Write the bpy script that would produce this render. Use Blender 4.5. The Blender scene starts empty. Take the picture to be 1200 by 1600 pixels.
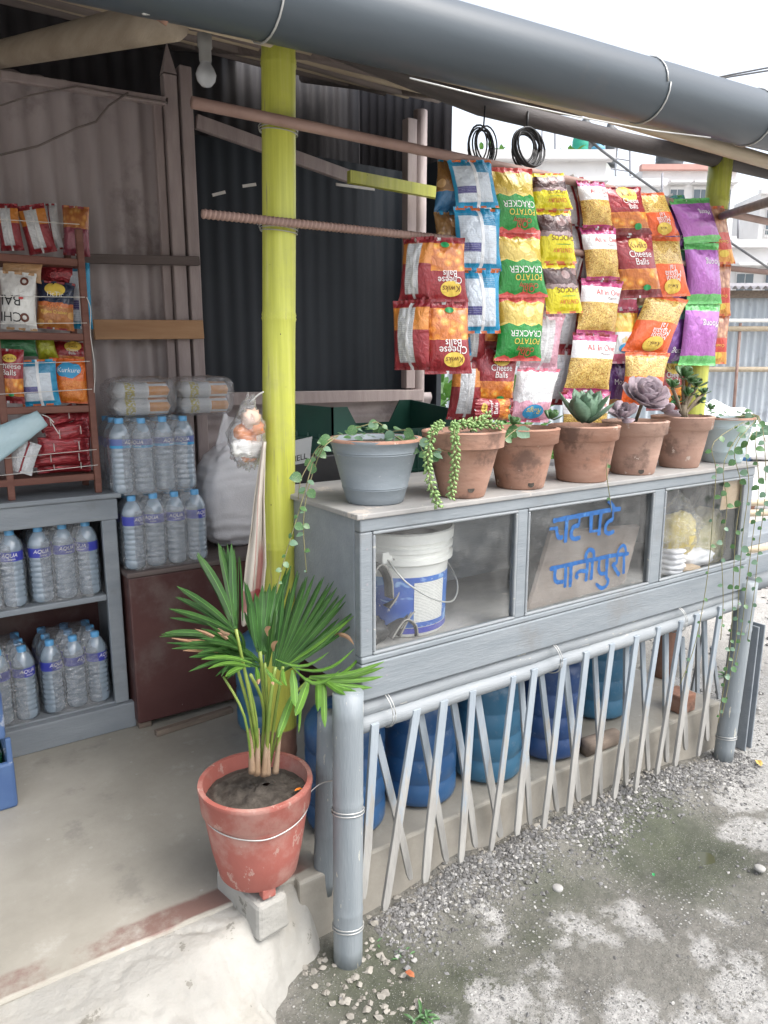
import bpy, math, random
from mathutils import Vector, Matrix, noise
V = Vector
R = math.radians
sc = bpy.context.scene
col = sc.collection

# ---------------------------------------------------------------- camera, sky, sun, exposure
YAW, PITCH, FPX, EYE = R(34.0), R(11.2), 1150.0, 1.55
cam_d = bpy.data.cameras.new('camera')
cam_d.sensor_fit = 'VERTICAL'; cam_d.sensor_height = 32.0
cam_d.lens = 32.0 * FPX / 1600.0
cam_d.clip_start = 0.05; cam_d.clip_end = 500
cam = bpy.data.objects.new('camera', cam_d); col.objects.link(cam)
cam.location = (0, 0, EYE); cam.rotation_euler = (R(90) - PITCH, 0, -YAW)
sc.camera = cam

world = bpy.data.worlds.new('World'); sc.world = world; world.use_nodes = True
wn = world.node_tree; wn.nodes.clear()
sky = wn.nodes.new('ShaderNodeTexSky'); sky.sky_type = 'NISHITA'; sky.sun_disc = False
SUN_EL, SUN_AZ = R(58), R(150)
sky.sun_elevation = SUN_EL; sky.sun_rotation = SUN_AZ
sky.air_density = 1.0; sky.dust_density = 4.0; sky.ozone_density = 1.0
hs = wn.nodes.new('ShaderNodeHueSaturation'); hs.inputs['Saturation'].default_value = 0.40
bg = wn.nodes.new('ShaderNodeBackground'); bg.inputs['Strength'].default_value = 0.15
wo = wn.nodes.new('ShaderNodeOutputWorld')
wn.links.new(sky.outputs[0], hs.inputs['Color']); wn.links.new(hs.outputs[0], bg.inputs['Color']); wn.links.new(bg.outputs[0], wo.inputs['Surface'])

sun_d = bpy.data.lights.new('sun', 'SUN'); sun_d.energy = 0.7; sun_d.angle = R(45); sun_d.color = (1.0, 0.98, 0.95)
sun = bpy.data.objects.new('sun', sun_d); col.objects.link(sun)
sun_dir = V((math.sin(SUN_AZ) * math.cos(SUN_EL), math.cos(SUN_AZ) * math.cos(SUN_EL), math.sin(SUN_EL)))
sun.rotation_euler = (-sun_dir).to_track_quat('-Z', 'Y').to_euler(); sun.location = (0, -4, 8)

sc.view_settings.view_transform = 'Standard'; sc.view_settings.look = 'None'
sc.view_settings.gamma = 1.0; sc.view_settings.use_curve_mapping = False
sc.view_settings.exposure = 1.5
sc.render.engine = 'CYCLES'
try:
    sc.cycles.use_denoising = True; sc.cycles.denoiser = 'OPENIMAGEDENOISE'
except Exception:
    pass
sc.cycles.max_bounces = 6; sc.cycles.diffuse_bounces = 4; sc.cycles.glossy_bounces = 3; sc.cycles.transparent_max_bounces = 14
sc.cycles.caustics_reflective = False; sc.cycles.caustics_refractive = False
sc.cycles.sample_clamp_indirect = 8

# ---------------------------------------------------------------- surveying: photo point -> place on a known plane
_f = V((math.sin(YAW) * math.cos(PITCH), math.cos(YAW) * math.cos(PITCH), -math.sin(PITCH)))
_r = V((math.cos(YAW), -math.sin(YAW), 0)); _u = _r.cross(_f)
CAM = V((0, 0, EYE))
def _ray(x, y): return _f * FPX + _r * (x - 600) - _u * (y - 800)
def atY(x, y, Y): d = _ray(x, y); return CAM + d * (Y / d.y)
def atZ(x, y, Z): d = _ray(x, y); return CAM + d * ((Z - EYE) / d.z)
def atD(x, y, D): return CAM + _ray(x, y) * (D / FPX)
def pxm(p): return (p - CAM).dot(_f) / FPX          # metres per photo pixel at p
def rng(s): return random.Random(s)
def nz(x, y=0.0, z=0.0): return noise.noise(V((x, y, z)))

# ---------------------------------------------------------------- mesh builder
W = {}
class MB:
    def __init__(s): s.v = []; s.f = []; s.m = []; s.uv = {}
    def add(s, vs, fs, mi=0):
        o = len(s.v); s.v += [V(p) for p in vs]
        for f in fs: s.f.append([i + o for i in f]); s.m.append(mi)
        return o
    def box(s, a, b, mi=0):
        (x0, y0, z0), (x1, y1, z1) = a, b
        return s.add([(x0,y0,z0),(x1,y0,z0),(x1,y1,z0),(x0,y1,z0),(x0,y0,z1),(x1,y0,z1),(x1,y1,z1),(x0,y1,z1)],
              [(0,3,2,1),(4,5,6,7),(0,1,5,4),(1,2,6,5),(2,3,7,6),(3,0,4,7)], mi)
    def bar(s, p, q, w, h, up=(0,0,1), mi=0):
        p, q = V(p), V(q); d = (q - p).normalized(); up = V(up)
        sd = d.cross(up)
        if sd.length < 1e-4: sd = d.cross(V((1,0,0)))
        sd.normalize(); up = sd.cross(d).normalized()
        a, b = sd * w / 2, up * h / 2
        s.add([p-a-b, p+a-b, p+a+b, p-a+b, q-a-b, q+a-b, q+a+b, q-a+b],
              [(0,1,2,3),(7,6,5,4),(0,4,5,1),(1,5,6,2),(2,6,7,3),(3,7,4,0)], mi)
    def tube(s, pts, r, n=8, mi=0, cap=True):
        pts = [V(p) for p in pts]; k = len(pts)
        rs = r if isinstance(r, (list, tuple)) else [r] * k
        o = len(s.v); nrm = None
        for i, p in enumerate(pts):
            t = (pts[min(i+1, k-1)] - pts[max(i-1, 0)]).normalized()
            if nrm is None:
                nrm = t.cross(V((0,0,1)))
                if nrm.length < 1e-3: nrm = V((1,0,0))
            nrm = (nrm - t * nrm.dot(t)).normalized(); bn = t.cross(nrm)
            for j in range(n):
                a = 2 * math.pi * j / n
                s.v.append(p + (nrm * math.cos(a) + bn * math.sin(a)) * rs[i])
        for i in range(k - 1):
            for j in range(n):
                a, b = o + i*n + j, o + i*n + (j+1) % n
                s.f.append([a, b, b + n, a + n]); s.m.append(mi)
        if cap:
            s.f.append([o + j for j in range(n)][::-1]); s.m.append(mi)
            s.f.append([o + (k-1)*n + j for j in range(n)]); s.m.append(mi)
    def lathe(s, prof, c=(0,0,0), n=24, mi=0, wob=0.0, seed=0):
        c = V(c); o = len(s.v); k = len(prof)
        for i, (r, z) in enumerate(prof):
            for j in range(n):
                a = 2 * math.pi * j / n
                rr = r * (1 + wob * nz(math.cos(a)*1.3 + seed, math.sin(a)*1.3, z*9 + seed))
                s.v.append(c + V((rr*math.cos(a), rr*math.sin(a), z)))
        for i in range(k - 1):
            mm = mi[i] if isinstance(mi, (list, tuple)) else mi
            for j in range(n):
                a, b = o + i*n + j, o + i*n + (j+1) % n
                s.f.append([a, b, b + n, a + n]); s.m.append(mm)
    def disk(s, c, r, n=24, mi=0, flip=False):
        c = V(c); o = len(s.v)
        s.v += [c + V((r*math.cos(2*math.pi*j/n), r*math.sin(2*math.pi*j/n), 0)) for j in range(n)]
        f = [o + j for j in range(n)]; s.f.append(f[::-1] if flip else f); s.m.append(mi)
    def sheet(s, fn, nu, nv, mi=0, flip=False):
        o = len(s.v)
        for j in range(nv + 1):
            for i in range(nu + 1):
                s.uv[len(s.v)] = (i / nu, j / nv)
                s.v.append(V(fn(i / nu, j / nv)))
        for j in range(nv):
            for i in range(nu):
                a = o + j*(nu+1) + i; q = [a, a+1, a+nu+2, a+nu+1]
                s.f.append(q[::-1] if flip else q); s.m.append(mi)
    def mesh(s, name, mats, smooth=False):
        me = bpy.data.meshes.new(name)
        me.from_pydata([tuple(p) for p in s.v], [], s.f)
        for m in (mats if isinstance(mats, (list, tuple)) else [mats]): me.materials.append(m)
        me.polygons.foreach_set('material_index', s.m)
        if smooth: me.polygons.foreach_set('use_smooth', [True] * len(s.f))
        if s.uv:
            ul = me.uv_layers.new(name='UVMap')
            for l in me.loops: ul.data[l.index].uv = s.uv.get(l.vertex_index, (0, 0))
        me.update()
        return me
    def build(s, name, mats, parent=None, smooth=False, bevel=0, local=False, auto=None, **tags):
        base = V((0,0,0))
        if parent is None and not local:
            xs = [p.x for p in s.v]; ys = [p.y for p in s.v]; zs = [p.z for p in s.v]
            base = V(((min(xs)+max(xs))/2, (min(ys)+max(ys))/2, min(zs)))
            s.v = [p - base for p in s.v]
        ob = bpy.data.objects.new(name, s.mesh(name, mats, smooth or auto is not None)); col.objects.link(ob)
        if auto is not None: sharp(ob.data, auto)
        if parent is not None:
            ob.parent = parent
            if not local: ob.location = -W[parent]; W[ob] = V((0,0,0))
            else: W[ob] = None
        else:
            ob.location = base; W[ob] = base.copy()
        if bevel:
            md = ob.modifiers.new('bevel', 'BEVEL'); md.width = bevel; md.segments = 2; md.limit_method = 'ANGLE'; md.angle_limit = R(40)
        if tags: tag(ob, **tags)
        return ob
def sharp(me, deg):
    try: me.set_sharp_from_angle(angle=R(deg))
    except Exception: pass
def tag(o, label=None, cat=None, group=None, kind=None):
    if label: o['label'] = label
    if cat: o['category'] = cat
    if group: o['group'] = group
    if kind: o['kind'] = kind
    return o
def thing(name, loc, label, cat, group=None, rz=0.0):
    o = bpy.data.objects.new(name, None); o.empty_display_size = 0.05; col.objects.link(o)
    o.location = loc; o.rotation_euler = (0, 0, rz); W[o] = V(loc)
    return tag(o, label, cat, group)
def inst(name, me, parent, loc=(0,0,0), rot=(0,0,0), scale=None):
    o = bpy.data.objects.new(name, me); col.objects.link(o); o.parent = parent; o.location = loc; o.rotation_euler = rot
    if scale: o.scale = scale
    W[o] = None
    return o

# ---------------------------------------------------------------- materials
class NT:
    def __init__(s, name):
        s.m = bpy.data.materials.new(name); s.m.use_nodes = True; s.t = s.m.node_tree; s.t.nodes.clear()
        s.out = s.n('OutputMaterial'); s._c = {}
    def n(s, t, **kw):
        nd = s.t.nodes.new('ShaderNode' + t)
        for k, v in kw.items(): setattr(nd, k, v)
        return nd
    def l(s, a, b): s.t.links.new(a, b)
    def set(s, inp, v):
        if isinstance(v, bpy.types.NodeSocket): s.l(v, inp)
        elif isinstance(v, (tuple, list)) and len(v) == 3 and inp.type == 'RGBA': inp.default_value = (*v, 1)
        else: inp.default_value = v
    def coord(s, kind='Object', scale=None):
        if 'tc' not in s._c: s._c['tc'] = s.n('TexCoord')
        o = s._c['tc'].outputs[kind]
        if scale:
            mp = s.n('Mapping'); s.l(o, mp.inputs['Vector']); mp.inputs['Scale'].default_value = scale; o = mp.outputs[0]
        return o
    def noise(s, scale, detail=5, vec=None, rough=0.55, dist=0.0):
        nd = s.n('TexNoise'); nd.inputs['Scale'].default_value = scale; nd.inputs['Detail'].default_value = detail
        nd.inputs['Roughness'].default_value = rough; nd.inputs['Distortion'].default_value = dist
        s.l(vec or s.coord(), nd.inputs['Vector']); return nd.outputs['Fac']
    def vor(s, scale, vec=None, feature='F1', out='Distance', rnd=1.0):
        nd = s.n('TexVoronoi'); nd.feature = feature; nd.inputs['Scale'].default_value = scale
        nd.inputs['Randomness'].default_value = rnd
        s.l(vec or s.coord(), nd.inputs['Vector']); return nd.outputs[out]
    def ramp(s, fac, stops, interp='LINEAR'):
        nd = s.n('ValToRGB'); cr = nd.color_ramp; cr.interpolation = interp
        while len(cr.elements) < len(stops): cr.elements.new(0.5)
        for e, (p, c) in zip(cr.elements, stops):
            e.position = p; e.color = (*c, 1) if not isinstance(c, (int, float)) else (c, c, c, 1)
        s.l(fac, nd.inputs['Fac']); return nd.outputs['Color']
    def mix(s, f, a, b, mode='MIX'):
        nd = s.n('Mix'); nd.data_type = 'RGBA'; nd.blend_type = mode
        s.set(nd.inputs[0], f); s.set(nd.inputs[6], a); s.set(nd.inputs[7], b); return nd.outputs[2]
    def math(s, op, a, b=0.0, c=0.0, clamp=False):
        nd = s.n('Math'); nd.operation = op; nd.use_clamp = clamp
        s.set(nd.inputs[0], a); s.set(nd.inputs[1], b)
        if op in ('MULTIPLY_ADD', 'SMOOTH_MIN', 'COMPARE', 'WRAP', 'PINGPONG'): s.set(nd.inputs[2], c)
        return nd.outputs[0]
    def xyz(s, vec):
        nd = s.n('SeparateXYZ'); s.l(vec, nd.inputs[0]); return nd.outputs
    def step(s, x, a, b):
        nd = s.n('MapRange'); nd.interpolation_type = 'SMOOTHSTEP'
        s.set(nd.inputs[0], x); nd.inputs[1].default_value = a; nd.inputs[2].default_value = b; return nd.outputs[0]
    def bump(s, h, strength=0.3, dist=0.01, nrm=None):
        nd = s.n('Bump'); nd.inputs['Strength'].default_value = strength; nd.inputs['Distance'].default_value = dist
        s.l(h, nd.inputs['Height'])
        if nrm: s.l(nrm, nd.inputs['Normal'])
        return nd.outputs[0]
    def fres(s, ior=1.5, nrm=None):      # same reflectance from either side of a thin sheet
        g = s.n('NewGeometry'); fr = s.n('Fresnel')
        s.l(s.math('MULTIPLY_ADD', g.outputs['Backfacing'], 1 / ior - ior, ior), fr.inputs[0])
        if nrm: s.l(nrm, fr.inputs['Normal'])
        return fr.outputs[0]
    def bsdf(s, color, rough=0.6, bump=None, metal=0.0, **kw):
        b = s.n('BsdfPrincipled'); s.set(b.inputs['Base Color'], color); s.set(b.inputs['Roughness'], rough); s.set(b.inputs['Metallic'], metal)
        for k, v in kw.items(): s.set(b.inputs[k.replace('_', ' ')], v)
        if bump: s.l(bump, b.inputs['Normal'])
        s.l(b.outputs[0], s.out.inputs[0]); s.b = b
        return s.m

def pm(name, c1, c2=None, scale=6.0, rough=0.6, bump=0.15, bscale=40.0, stretch=None, chip=None, chipthr=0.62, chipscale=14.0, chipst=None, dist=0.004, dirt=None, dirtthr=.55, dirtscale=3.0, **kw):
    t = NT(name); vec = t.coord('Object', stretch) if stretch else t.coord()
    c = t.ramp(t.noise(scale, 6, vec), [(0.32, c1), (0.68, c2 or c1)])
    if dirt:
        d = t.step(t.noise(dirtscale, 8, t.coord(), 0.65), dirtthr, dirtthr + .16); c = t.mix(d, c, dirt)
    r = rough
    if chip:
        cv = t.coord('Object', chipst) if chipst else t.coord()
        k = t.step(t.noise(chipscale, 8, cv, 0.7), chipthr, chipthr + 0.02); c = t.mix(k, c, chip)
    b = t.bump(t.noise(bscale, 6, vec), bump, dist) if bump else None
    return t.bsdf(c, r, b, **kw)

GREY1, GREY2 = (0.185, 0.21, 0.228), (0.232, 0.256, 0.273)
M = {}
M['grey_wood'] = pm('grey_painted_wood', GREY1, GREY2, 5, 0.5, 0.35, 30, (1, 7, 7), (0.38, 0.37, 0.34), 0.70, 22, (1, 5, 5), dirt=(.19, .20, .205), dirtthr=.56, dirtscale=5)
M['grey_dark'] = pm('grey_cabinet_paint', (0.21, 0.235, 0.258), (0.265, 0.29, 0.312), 4, 0.55, 0.45, 30, (1, 5, 5), (0.33, .30, .26), 0.69, 16, dirt=(.16, .165, .17), dirtthr=.55)
M['grey_top'] = pm('worn_grey_top', (0.25, 0.25, 0.245), (0.36, 0.345, 0.325), 5, 0.75, 0.4, 25, (1, 2, 2), (0.44, 0.40, 0.36), 0.60, 9, dirt=(.22, .20, .18), dirtthr=.58)
M['grey_bamboo'] = pm('grey_painted_bamboo', (0.205, 0.233, 0.252), (0.258, 0.285, 0.30), 6, 0.45, 0.35, 50, (5, 5, .6), (0.55, 0.52, 0.44), 0.625, 16, (4, 4, .7))
M['grey_rail'] = pm('grey_painted_rail', (0.22, 0.24, 0.254), (0.272, 0.29, 0.30), 6, 0.5, 0.35, 50, (.6, 5, 5), (0.50, 0.47, 0.41), 0.635, 16, (.7, 4, 4))
def slat_mat():
    t = NT('weathered_slat'); o = t.coord(); z = t.xyz(o)[2]
    n = t.noise(9, 6, t.coord('Object', (4, 4, .8)), .65)
    paint = t.ramp(n, [(.3, (.26, .30, .34)), (.7, (.33, .37, .40))])
    wood = t.ramp(n, [(.3, (.27, .262, .245)), (.7, (.39, .378, .35))])
    k = t.step(t.math('MULTIPLY_ADD', t.noise(14, 8, t.coord('Object', (3, 3, .6)), .75), .9, t.math('MULTIPLY', z, -.85)), .06, .16)
    return t.bsdf(t.mix(k, paint, wood), .65, t.bump(t.noise(60, 6, t.coord('Object', (4, 4, .5))), .3, .003))
M['slat'] = slat_mat()
def pole_mat(name, ybrown):
    t = NT(name); o = t.coord(); z = t.xyz(o)[2]
    st = t.coord('Object', (14, 14, .5))
    y = t.ramp(t.noise(4, 6, st, .6), [(.25, (.38, .40, .05)), (.55, (.53, .55, .085)), (.85, (.62, .60, .20))])
    y = t.mix(t.step(t.noise(9, 8, t.coord('Object', (10, 10, .35)), .75), .57, .68), y, (.30, .28, .12))
    y = t.mix(t.math('MULTIPLY', t.step(t.noise(3.0, 7, o, .7), .5, .68), .45), y, (.34, .33, .13))
    y = t.mix(t.step(t.vor(26, t.coord('Object', (1, 1, .55))), .045, .03), y, (.10, .09, .03))
    br = t.ramp(t.noise(20, 6), [(.3, (.20, .09, .06)), (.7, (.30, .17, .12))])
    k = t.step(z, ybrown - .004, ybrown + .004)
    return t.bsdf(t.mix(k, br, y), .42, t.bump(t.noise(5, 7, st, .7), .35, .003))
M['pole'] = pole_mat('yellow_painted_bamboo', .30)
M['pole2'] = pole_mat('yellow_painted_bamboo_far', .42)
M['terra'] = pm('terracotta', (0.29, 0.145, 0.095), (0.41, 0.245, 0.18), 7, 0.85, 0.4, 45, (1, 1, 3), (0.48, 0.36, 0.29), 0.645, 26, dirt=(.17, .10, .075), dirtthr=.50, dirtscale=11)
M['terra2'] = pm('terracotta_dusty', (0.34, 0.20, 0.15), (0.44, 0.29, 0.225), 6, 0.85, 0.4, 45, (1, 1, 3), (0.50, 0.40, 0.34), 0.63, 22, dirt=(.21, .135, .105), dirtthr=.51, dirtscale=10)
M['redpot'] = pm('red_painted_pot', (0.31, 0.088, 0.068), (0.37, 0.12, 0.095), 5, 0.7, 0.4, 35, None, (0.42, 0.25, 0.21), 0.60, 24, (1, 1, .6), dirt=(.40, .205, .17), dirtthr=.46, dirtscale=6)
M['greypot'] = pm('grey_painted_pot', (0.19, 0.222, 0.245), (0.24, 0.273, 0.297), 6, 0.6, 0.3, 50, (1, 1, 3), (0.50, 0.51, 0.51), 0.66, 45)
M['bluepot'] = pm('pale_blue_pot', (0.38, 0.47, 0.49), (0.48, 0.56, 0.57), 6, 0.6, 0.2, 50, None, (0.66, 0.68, 0.66), 0.60, 15)
M['soil'] = pm('soil', (0.035, 0.028, 0.022), (0.10, 0.085, 0.07), 30, 0.95, 0.9, 60, dist=.01)
M['redwood'] = pm('red_brown_shelf_wood', (0.13, 0.045, 0.03), (0.20, 0.085, 0.06), 5, 0.6, 0.3, 40, (1, 7, 7))
M['chest'] = pm('maroon_chest_paint', (0.075, 0.028, 0.026), (0.105, 0.045, 0.04), 4, 0.5, 0.15, 40, None, (0.34, 0.29, 0.27), 0.685, 34, (1, 1, .7), dirt=(.135, .09, .08), dirtthr=.5)
M['wallmetal'] = pm('pink_grey_corrugated', (0.36, 0.31, 0.305), (0.45, 0.395, 0.39), 2.5, 0.5, 0.12, 20, (2, 2, .5), dirt=(.24, .20, .195), dirtthr=.5)
M['wallwood'] = pm('pink_grey_timber', (0.32, 0.26, 0.25), (0.42, 0.35, 0.335), 5, 0.6, 0.3, 40, (6, 6, 1))
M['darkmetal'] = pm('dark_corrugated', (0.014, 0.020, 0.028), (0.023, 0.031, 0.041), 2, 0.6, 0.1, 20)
M['battendark'] = pm('dark_batten', (0.10, 0.075, 0.07), (0.14, 0.11, 0.10), 5, 0.7, 0.3, 40, (1, 7, 7))
M['plank'] = pm('orange_plank', (0.36, 0.19, 0.09), (0.46, 0.27, 0.14), 3, 0.6, 0.3, 40, (1, 9, 9), (0.14, 0.07, 0.03), 0.72, 7)
M['oldwood'] = pm('old_timber', (0.15, 0.115, 0.09), (0.26, 0.205, 0.16), 5, 0.75, 0.4, 40, (1, 7, 7))
M['bamboo'] = pm('raw_bamboo', (0.36, 0.29, 0.20), (0.48, 0.40, 0.29), 4, 0.55, 0.3, 40, (1, 8, 8), (0.15, 0.10, 0.06), 0.68, 7)
M['bamboo_y'] = pm('raw_bamboo_rafter', (0.22, 0.175, 0.125), (0.32, 0.265, 0.20), 4, 0.55, 0.3, 40, (8, 1, 8), (0.13, 0.10, 0.07), 0.66, 7)
M['bamboo_dark'] = pm('dark_bamboo', (0.14, 0.115, 0.105), (0.22, 0.18, 0.165), 4, 0.6, 0.3, 40, (1, 8, 8))
M['rebar'] = pm('painted_rebar', (0.26, 0.16, 0.13), (0.36, 0.24, 0.2), 8, 0.6, 0.2, 80)
M['gutter'] = pm('dark_grey_pipe', (0.044, 0.058, 0.070), (0.062, 0.078, 0.092), 3, 0.40, 0.06, 30, (.4, 2, 2), dirt=(.065, .07, .075), dirtthr=.60)
M['rooftin'] = pm('underside_tin', (0.28, 0.265, 0.275), (0.38, 0.36, 0.365), 3, 0.55, 0.15, 20, (2, .5, 1))
M['black'] = pm('black_rubber', (0.012, 0.012, 0.013), (0.025, 0.025, 0.026), 9, 0.45, 0.1, 60)
M['wire'] = pm('galvanised_wire', (0.42, 0.42, 0.40), (0.55, 0.55, 0.53), 20, 0.4, 0, metal=.5)
M['string'] = pm('white_string', (0.6, 0.58, 0.54), (0.7, 0.68, 0.64), 30, 0.8, 0)
M['white'] = pm('white_plastic', (0.76, 0.75, 0.71), (0.84, 0.83, 0.79), 6, 0.4, 0.05, 30, dirt=(.55, .52, .46), dirtthr=.6)
M['sack'] = pm('white_woven_sack', (0.78, 0.77, 0.79), (0.86, 0.85, 0.87), 6, 0.7, 0.35, 160)
M['crate_green'] = pm('green_crate_plastic', (0.010, 0.055, 0.040), (0.018, 0.085, 0.06), 6, 0.45, 0.1, 30)
M['crate_blue'] = pm('blue_crate_plastic', (0.05, 0.10, 0.24), (0.09, 0.16, 0.31), 6, 0.5, 0.15, 30, None, (.32, .36, .45), .62, 12)
M['cap'] = pm('blue_cap', (0.10, 0.33, 0.62), (0.14, 0.40, 0.68), 9, 0.35, 0)
M['label'] = pm('blue_label', (0.045, 0.055, 0.36), (0.06, 0.075, 0.42), 9, 0.35, 0)
M['label_pale'] = pm('faded_blue_label', (0.10, 0.13, 0.36), (0.16, 0.22, 0.45), 9, 0.4, 0)
M['letter_white'] = pm('white_print', (0.85, 0.84, 0.82), None, 5, 0.4, 0)
M['letter_red'] = pm('red_print', (0.60, 0.05, 0.05), None, 5, 0.4, 0)
M['letter_yellow'] = pm('yellow_print', (0.80, 0.58, 0.10), None, 5, 0.4, 0)
M['letter_blue'] = pm('blue_print', (0.03, 0.10, 0.42), None, 5, 0.4, 0)
M['letter_brown'] = pm('brown_print', (0.13, 0.035, 0.02), None, 5, 0.4, 0)
M['letter_green'] = pm('green_print', (0.02, 0.30, 0.09), None, 5, 0.4, 0)
M['letter_black'] = pm('black_print', (0.02, 0.02, 0.02), None, 5, 0.4, 0)
M['letter_grey'] = pm('grey_print', (0.25, 0.25, 0.27), None, 5, 0.4, 0)
M['letter_orange'] = pm('orange_print', (0.75, 0.22, 0.03), None, 5, 0.4, 0)
M['letter_purple'] = pm('purple_print', (0.16, 0.04, 0.25), None, 5, 0.4, 0)
M['letter_sky'] = pm('sky_blue_print', (0.05, 0.33, 0.60), None, 5, 0.4, 0)
M['sign_blue'] = pm('blue_brush_paint', (0.006, 0.06, 0.20), (0.014, 0.11, 0.33), 60, 0.55, 0.3, 90, None, (.05, .16, .36), .60, 50)

def film_mat(name, tint=(.985, .99, 1), gloss=.18, rough=.22, alpha=.75, milky=.07):
    # clear wrap: mostly see-through, a little milk, sharp sheen on the folds
    t = NT(name); n = t.bump(t.noise(30, 4, t.coord('Object', (1, 1, 2.2)), .6, 1.6), .9, .02)
    tr = t.n('BsdfTransparent'); tr.inputs[0].default_value = (*tint, 1)
    g = t.n('BsdfGlossy'); g.inputs['Roughness'].default_value = rough; g.inputs[0].default_value = (1, 1, 1, 1); t.l(n, g.inputs['Normal'])
    d = t.n('BsdfDiffuse'); d.inputs[0].default_value = (.8, .82, .84, 1); t.l(n, d.inputs['Normal'])
    fr = t.fres(1.45, n)
    m1 = t.n('MixShader'); m1.inputs[0].default_value = milky; t.l(tr.outputs[0], m1.inputs[1]); t.l(d.outputs[0], m1.inputs[2])
    m2 = t.n('MixShader'); t.l(t.math('MULTIPLY_ADD', fr, .8, gloss * .75, clamp=True), m2.inputs[0]); t.l(m1.outputs[0], m2.inputs[1]); t.l(g.outputs[0], m2.inputs[2])
    t.l(m2.outputs[0], t.out.inputs[0]); return t.m
M['film'] = film_mat('clear_wrap', milky=.10, gloss=.30)
M['bag'] = film_mat('clear_bag', milky=.05, gloss=.22)
M['bag_milk'] = film_mat('milky_bag', milky=.16, gloss=.3)
M['bag_thin'] = film_mat('thin_clear_bag', milky=.025, gloss=.2)
def pet_mat():
    t = NT('water_bottle'); o = t.coord()
    n = t.bump(t.noise(60, 3, t.coord('Object', (1, 1, 1.6))), .25, .01)
    tr = t.n('BsdfTransparent'); tr.inputs[0].default_value = (.97, .985, 1, 1)
    g = t.n('BsdfGlossy'); g.inputs['Roughness'].default_value = .09; t.l(n, g.inputs['Normal'])
    d = t.n('BsdfDiffuse'); d.inputs[0].default_value = (.68, .85, 1.0, 1)
    fr = t.fres(1.5, n)
    rf = t.n('BsdfRefraction'); rf.inputs['IOR'].default_value = 1.18; rf.inputs['Roughness'].default_value = .06; rf.inputs[0].default_value = (.97, .99, 1, 1); t.l(n, rf.inputs['Normal'])
    m0 = t.n('MixShader'); m0.inputs[0].default_value = .5; t.l(tr.outputs[0], m0.inputs[1]); t.l(rf.outputs[0], m0.inputs[2]); tr = m0
    m1 = t.n('MixShader'); m1.inputs[0].default_value = .33; t.l(tr.outputs[0], m1.inputs[1]); t.l(d.outputs[0], m1.inputs[2])
    m2 = t.n('MixShader'); t.l(t.math('MULTIPLY_ADD', fr, .9, .09, clamp=True), m2.inputs[0]); t.l(m1.outputs[0], m2.inputs[1]); t.l(g.outputs[0], m2.inputs[2])
    t.l(m2.outputs[0], t.out.inputs[0]); return t.m
M['pet'] = pet_mat()
def glass_mat():
    t = NT('dusty_pane'); 
    tr = t.n('BsdfTransparent'); tr.inputs[0].default_value = (.95, .96, .96, 1)
    g = t.n('BsdfGlossy'); g.inputs['Roughness'].default_value = .02
    d = t.n('BsdfDiffuse'); d.inputs[0].default_value = (.55, .55, .53, 1)
    k = t.math('MULTIPLY', t.step(t.noise(5, 9, t.coord(), .7), .40, .80), .13)
    sp = t.step(t.vor(70), .05, .03); k = t.math('ADD', k, t.math('MULTIPLY', sp, .25))
    fr = t.fres(1.5)
    m1 = t.n('MixShader'); t.l(k, m1.inputs[0]); t.l(tr.outputs[0], m1.inputs[1]); t.l(d.outputs[0], m1.inputs[2])
    m2 = t.n('MixShader'); t.l(fr, m2.inputs[0]); t.l(m1.outputs[0], m2.inputs[1]); t.l(g.outputs[0], m2.inputs[2])
    t.l(m2.outputs[0], t.out.inputs[0]); return t.m
M['glass'] = glass_mat()
def leaf_mat(name, c1, c2, c3=None, tr=.35, rough=.42, pleat=False):
    t = NT(name)
    n = t.noise(14, 3); c = t.ramp(n, [(.3, c1), (.7, c2)])
    if c3: c = t.mix(t.step(t.noise(3.5, 2, t.coord(), .5), .56, .64), c, c3)
    if pleat:
        u = t.xyz(t.coord('UV'))[0]; w_ = t.math('SINE', t.math('MULTIPLY', u, 44)); c = t.mix(t.step(t.math('ABSOLUTE', t.math('SUBTRACT', u, .5)), .07, .03), c, tuple(min(1, x * 1.7) for x in c2))
        c = t.mix(t.math('MULTIPLY', t.step(w_, .2, .9), .28), c, tuple(x * .55 for x in c1))
    b = t.n('BsdfPrincipled'); t.l(c, b.inputs['Base Color']); b.inputs['Roughness'].default_value = rough
    if pleat: t.l(t.bump(t.math('ADD', w_, t.noise(60, 3)), .5, .002), b.inputs['Normal'])
    tl = t.n('BsdfTranslucent'); t.l(c, tl.inputs[0])
    m = t.n('MixShader'); m.inputs[0].default_value = tr; t.l(b.outputs[0], m.inputs[1]); t.l(tl.outputs[0], m.inputs[2]); t.l(m.outputs[0], t.out.inputs[0])
    return t.m
M['palm'] = leaf_mat('palm_green', (.03, .095, .02), (.068, .17, .036), pleat=True)
M['palm_dark'] = leaf_mat('palm_dark_green', (.03, .10, .022), (.06, .17, .035), pleat=True)
M['palm_lime'] = leaf_mat('palm_lime', (.10, .24, .03), (.16, .33, .05), pleat=True)
M['palm_dry'] = leaf_mat('palm_dry', (.34, .18, .10), (.50, .33, .22), tr=.2, rough=.8)
M['petiole'] = leaf_mat('palm_stem', (.11, .19, .03), (.24, .30, .06), (.30, .26, .08), tr=0)
M['sheath'] = leaf_mat('palm_sheath', (.26, .17, .10), (.36, .26, .18), tr=0, rough=.8)
M['vine'] = leaf_mat('vine_leaf', (.055, .14, .05), (.12, .24, .09), (.20, .32, .12), tr=.25, rough=.35)
M['vine_pale'] = leaf_mat('vine_leaf_pale', (.12, .22, .15), (.20, .32, .20), tr=.25, rough=.4)
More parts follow.
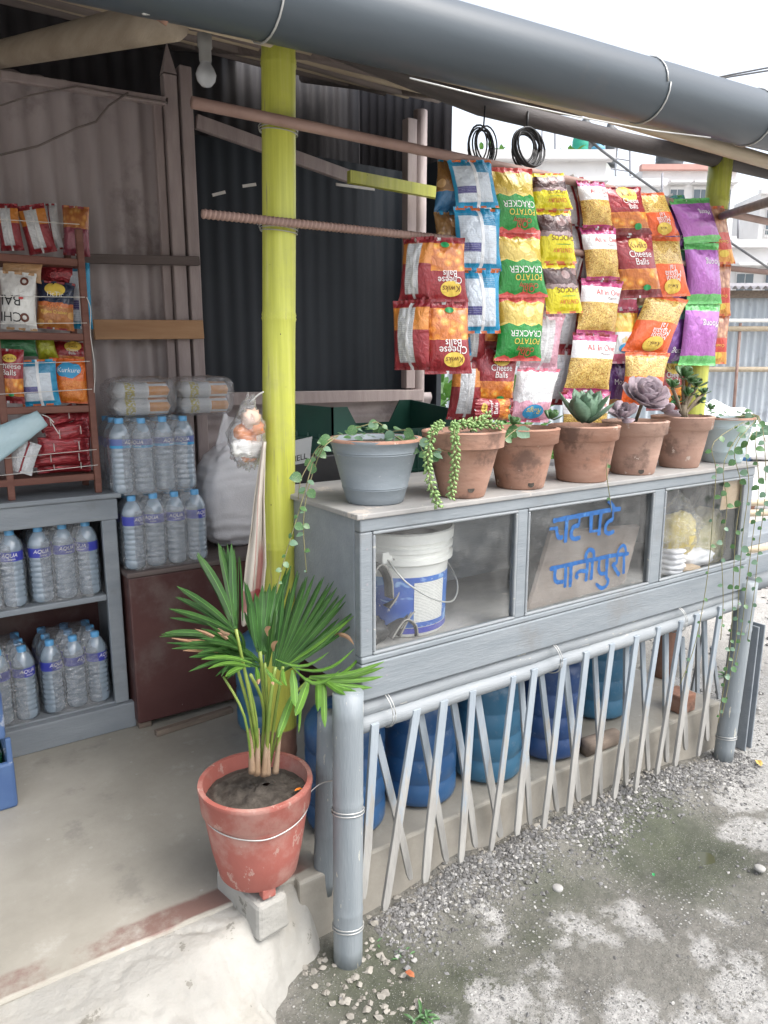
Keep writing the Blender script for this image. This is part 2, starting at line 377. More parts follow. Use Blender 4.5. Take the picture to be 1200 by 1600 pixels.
M['vinestem'] = leaf_mat('vine_stem', (.16, .17, .07), (.28, .24, .13), tr=0, rough=.7)
M['burro'] = leaf_mat('burro_tail', (.20, .36, .12), (.36, .50, .20), tr=.1, rough=.5)
M['rosette'] = leaf_mat('green_rosette', (.13, .22, .15), (.20, .32, .21), tr=.1, rough=.5)
M['rosette_pink'] = leaf_mat('pink_rosette', (.30, .23, .26), (.42, .34, .37), tr=.1, rough=.55)
M['jade'] = leaf_mat('jade_leaf', (.05, .13, .05), (.12, .22, .085), tr=.08, rough=.3)
M['bark'] = pm('bark', (.12, .09, .06), (.2, .16, .11), 20, .85, .5, 60)
M['foliage'] = leaf_mat('bush_leaf', (.06, .16, .03), (.13, .26, .06))
# ================================================================ the setting: ground, floor, ramp
FL = 0.20          # shop floor above the road
WY = 3.10          # back wall
def sstep(a, b, x):
    t = max(0.0, min(1.0, (x - a) / (b - a))); return t * t * (3 - 2 * t)
PUD = atZ(1062, 1330, 0)
def ground_z(x, y):
    d = math.hypot(x - 1.8, y - 1.0)
    if d > 12: return -.012
    k = 1 - sstep(6, 12, d)
    z = (.014 * nz(x * 1.7, y * 1.7, 3) + .007 * nz(x * 6, y * 6, 7) + .003 * nz(x * 19, y * 19, 1)) * k
    z += .055 * sstep(1.28, 1.53, y) * sstep(.95, 1.3, x) * (1 - sstep(2.2, 2.6, x)) * (1 + .5 * nz(x * 5, y * 5, 9)) * (1 - sstep(1.7, 2.2, y))
    q = math.hypot((x - PUD.x) * .8, (y - PUD.y) * 1.5)
    z -= .022 * (1 - sstep(.05, .34, q + .06 * nz(x * 6, y * 6, 4)))
    return z
def ground_mat():
    t = NT('gravel_ground'); o = t.coord()
    nv = t.n('TexNoise'); nv.inputs['Scale'].default_value = 5; nv.inputs['Detail'].default_value = 7; t.l(o, nv.inputs['Vector'])
    add = t.n('VectorMath'); add.operation = 'MULTIPLY_ADD'; t.l(nv.outputs['Color'], add.inputs[0]); add.inputs[1].default_value = (.34, .34, 0); t.l(o, add.inputs[2])
    def blobs(lst, soft):
        acc = None
        for (px, py, r) in lst:
            p = atZ(px, py, 0)
            d = t.n('VectorMath'); d.operation = 'DISTANCE'; t.l(add.outputs[0], d.inputs[0]); d.inputs[1].default_value = (p.x + .17, p.y + .17, 0)
            k = t.step(d.outputs['Value'], r + soft, r - soft)
            acc = k if acc is None else t.math('MAXIMUM', acc, k)
        return acc
    n1 = t.noise(3.2, 9, o, .7); n2 = t.noise(38, 6, o, .7)
    c = t.ramp(n1, [(.28, (.085, .082, .072)), (.5, (.145, .14, .122)), (.72, (.22, .212, .19))])
    far = t.math('MAXIMUM', t.step(t.xyz(o)[0], 2.7, 4.5), t.step(t.xyz(o)[1], .45, .1))  # yard beyond the case; unseen ground in front also pale, bouncing light into the shop
    c = t.mix(far, c, t.ramp(n1, [(.3, (.38, .365, .34)), (.7, (.52, .50, .47))]))
    c = t.mix(t.math('MULTIPLY', t.step(n2, .4, .7), .35), c, (.30, .28, .25))
    moss = blobs([(590, 1520, .13), (640, 1590, .17), (720, 1530, .12), (560, 1580, .1), (880, 1400, .08), (960, 1330, .14), (1060, 1320, .22), (830, 1460, .07), (1000, 1290, .1)], .14)
    c = t.mix(t.math('MULTIPLY', moss, .92), c, t.ramp(t.noise(9, 8, o, .7), [(.3, (.030, .037, .020)), (.7, (.080, .090, .052))]))
    pale = blobs([(922, 1459, .06), (987, 1433, .045), (784, 1562, .07), (987, 1575, .08), (885, 1491, .035), (843, 1527, .04), (1170, 1555, .12), (860, 1580, .05), (1080, 1470, .05), (760, 1445, .04), (1120, 1420, .04), (1192, 1225, .20), (1195, 1310, .12), (1195, 1120, .5), (700, 1600, .03), (1090, 1600, .07)], .035)
    pale = t.math('MULTIPLY', pale, t.step(t.math('ADD', t.noise(26, 8, o, .8), t.math('MULTIPLY', pale, .12)), .52, .565))
    c = t.mix(pale, c, t.ramp(t.noise(60, 6, o, .7), [(.3, (.24, .235, .222)), (.7, (.45, .44, .418))]))
    # small crushed stones pressed into the surface
    vs = t.vor(75, o); stone = t.step(vs, .30, .22)
    keep = t.step(t.noise(2.6, 6, o, .6), .44, .60)
    keep = t.math('MAXIMUM', t.math('MULTIPLY', keep, .8), pale)
    sc_ = t.n('TexVoronoi'); sc_.inputs['Scale'].default_value = 75; t.l(o, sc_.inputs['Vector'])
    tone = t.ramp(t.xyz(sc_.outputs['Color'])[0], [(.2, (.17, .17, .165)), (.6, (.36, .355, .34)), (.9, (.56, .55, .52))])
    k = t.math('MULTIPLY', stone, keep)
    c = t.mix(k, c, tone)
    v2 = t.n('TexVoronoi'); v2.inputs['Scale'].default_value = 190; t.l(o, v2.inputs['Vector'])
    grit = t.math('MULTIPLY', t.step(v2.outputs['Distance'], .34, .22), t.step(t.noise(4.5, 7, o, .7), .36, .56))
    c = t.mix(t.math('MULTIPLY', grit, .75), c, t.ramp(t.xyz(v2.outputs['Color'])[1], [(.1, (.07, .068, .06)), (.6, (.22, .215, .20)), (.95, (.46, .45, .42))]))
    k = t.math('ADD', k, t.math('MULTIPLY', grit, .5))
    h = t.math('ADD', t.math('MULTIPLY', k, .6), t.noise(22, 9, o, .75))
    rough = t.math('SUBTRACT', .95, t.math('MULTIPLY', moss, .35))
    return t.bsdf(c, rough, t.bump(h, .9, .014))
M['ground'] = ground_mat()
mb = MB()
def gmap(t, c, near, lo, hi):
    s = 2 * t - 1; e = near * s + (abs(s) ** 4) * ((hi - c - near) if s > 0 else -(c - near - lo) ) * 1.0
    return c + e
mb.sheet(lambda u, v: (lambda x, y: (x, y, ground_z(x, y)))(gmap(u, 1.9, 2.4, -60, 140), gmap(v, 1.3, 1.5, -60, 140)), 230, 190)
mb.build('gravel_road', M['ground'], smooth=True, local=True, kind='structure')

# puddle
mb = MB(); n = 40
pts = []
for j in range(n):
    a = 2 * math.pi * j / n; r = .20 * (1 + .35 * nz(math.cos(a) * 1.5, math.sin(a) * 1.5, 5))
    pts.append((PUD.x + 1.6 * r * math.cos(a), PUD.y + .9 * r * math.sin(a), -.0228))
mb.add(pts, [list(range(n))])
t = NT('puddle_water'); M['water'] = t.bsdf((.06, .062, .035), .06, t.bump(t.noise(8, 2), .03, .01))
mb.build('puddle', M['water'], kind='structure')

def concrete_mat():
    t = NT('floor_concrete'); o = t.coord(); x, y, z = t.xyz(o)
    n = t.noise(2.2, 8, o, .65)
    c = t.ramp(n, [(.3, (.255, .238, .20)), (.5, (.33, .31, .265)), (.72, (.41, .385, .335))])
    c = t.mix(t.math('MULTIPLY', t.step(t.noise(9, 8, o, .7), .55, .75), .5), c, (.48, .46, .42))
    c = t.mix(t.math('MULTIPLY', t.step(t.noise(4, 7, o, .7), .57, .70), .55), c, (.20, .19, .165))
    c = t.mix(t.math('MULTIPLY', t.step(t.vor(11), .07, .045), .6), c, (.45, .43, .39))
    yy = t.math('ADD', y, t.math('MULTIPLY', t.math('SUBTRACT', t.noise(7, 6), .5), .03))
    red = t.math('MULTIPLY', t.math('MULTIPLY', t.step(yy, 1.592, 1.602), t.step(yy, 1.672, 1.655)), t.step(x, .86, .80))
    wear = t.math('MULTIPLY', t.step(t.math('ADD', t.noise(4, 8, o, .7), t.math('MULTIPLY', x, .25)), .46, .66), .85)
    c = t.mix(t.math('MULTIPLY', red, wear), c, (.17, .085, .07))
    side = t.step(z, FL - .004, FL - .02)
    c = t.mix(side, c, t.ramp(t.noise(5, 8, o, .7), [(.3, (.24, .22, .185)), (.7, (.36, .335, .29))]))
    return t.bsdf(c, t.ramp(n, [(.3, .42), (.7, .6)]), t.bump(t.noise(30, 8, o, .65), .2, .006))
M['concrete'] = concrete_mat()
mb = MB()
L6 = [(-4, 1.59), (.78, 1.59), (.78, 1.56), (2.72, 1.56), (2.72, WY + .6), (-4, WY + .6)]
mb.add([(x, y, FL) for x, y in L6] + [(x, y, -.2) for x, y in L6], [(0,1,2,3,4,5)] + [(i, i + 6, (i + 1) % 6 + 6, (i + 1) % 6) for i in range(6)])
mb.build('shop_floor', M['concrete'], local=True, bevel=.008, kind='structure')

M['plaster'] = pm('pale_plaster', (.27, .262, .238), (.37, .36, .33), 4, .9, .6, 34, None, (.19, .18, .155), .62, 12, dirt=(.30, .285, .25), dirtthr=.5, dist=.01)
mb = MB()
def ramp_z(x, y):
    crk = abs(nz(x * 3.1, y * 4.3, 12)); crk2 = abs(nz(x * 8, y * 9, 14))
    foot = 1.03 + .47 * sstep(.20, .86, x + .05 * nz(x * 6, y * 6, 2))
    s = sstep(foot - .05, foot + .16 + .25 * (1 - sstep(.3, .7, x)), y)
    e = 1 - sstep(.80, .87, x + .04 * nz(x * 9, y * 9, 8))
    s = max(0, min(1, s + .09 * nz(x * 14, y * 14, 3) * (s * (1 - s)) * 4 + .06 * nz(x * 40, y * 40, 9) * (s * (1 - s)) * 4))
    return -.005 * (crk < .022) - .003 * (crk2 < .03) - .06 + (.252 * s * e) + .0025 * nz(x * 7, y * 7, 5) + .005 * abs(nz(x * 13, y * 13, 16)) * (1 - s) + .003 * nz(x * 30, y * 30, 6) * (1 - s * .75)
mb.sheet(lambda u, v: (lambda x, y: (x, y, min(ramp_z(x, y), FL - .003)))(-3 + 3.95 * (u ** .45), .3 + 1.295 * v), 260, 170)
mb.build('plaster_ramp', M['plaster'], smooth=True, local=True, kind='structure')

# loose gravel along the foot of the lattice and over the road
rg = rng(11)
def pebbles(name, spots, mat, label):
    mb = MB()
    base = [(1,0,0),(-1,0,0),(0,1,0),(0,-1,0),(0,0,1),(0,0,-1),(.6,.6,.5),(-.6,.6,-.5),(-.6,-.6,.5),(.6,-.6,-.5)]
    fs = [(0,6,4),(6,2,4),(0,9,5),(2,6,0),(0,4,9),(9,3,5),(4,8,9),(8,3,9),(4,2,1),(4,1,8),(2,7,1),(2,5,7),(7,5,1),(1,5,3),(1,3,8),(0,5,2)]
    for (x, y, r, k) in spots:
        sx, sy, sz = r * rg.uniform(.7, 1.4), r * rg.uniform(.7, 1.4), r * rg.uniform(.45, .85); a = rg.uniform(0, 6.3); ca, sa = math.cos(a), math.sin(a)
        z = ground_z(x, y) + sz * .3
        vs = []
        for p in base:
            px, py, pz = [q * rg.uniform(.75, 1.2) for q in p]; px *= sx; py *= sy
            vs.append((x + px * ca - py * sa, y + px * sa + py * ca, z + pz * sz))
        mb.add(vs, fs, k)
    return mb.build(name, mat, local=True, kind='stuff', label=label, cat='gravel')
sp = []
while len(sp) < 7500:
    if rg.random() < .72:
        x = rg.uniform(.98, 2.75); y = 1.50 - abs(rg.gauss(0, .095)) + .035; r = rg.choice((.0025, .003, .0035, .004, .005, .006, .008))
        if rg.random() > .25 + .75 * sstep(-.25, .25, nz(x * 3, y * 3, 21)): continue
    else:
        x = rg.uniform(.75, 3.6); y = rg.uniform(.75, 1.6); r = rg.choice((.002, .0025, .003, .004, .006))
        if rg.random() > .12 + .9 * sstep(0, .4, nz(x * 2.6, y * 2.6, 33)): continue
    if math.hypot((x - PUD.x) * .8, (y - PUD.y) * 1.5) < .20 and rg.random() < .9: continue
    if math.hypot(x - .72, y - 1.12) < .33 and rg.random() < .75: continue
    sp.append((x, y, r, rg.choice((0, 0, 1, 2, 2))))
for _ in range(1500):
    x = rg.uniform(2.75, 6.5); y = rg.uniform(1.0, 5.0); sp.append((x, y, rg.choice((.008, .012, .016)), rg.choice((0, 1, 2))))
M['peb0'] = pm('grey_stone', (.13, .13, .127), (.22, .215, .21), 40, .85, .3, 80)
M['peb1'] = pm('pale_stone', (.25, .245, .23), (.38, .37, .35), 40, .85, .3, 80)
M['peb2'] = pm('dark_stone', (.085, .083, .08), (.14, .135, .13), 40, .85, .3, 80)
pebbles('gravel', sp, [M['peb0'], M['peb1'], M['peb2']], 'loose grey and white gravel scattered beside the lattice')
M['rubble'] = pm('dusty_rubble', (.20, .185, .16), (.32, .30, .26), 20, .9, .4, 50)
rg = rng(12); sp = []
for _ in range(260):                                    # lumps of broken plaster and cement round the ramp's end and along the slab
    if rg.random() < .45: x, y = rg.uniform(.74, .96), rg.uniform(1.22, 1.50)
    else: x, y = rg.uniform(.95, 2.6), rg.uniform(1.50, 1.555)
    sp.append((x, y, rg.uniform(.003, .011), 0))
pebbles('plaster_rubble', sp, [M['rubble']], 'broken pale plaster lumps along the foot of the slab')

# dry leaves, a bottle cap and bits on the road
def flatleaf(px, py, mat, L, a, label, name='dry_leaf', cat='leaf'):
    p = atZ(px, py, .008); mb = MB(); c, s = math.cos(a), math.sin(a)
    q = [(-.5, 0, 0), (-.2, .3, .15), (.3, .28, .2), (.55, 0, .05), (.3, -.28, .22), (-.2, -.3, .12)]
    mb.add([(p.x + L*(x*c - y*s), p.y + L*(x*s + y*c), p.z + L*z) for x, y, z in q], [(0,1,2,3), (0,3,4,5)])
    mb.build(name, mat, label=label, cat=cat)
M['leaf_red'] = pm('dead_leaf_red', (.30, .08, .03), (.42, .16, .07), 20, .6, .2)
M['leaf_yel'] = pm('dead_leaf_yellow', (.50, .34, .08), (.6, .42, .14), 20, .6, .2)
flatleaf(641, 1523, M['leaf_red'], .028, 1.9, 'curled red brown dead leaf on the mossy ground')
flatleaf(993, 1252, M['leaf_yel'], .035, .3, 'yellow dead leaf on the gravel below the lattice')
flatleaf(1186, 1193, M['leaf_yel'], .04, .9, 'orange dead leaf on gravel right of the far post')
flatleaf(1021, 1367, M['letter_green'], .014, .7, 'small bright green scrap of plastic beside the puddle', 'plastic_scrap', 'scrap')
for i, (px, py) in enumerate(((871, 1389), (1187, 1358))):
    p = atZ(px, py, .006); mb = MB(); mb.lathe([(.016, 0), (.017, .006), (.012, .009), (.0001, .010)], p, 14)
    mb.build('flat_stone', M['peb1'], smooth=True, label=('round pale flat stone on the mossy patch', 'round pale flat stone at the right edge of the road')[i], cat='stone')
def weed(px, py, n, L, label, seed):
    p = atZ(px, py, 0); r = rng(seed); mb = MB()
    for i in range(n):
        a = r.uniform(0, 6.3); blade(mb, p + V((r.uniform(-.02, .02), r.uniform(-.02, .02), 0)), V((math.cos(a), math.sin(a), r.uniform(.3, 1.2))).normalized(), L * r.uniform(.5, 1.1), L * .22, 18, 3)
    mb.build('weed', M['vine'], label=label, cat='weed')
def blade(mb, p, d, L, w, droop=10.0, seg=5, fold=.22, mi=0, tip=.0, blunt=.45, up=V((0,0,1)), mit=None):
    # a leaf blade: starts at p along d, bends down `droop` degrees per segment
    p = V(p); d = V(d).normalized(); st = L / seg; o = len(mb.v)
    for i in range(seg + 1):
        t = i / seg
        sd = d.cross(up)
        if sd.length < 1e-3: sd = V((1, 0, 0))
        sd.normalize(); nn = sd.cross(d).normalized()
        ww = w * (min(1, .35 + t * 3.2) if t < .25 else 1) * (1 if t < .55 else max(tip, 1 - ((t - .55) / .45) ** (1 / max(blunt, .05)))) / 2
        ww = max(ww, w * .04)
        mb.v += [p - sd * ww + nn * ww * fold * 2, p.copy(), p + sd * ww + nn * ww * fold * 2]
        ax = sd; d = (Matrix.Rotation(-R(droop), 3, ax) @ d).normalized() if droop else d
        p = p + d * st
    for i in range(seg):
        a = o + i * 3; m = mit if (mit is not None and i >= seg - 1) else mi
        mb.f += [[a, a+1, a+4, a+3], [a+1, a+2, a+5, a+4]]; mb.m += [m, m]
weed(628, 1490, 9, .028, 'small weed sprouting on the moss near the near post', 1)
weed(655, 1592, 14, .035, 'low green weed at the bottom edge of the moss', 2)
weed(580, 1478, 7, .026, 'tiny weed beside the foot of the near grey post', 3)
weed(1140, 1060, 10, .07, 'dry grass tuft behind the far grey post', 4)

# ================================================================ the shop: back wall, window, roof
def corr(mb, o, ax, up, w, h, pitch=.085, amp=.009, nv=2, mi=0, per=8):
    o, ax, up = V(o), V(ax).normalized(), V(up).normalized(); nn = ax.cross(up); nu = max(2, int(w / pitch * per))
    mb.sheet(lambda u, v: o + ax * (u * w) + up * (v * h) + nn * (amp * math.cos(2 * math.pi * u * w / pitch)), nu, nv, mi)
wall = thing('corrugated_wall', (0, WY, FL), 'pinkish grey corrugated metal shop wall with timber posts and a dark window opening', 'wall')
for x0, x1, dy_ in ((-1.615, -.54, .012), (-.595, .40, .016), (.34, 1.05, .012)):
    mb = MB(); corr(mb, (x0, WY + dy_ + .004, FL), (1,0,0), (0,0,1), x1 - x0, 2.38, .085, .014); mb.build('metal_sheet', M['wallmetal'], wall, smooth=True)
mb = MB(); corr(mb, (2.42, WY + .04, FL), (0,0,1), (-1,0,0), 1.215, 1.27); mb.build('metal_sheet', M['wallmetal'], wall, smooth=True)
def post(name, x0, x1, z0, z1, y0=WY - .05, y1=WY - .002, m='wallwood'):
    mb = MB(); mb.box((x0, y0, z0), (x1, y1, z1)); return mb.build(name, M[m], wall, bevel=.004)
xa = [atY(px, 350, WY - .05).x for px in (253, 266, 268, 288, 292, 310)]
post('post', xa[0], xa[1], FL, 2.58, WY - .03)
pp = post('post', xa[2], xa[3], FL, 2.66, WY - .05)
post('post', xa[4], xa[5], FL, 2.70, WY - .055)
mb = MB(); x0, x1 = xa[2], xa[3]
mb.add([(x0, WY-.05, 2.662), (x1, WY-.05, 2.662), (x1, WY-.002, 2.662), (x0, WY-.002, 2.662), ((x0+x1)/2, WY-.026, 2.78)], [(0,1,4), (1,2,4), (2,3,4), (3,0,4)])
mb.build('post_tip', M['wallwood'], wall)
def wbar(name, pa, pb, w, d, m, y):
    mb = MB(); mb.bar(atY(*pa, y), atY(*pb, y), d, w); return mb.build(name, M[m], wall, bevel=.003)
wbar('batten', (120, 404), (311, 408), .035, .025, 'battendark', WY - .075)
wbar('plank', (146, 515), (317, 515), .075, .022, 'plank', WY - .085)
wbar('rail', (0, 118), (262, 160), .03, .03, 'wallwood', WY - .035)
wbar('brace', (306, 190), (545, 276), .055, .025, 'wallwood', WY - .01)
wbar('sill', (311, 624), (657, 617), .055, .06, 'wallwood', WY - .03)
wr = [atY(px, 450, WY - .05).x for px in (636, 650, 668)]
post('post', wr[0], wr[1], 1.44, 2.70, WY - .05)
mb = MB(); mb.tube([(wr[1] + .035, WY - .02, FL), (wr[1] + .04, WY - .02, 2.75)], .034, 12); mb.build('corner_pole', M['wallwood'], wall, smooth=True)
# dark room behind the window
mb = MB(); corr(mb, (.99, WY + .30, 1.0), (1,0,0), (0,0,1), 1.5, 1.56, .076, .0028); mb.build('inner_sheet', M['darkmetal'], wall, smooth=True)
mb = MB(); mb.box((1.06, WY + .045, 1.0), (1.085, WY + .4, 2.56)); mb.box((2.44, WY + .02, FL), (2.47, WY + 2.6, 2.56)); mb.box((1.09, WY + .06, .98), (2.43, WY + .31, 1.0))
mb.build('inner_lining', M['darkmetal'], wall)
M['dim'] = pm('shade_dark_tin', (.045, .042, .045), (.075, .07, .073), 3, .6, .15, 20)  # shade under the roof is put into this tin's dark colour
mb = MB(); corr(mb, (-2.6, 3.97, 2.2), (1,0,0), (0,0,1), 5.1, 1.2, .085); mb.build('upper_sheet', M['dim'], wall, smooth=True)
mb = MB(); corr(mb, (2.49, WY + .0, 2.57), (0,1,0), (0,0,1), .86, .75, .085); mb.build('added_side_sheet', M['dim'], wall, smooth=True)  # side sheet added to keep sky light out above the window
for i, (a, b) in enumerate((((332, 305), (352, 300)), ((379, 291), (400, 288)), ((525, 288), (585, 296)))):
    mb = MB(); mb.bar(atY(*a, WY + .02), atY(*b, WY + .02), .004, .012); mb.build('torn_strip', M['string'], wall)

roof = thing('tin_roof', (0, 1.42, 2.37), 'corrugated tin lean-to roof on bamboo rafters seen from below', 'roof')
RS = .34
def rz(y): return 2.318 + RS * (y - 1.42)
up = V((0, 1, RS)).normalized()
for x0, x1, y1 in ((-2.6, -1.3, 4.0), (-1.31, -.2, 4.0), (-.21, .9, 4.0), (.89, 1.75, 4.0)):
    mb = MB(); corr(mb, (x0, 1.43, rz(1.43)), (1,0,0), up, x1 - x0, (y1 - 1.43) * math.sqrt(1 + RS*RS), .076, .009, 3); mb.build('tin_sheet', M['rooftin'], roof, smooth=True)
mb = MB(); corr(mb, (2.45, 1.43, rz(1.43)), (1,0,0), up, 1.5, .62, .076, .009, 3); mb.build('tin_sheet', M['rooftin'], roof, smooth=True)
mb = MB(); corr(mb, (1.74, 1.88, rz(1.88)), (1,0,0), up, .62, 2.1, .076, .009, 3); mb.build('tin_sheet', M['rooftin'], roof, smooth=True)
for y, r, m, x1 in ((1.50, .022, 'bamboo', 3.9), (1.98, .02, 'bamboo', 2.2), (2.35, .022, 'bamboo', 2.25), (2.75, .022, 'bamboo', 2.25), (3.2, .022, 'bamboo', 2.3), (2.15, .024, 'bamboo_dark', 2.25), (2.55, .022, 'bamboo_dark', 2.25), (2.95, .026, 'bamboo_dark', 2.3), (3.4, .025, 'bamboo_dark', 2.3)):
    mb = MB(); pts = [(-2.5 + i * (x1 + 2.5) / 14, y + .01 * nz(i * 1.3, y), rz(y) - .035 - r - (.052 if y == 1.50 else 0) + .012 * nz(i * .9, y * 3)) for i in range(15)]
    mb.tube(pts, r, 10); mb.build('purlin', M[m], roof, smooth=True)
a = atY(268, 30, 1.46); b = atY(-2, 86, 2.7)
mb = MB(); mb.tube([a + (b - a) * (i / 8) + V((0, 0, .008 * nz(i))) for i in range(9)], [.036 + .002 * nz(i * 3) for i in range(9)], 12); mb.build('rafter', M['bamboo_y'], roof, smooth=True)
mb = MB(); mb.tube([a + (b - a) * 1.0, a + (b - a) * 1.8], .036, 12); mb.build('rafter', M['bamboo_y'], roof, smooth=True)
for x in (1.32, 2.1):
    mb = MB(); mb.tube([(x, 1.9, rz(1.9) - .06), (x, 3.9, rz(3.9) - .06)], .03, 10); mb.build('rafter', M['bamboo_dark'], roof, smooth=True)
mb = MB(); mb.bar(atY(545, 276, 2.95), atY(700, 305, 2.95), .03, .05); mb.build('yellow_batten', M['pole'], roof)
mb = MB(); mb.bar(atY(255, 20, 1.455), atY(428, 62, 1.455), .03, .022); mb.build('eave_batten', M['bamboo'], roof, bevel=.003)
mb = MB(); mb.tube([atY(218, 4, 1.42), atY(262, 32, 1.42)], .010, 8); mb.build('copper_rod', M['terra'], roof, smooth=True)
mb = MB()
for (px, py) in ((222, 3), (226, 10)):
    c = atY(px, py, 1.40); mb.tube([c + V((.012 * math.cos(k * .9), 0, .012 * math.sin(k * .9))) for k in range(8)], .003, 6)
mb.build('wire_knot', M['wire'], roof, smooth=True)

# plate beam over the poles, the gutter, wires
BY = 1.85
mb = MB(); pts = [(-.4, BY, 2.385), (.9, BY, 2.40), (1.6, BY, 2.325), (2.3, BY, 2.332), (2.85, BY, 2.35), (3.3, BY - .02, 2.35), (3.9, BY - .04, 2.355)]
mb.tube(pts, [.034, .032, .028, .028, .029, .030, .030], 12)
M['beam'] = pm('dark_beam', (.045, .038, .036), (.085, .07, .065), 4, .65, .35, 40, (1, 8, 8))  # dark brown tone over the whole beam
mb.build('plate_beam', M['beam'], smooth=True, label='dark round beam resting on top of the yellow poles under the roof', cat='beam')
GY = 1.40
g0 = atY(675, 58, GY); g1 = atY(1200, 191, GY); gd = (g1 - g0).normalized()
gut = thing('gutter_pipe', g0 - gd * 1.2, 'thick dark grey plastic pipe gutter running along the roof edge', 'gutter')
mb = MB(); mb.tube([g0 + gd * (-2.6 + i * .2) + V((0, 0, .004 * nz(i * .5))) for i in range(25)], .077, 28); mb.build('pipe', M['gutter'], gut, smooth=True)
def loop(mb, c, ax, r, n=20, wr=.002, a0=0, a1=360, turns=1, drop=0):
    ax = V(ax).normalized(); s = ax.cross(V((0,0,1))); s.normalize(); u = s.cross(ax)
    k = int(n * turns); mb.tube([c + (s * math.cos(R(a0 + (a1 - a0) * i / n)) + u * math.sin(R(a0 + (a1 - a0) * i / n))) * r + ax * (drop * i / n) for i in range(k + 1)], wr, 6)
for px, py, dr in ((1004, 130, .012), (1172, 185, .0), (395, 20, .03)):
    c = atY(px, py, GY); c = g0 + gd * (c - g0).dot(gd); mb = MB(); loop(mb, c, gd, .0795, 24, .0022, drop=dr)
    if px == 1172:
        mb.tube([c + V((0, -.079, -.02)), c + V((.01, -.076, -.10)), c + V((.0, -.07, -.15))], .002, 6); mb.tube([c + V((0, -.079, -.02)), c + V((.015, -.078, -.08)), c + V((.018, -.07, -.13))], .002, 6)
    mb.build('wire_strap', M['wire'], gut, smooth=True)
mb = MB(); mb.tube([atY(x, y, GY - .06) for x, y in ((640, 122), (760, 152), (900, 182), (1020, 204), (1110, 215))], .0018, 6); mb.build('tie_wire', M['wire'], gut, smooth=True)

def bamboo_pole(name, p0, p1, r, nodes, mat, label, cat='pole', r1=None, n=20, **kw):
    p0, p1 = V(p0), V(p1); L = (p1 - p0).length; prof = [(0, r)]
    ks = sorted(set([i / 20 for i in range(21)] + sum([[q - .012/L, q - .004/L, q, q + .005/L, q + .014/L] for q in nodes], [])))
    pts, rs = [], []
    for t in ks:
        if t < 0 or t > 1: continue
        rr = r + ((r1 or r) - r) * t
        for q in nodes:
            d = (t - q) * L
            if abs(d) < .013: rr *= (1 + .085 * (1 - abs(d) / .013)) if abs(d) > .001 else 1.02
        pts.append(p0 + (p1 - p0) * t + V((.004 * nz(t * 4, 1, r * 90), .004 * nz(t * 4, 7, r * 90), 0))); rs.append(rr)
    mb = MB(); mb.tube(pts, rs, n)
    return mb.build(name, M[mat], smooth=True, label=label, cat=cat, **kw)
LP0 = V((.872, 1.86, FL)); LP1 = V((.937, 1.87, 2.41))
bamboo_pole('bamboo_pole', LP0, LP1, .047, [.10, .385, .67, .955], 'pole', 'bright yellow painted bamboo pole behind the potted palm', r1=.0435, n=28)
q = atY(1126, 258, BY); bamboo_pole('bamboo_pole', (2.745, BY, FL), (q.x, BY, 2.35), .045, [.12, .4, .68, .93], 'pole2', 'yellow bamboo pole at the far end behind the hanging snacks', n=24)
# rods tied across the poles
def rebar(p, q, r, name, label, mat='rebar'):
    p, q = V(p), V(q); t = thing(name, p, label, 'rod'); mb = MB(); mb.tube([p, q], r, 10); L = (q - p).length; d = (q - p) / L
    mb.build('rod', M[mat], t, smooth=True); mb = MB(); k = int(L / .012)
    for i in range(k):
        c = p + d * (i * .012 + .006); a = d.cross(V((0,0,1))).normalized(); b = a.cross(d)
        vs = []
        for s_ in (-.0022, .0022):
            for j in range(8): an = 2 * math.pi * j / 8; vs.append(c + d * (s_ + .003 * math.sin(an)) + (a * math.cos(an) + b * math.sin(an)) * (r * 1.14))
        mb.add(vs, [(j, (j+1) % 8, 8 + (j+1) % 8, 8 + j) for j in range(8)])
    mb.build('ribs', M[mat], t, smooth=True); return t
RY = 1.80
lo0, lo1 = atY(316, 334, RY), atY(1215, 427, RY); up0, up1 = atY(300, 160, RY), atY(1215, 350, RY)
rod1 = rebar(lo0, lo1, .0105, 'steel_rod', 'lower ribbed steel rod tied across the yellow poles holding snack strips')
up_bar = thing('steel_pipe', up0, 'upper brown pipe tied across the poles above the snack strips', 'rod')
mb = MB(); mb.tube([up0 + (up1 - up0) * (i / 8) + V((0, 0, .004 * nz(i * 2.1))) for i in range(9)], .014, 12); mb.build('pipe', M['rebar'], up_bar, smooth=True)
for (px, py, rod) in ((437, 350, rod1), (445, 192, up_bar)):
    c = LP0 + (LP1 - LP0) * ((atY(px, py, 1.82).z - FL) / (LP1.z - FL)); mb = MB()
    for k in range(3):
        ax = V((.05 * k - .05, .1, 1)).normalized(); loop(mb, c + V((0, 0, -.012 + .006 * k)), V((.06, .08 * (k - 1), 1)), .0495 + .001 * k, 20, .0013)
    mb.tube([c + V((.02, -.05, .01)), c + V((-.01, -.056, .002)), c + V((-.085, -.05, -.008))], .0012, 5)
    mb.build('wire_tie', M['wire'], rod, smooth=True)
p = atY(1120, 340, BY - .02); bb = thing('side_pole', p, 'dark pole reaching from the far yellow pole towards the right edge', 'pole')
mb = MB(); mb.tube([p, atY(1160, 328, BY - .35), atY(1215, 311, BY - .7)], .014, 10); mb.build('pole', M['bamboo_dark'], bb, smooth=True)

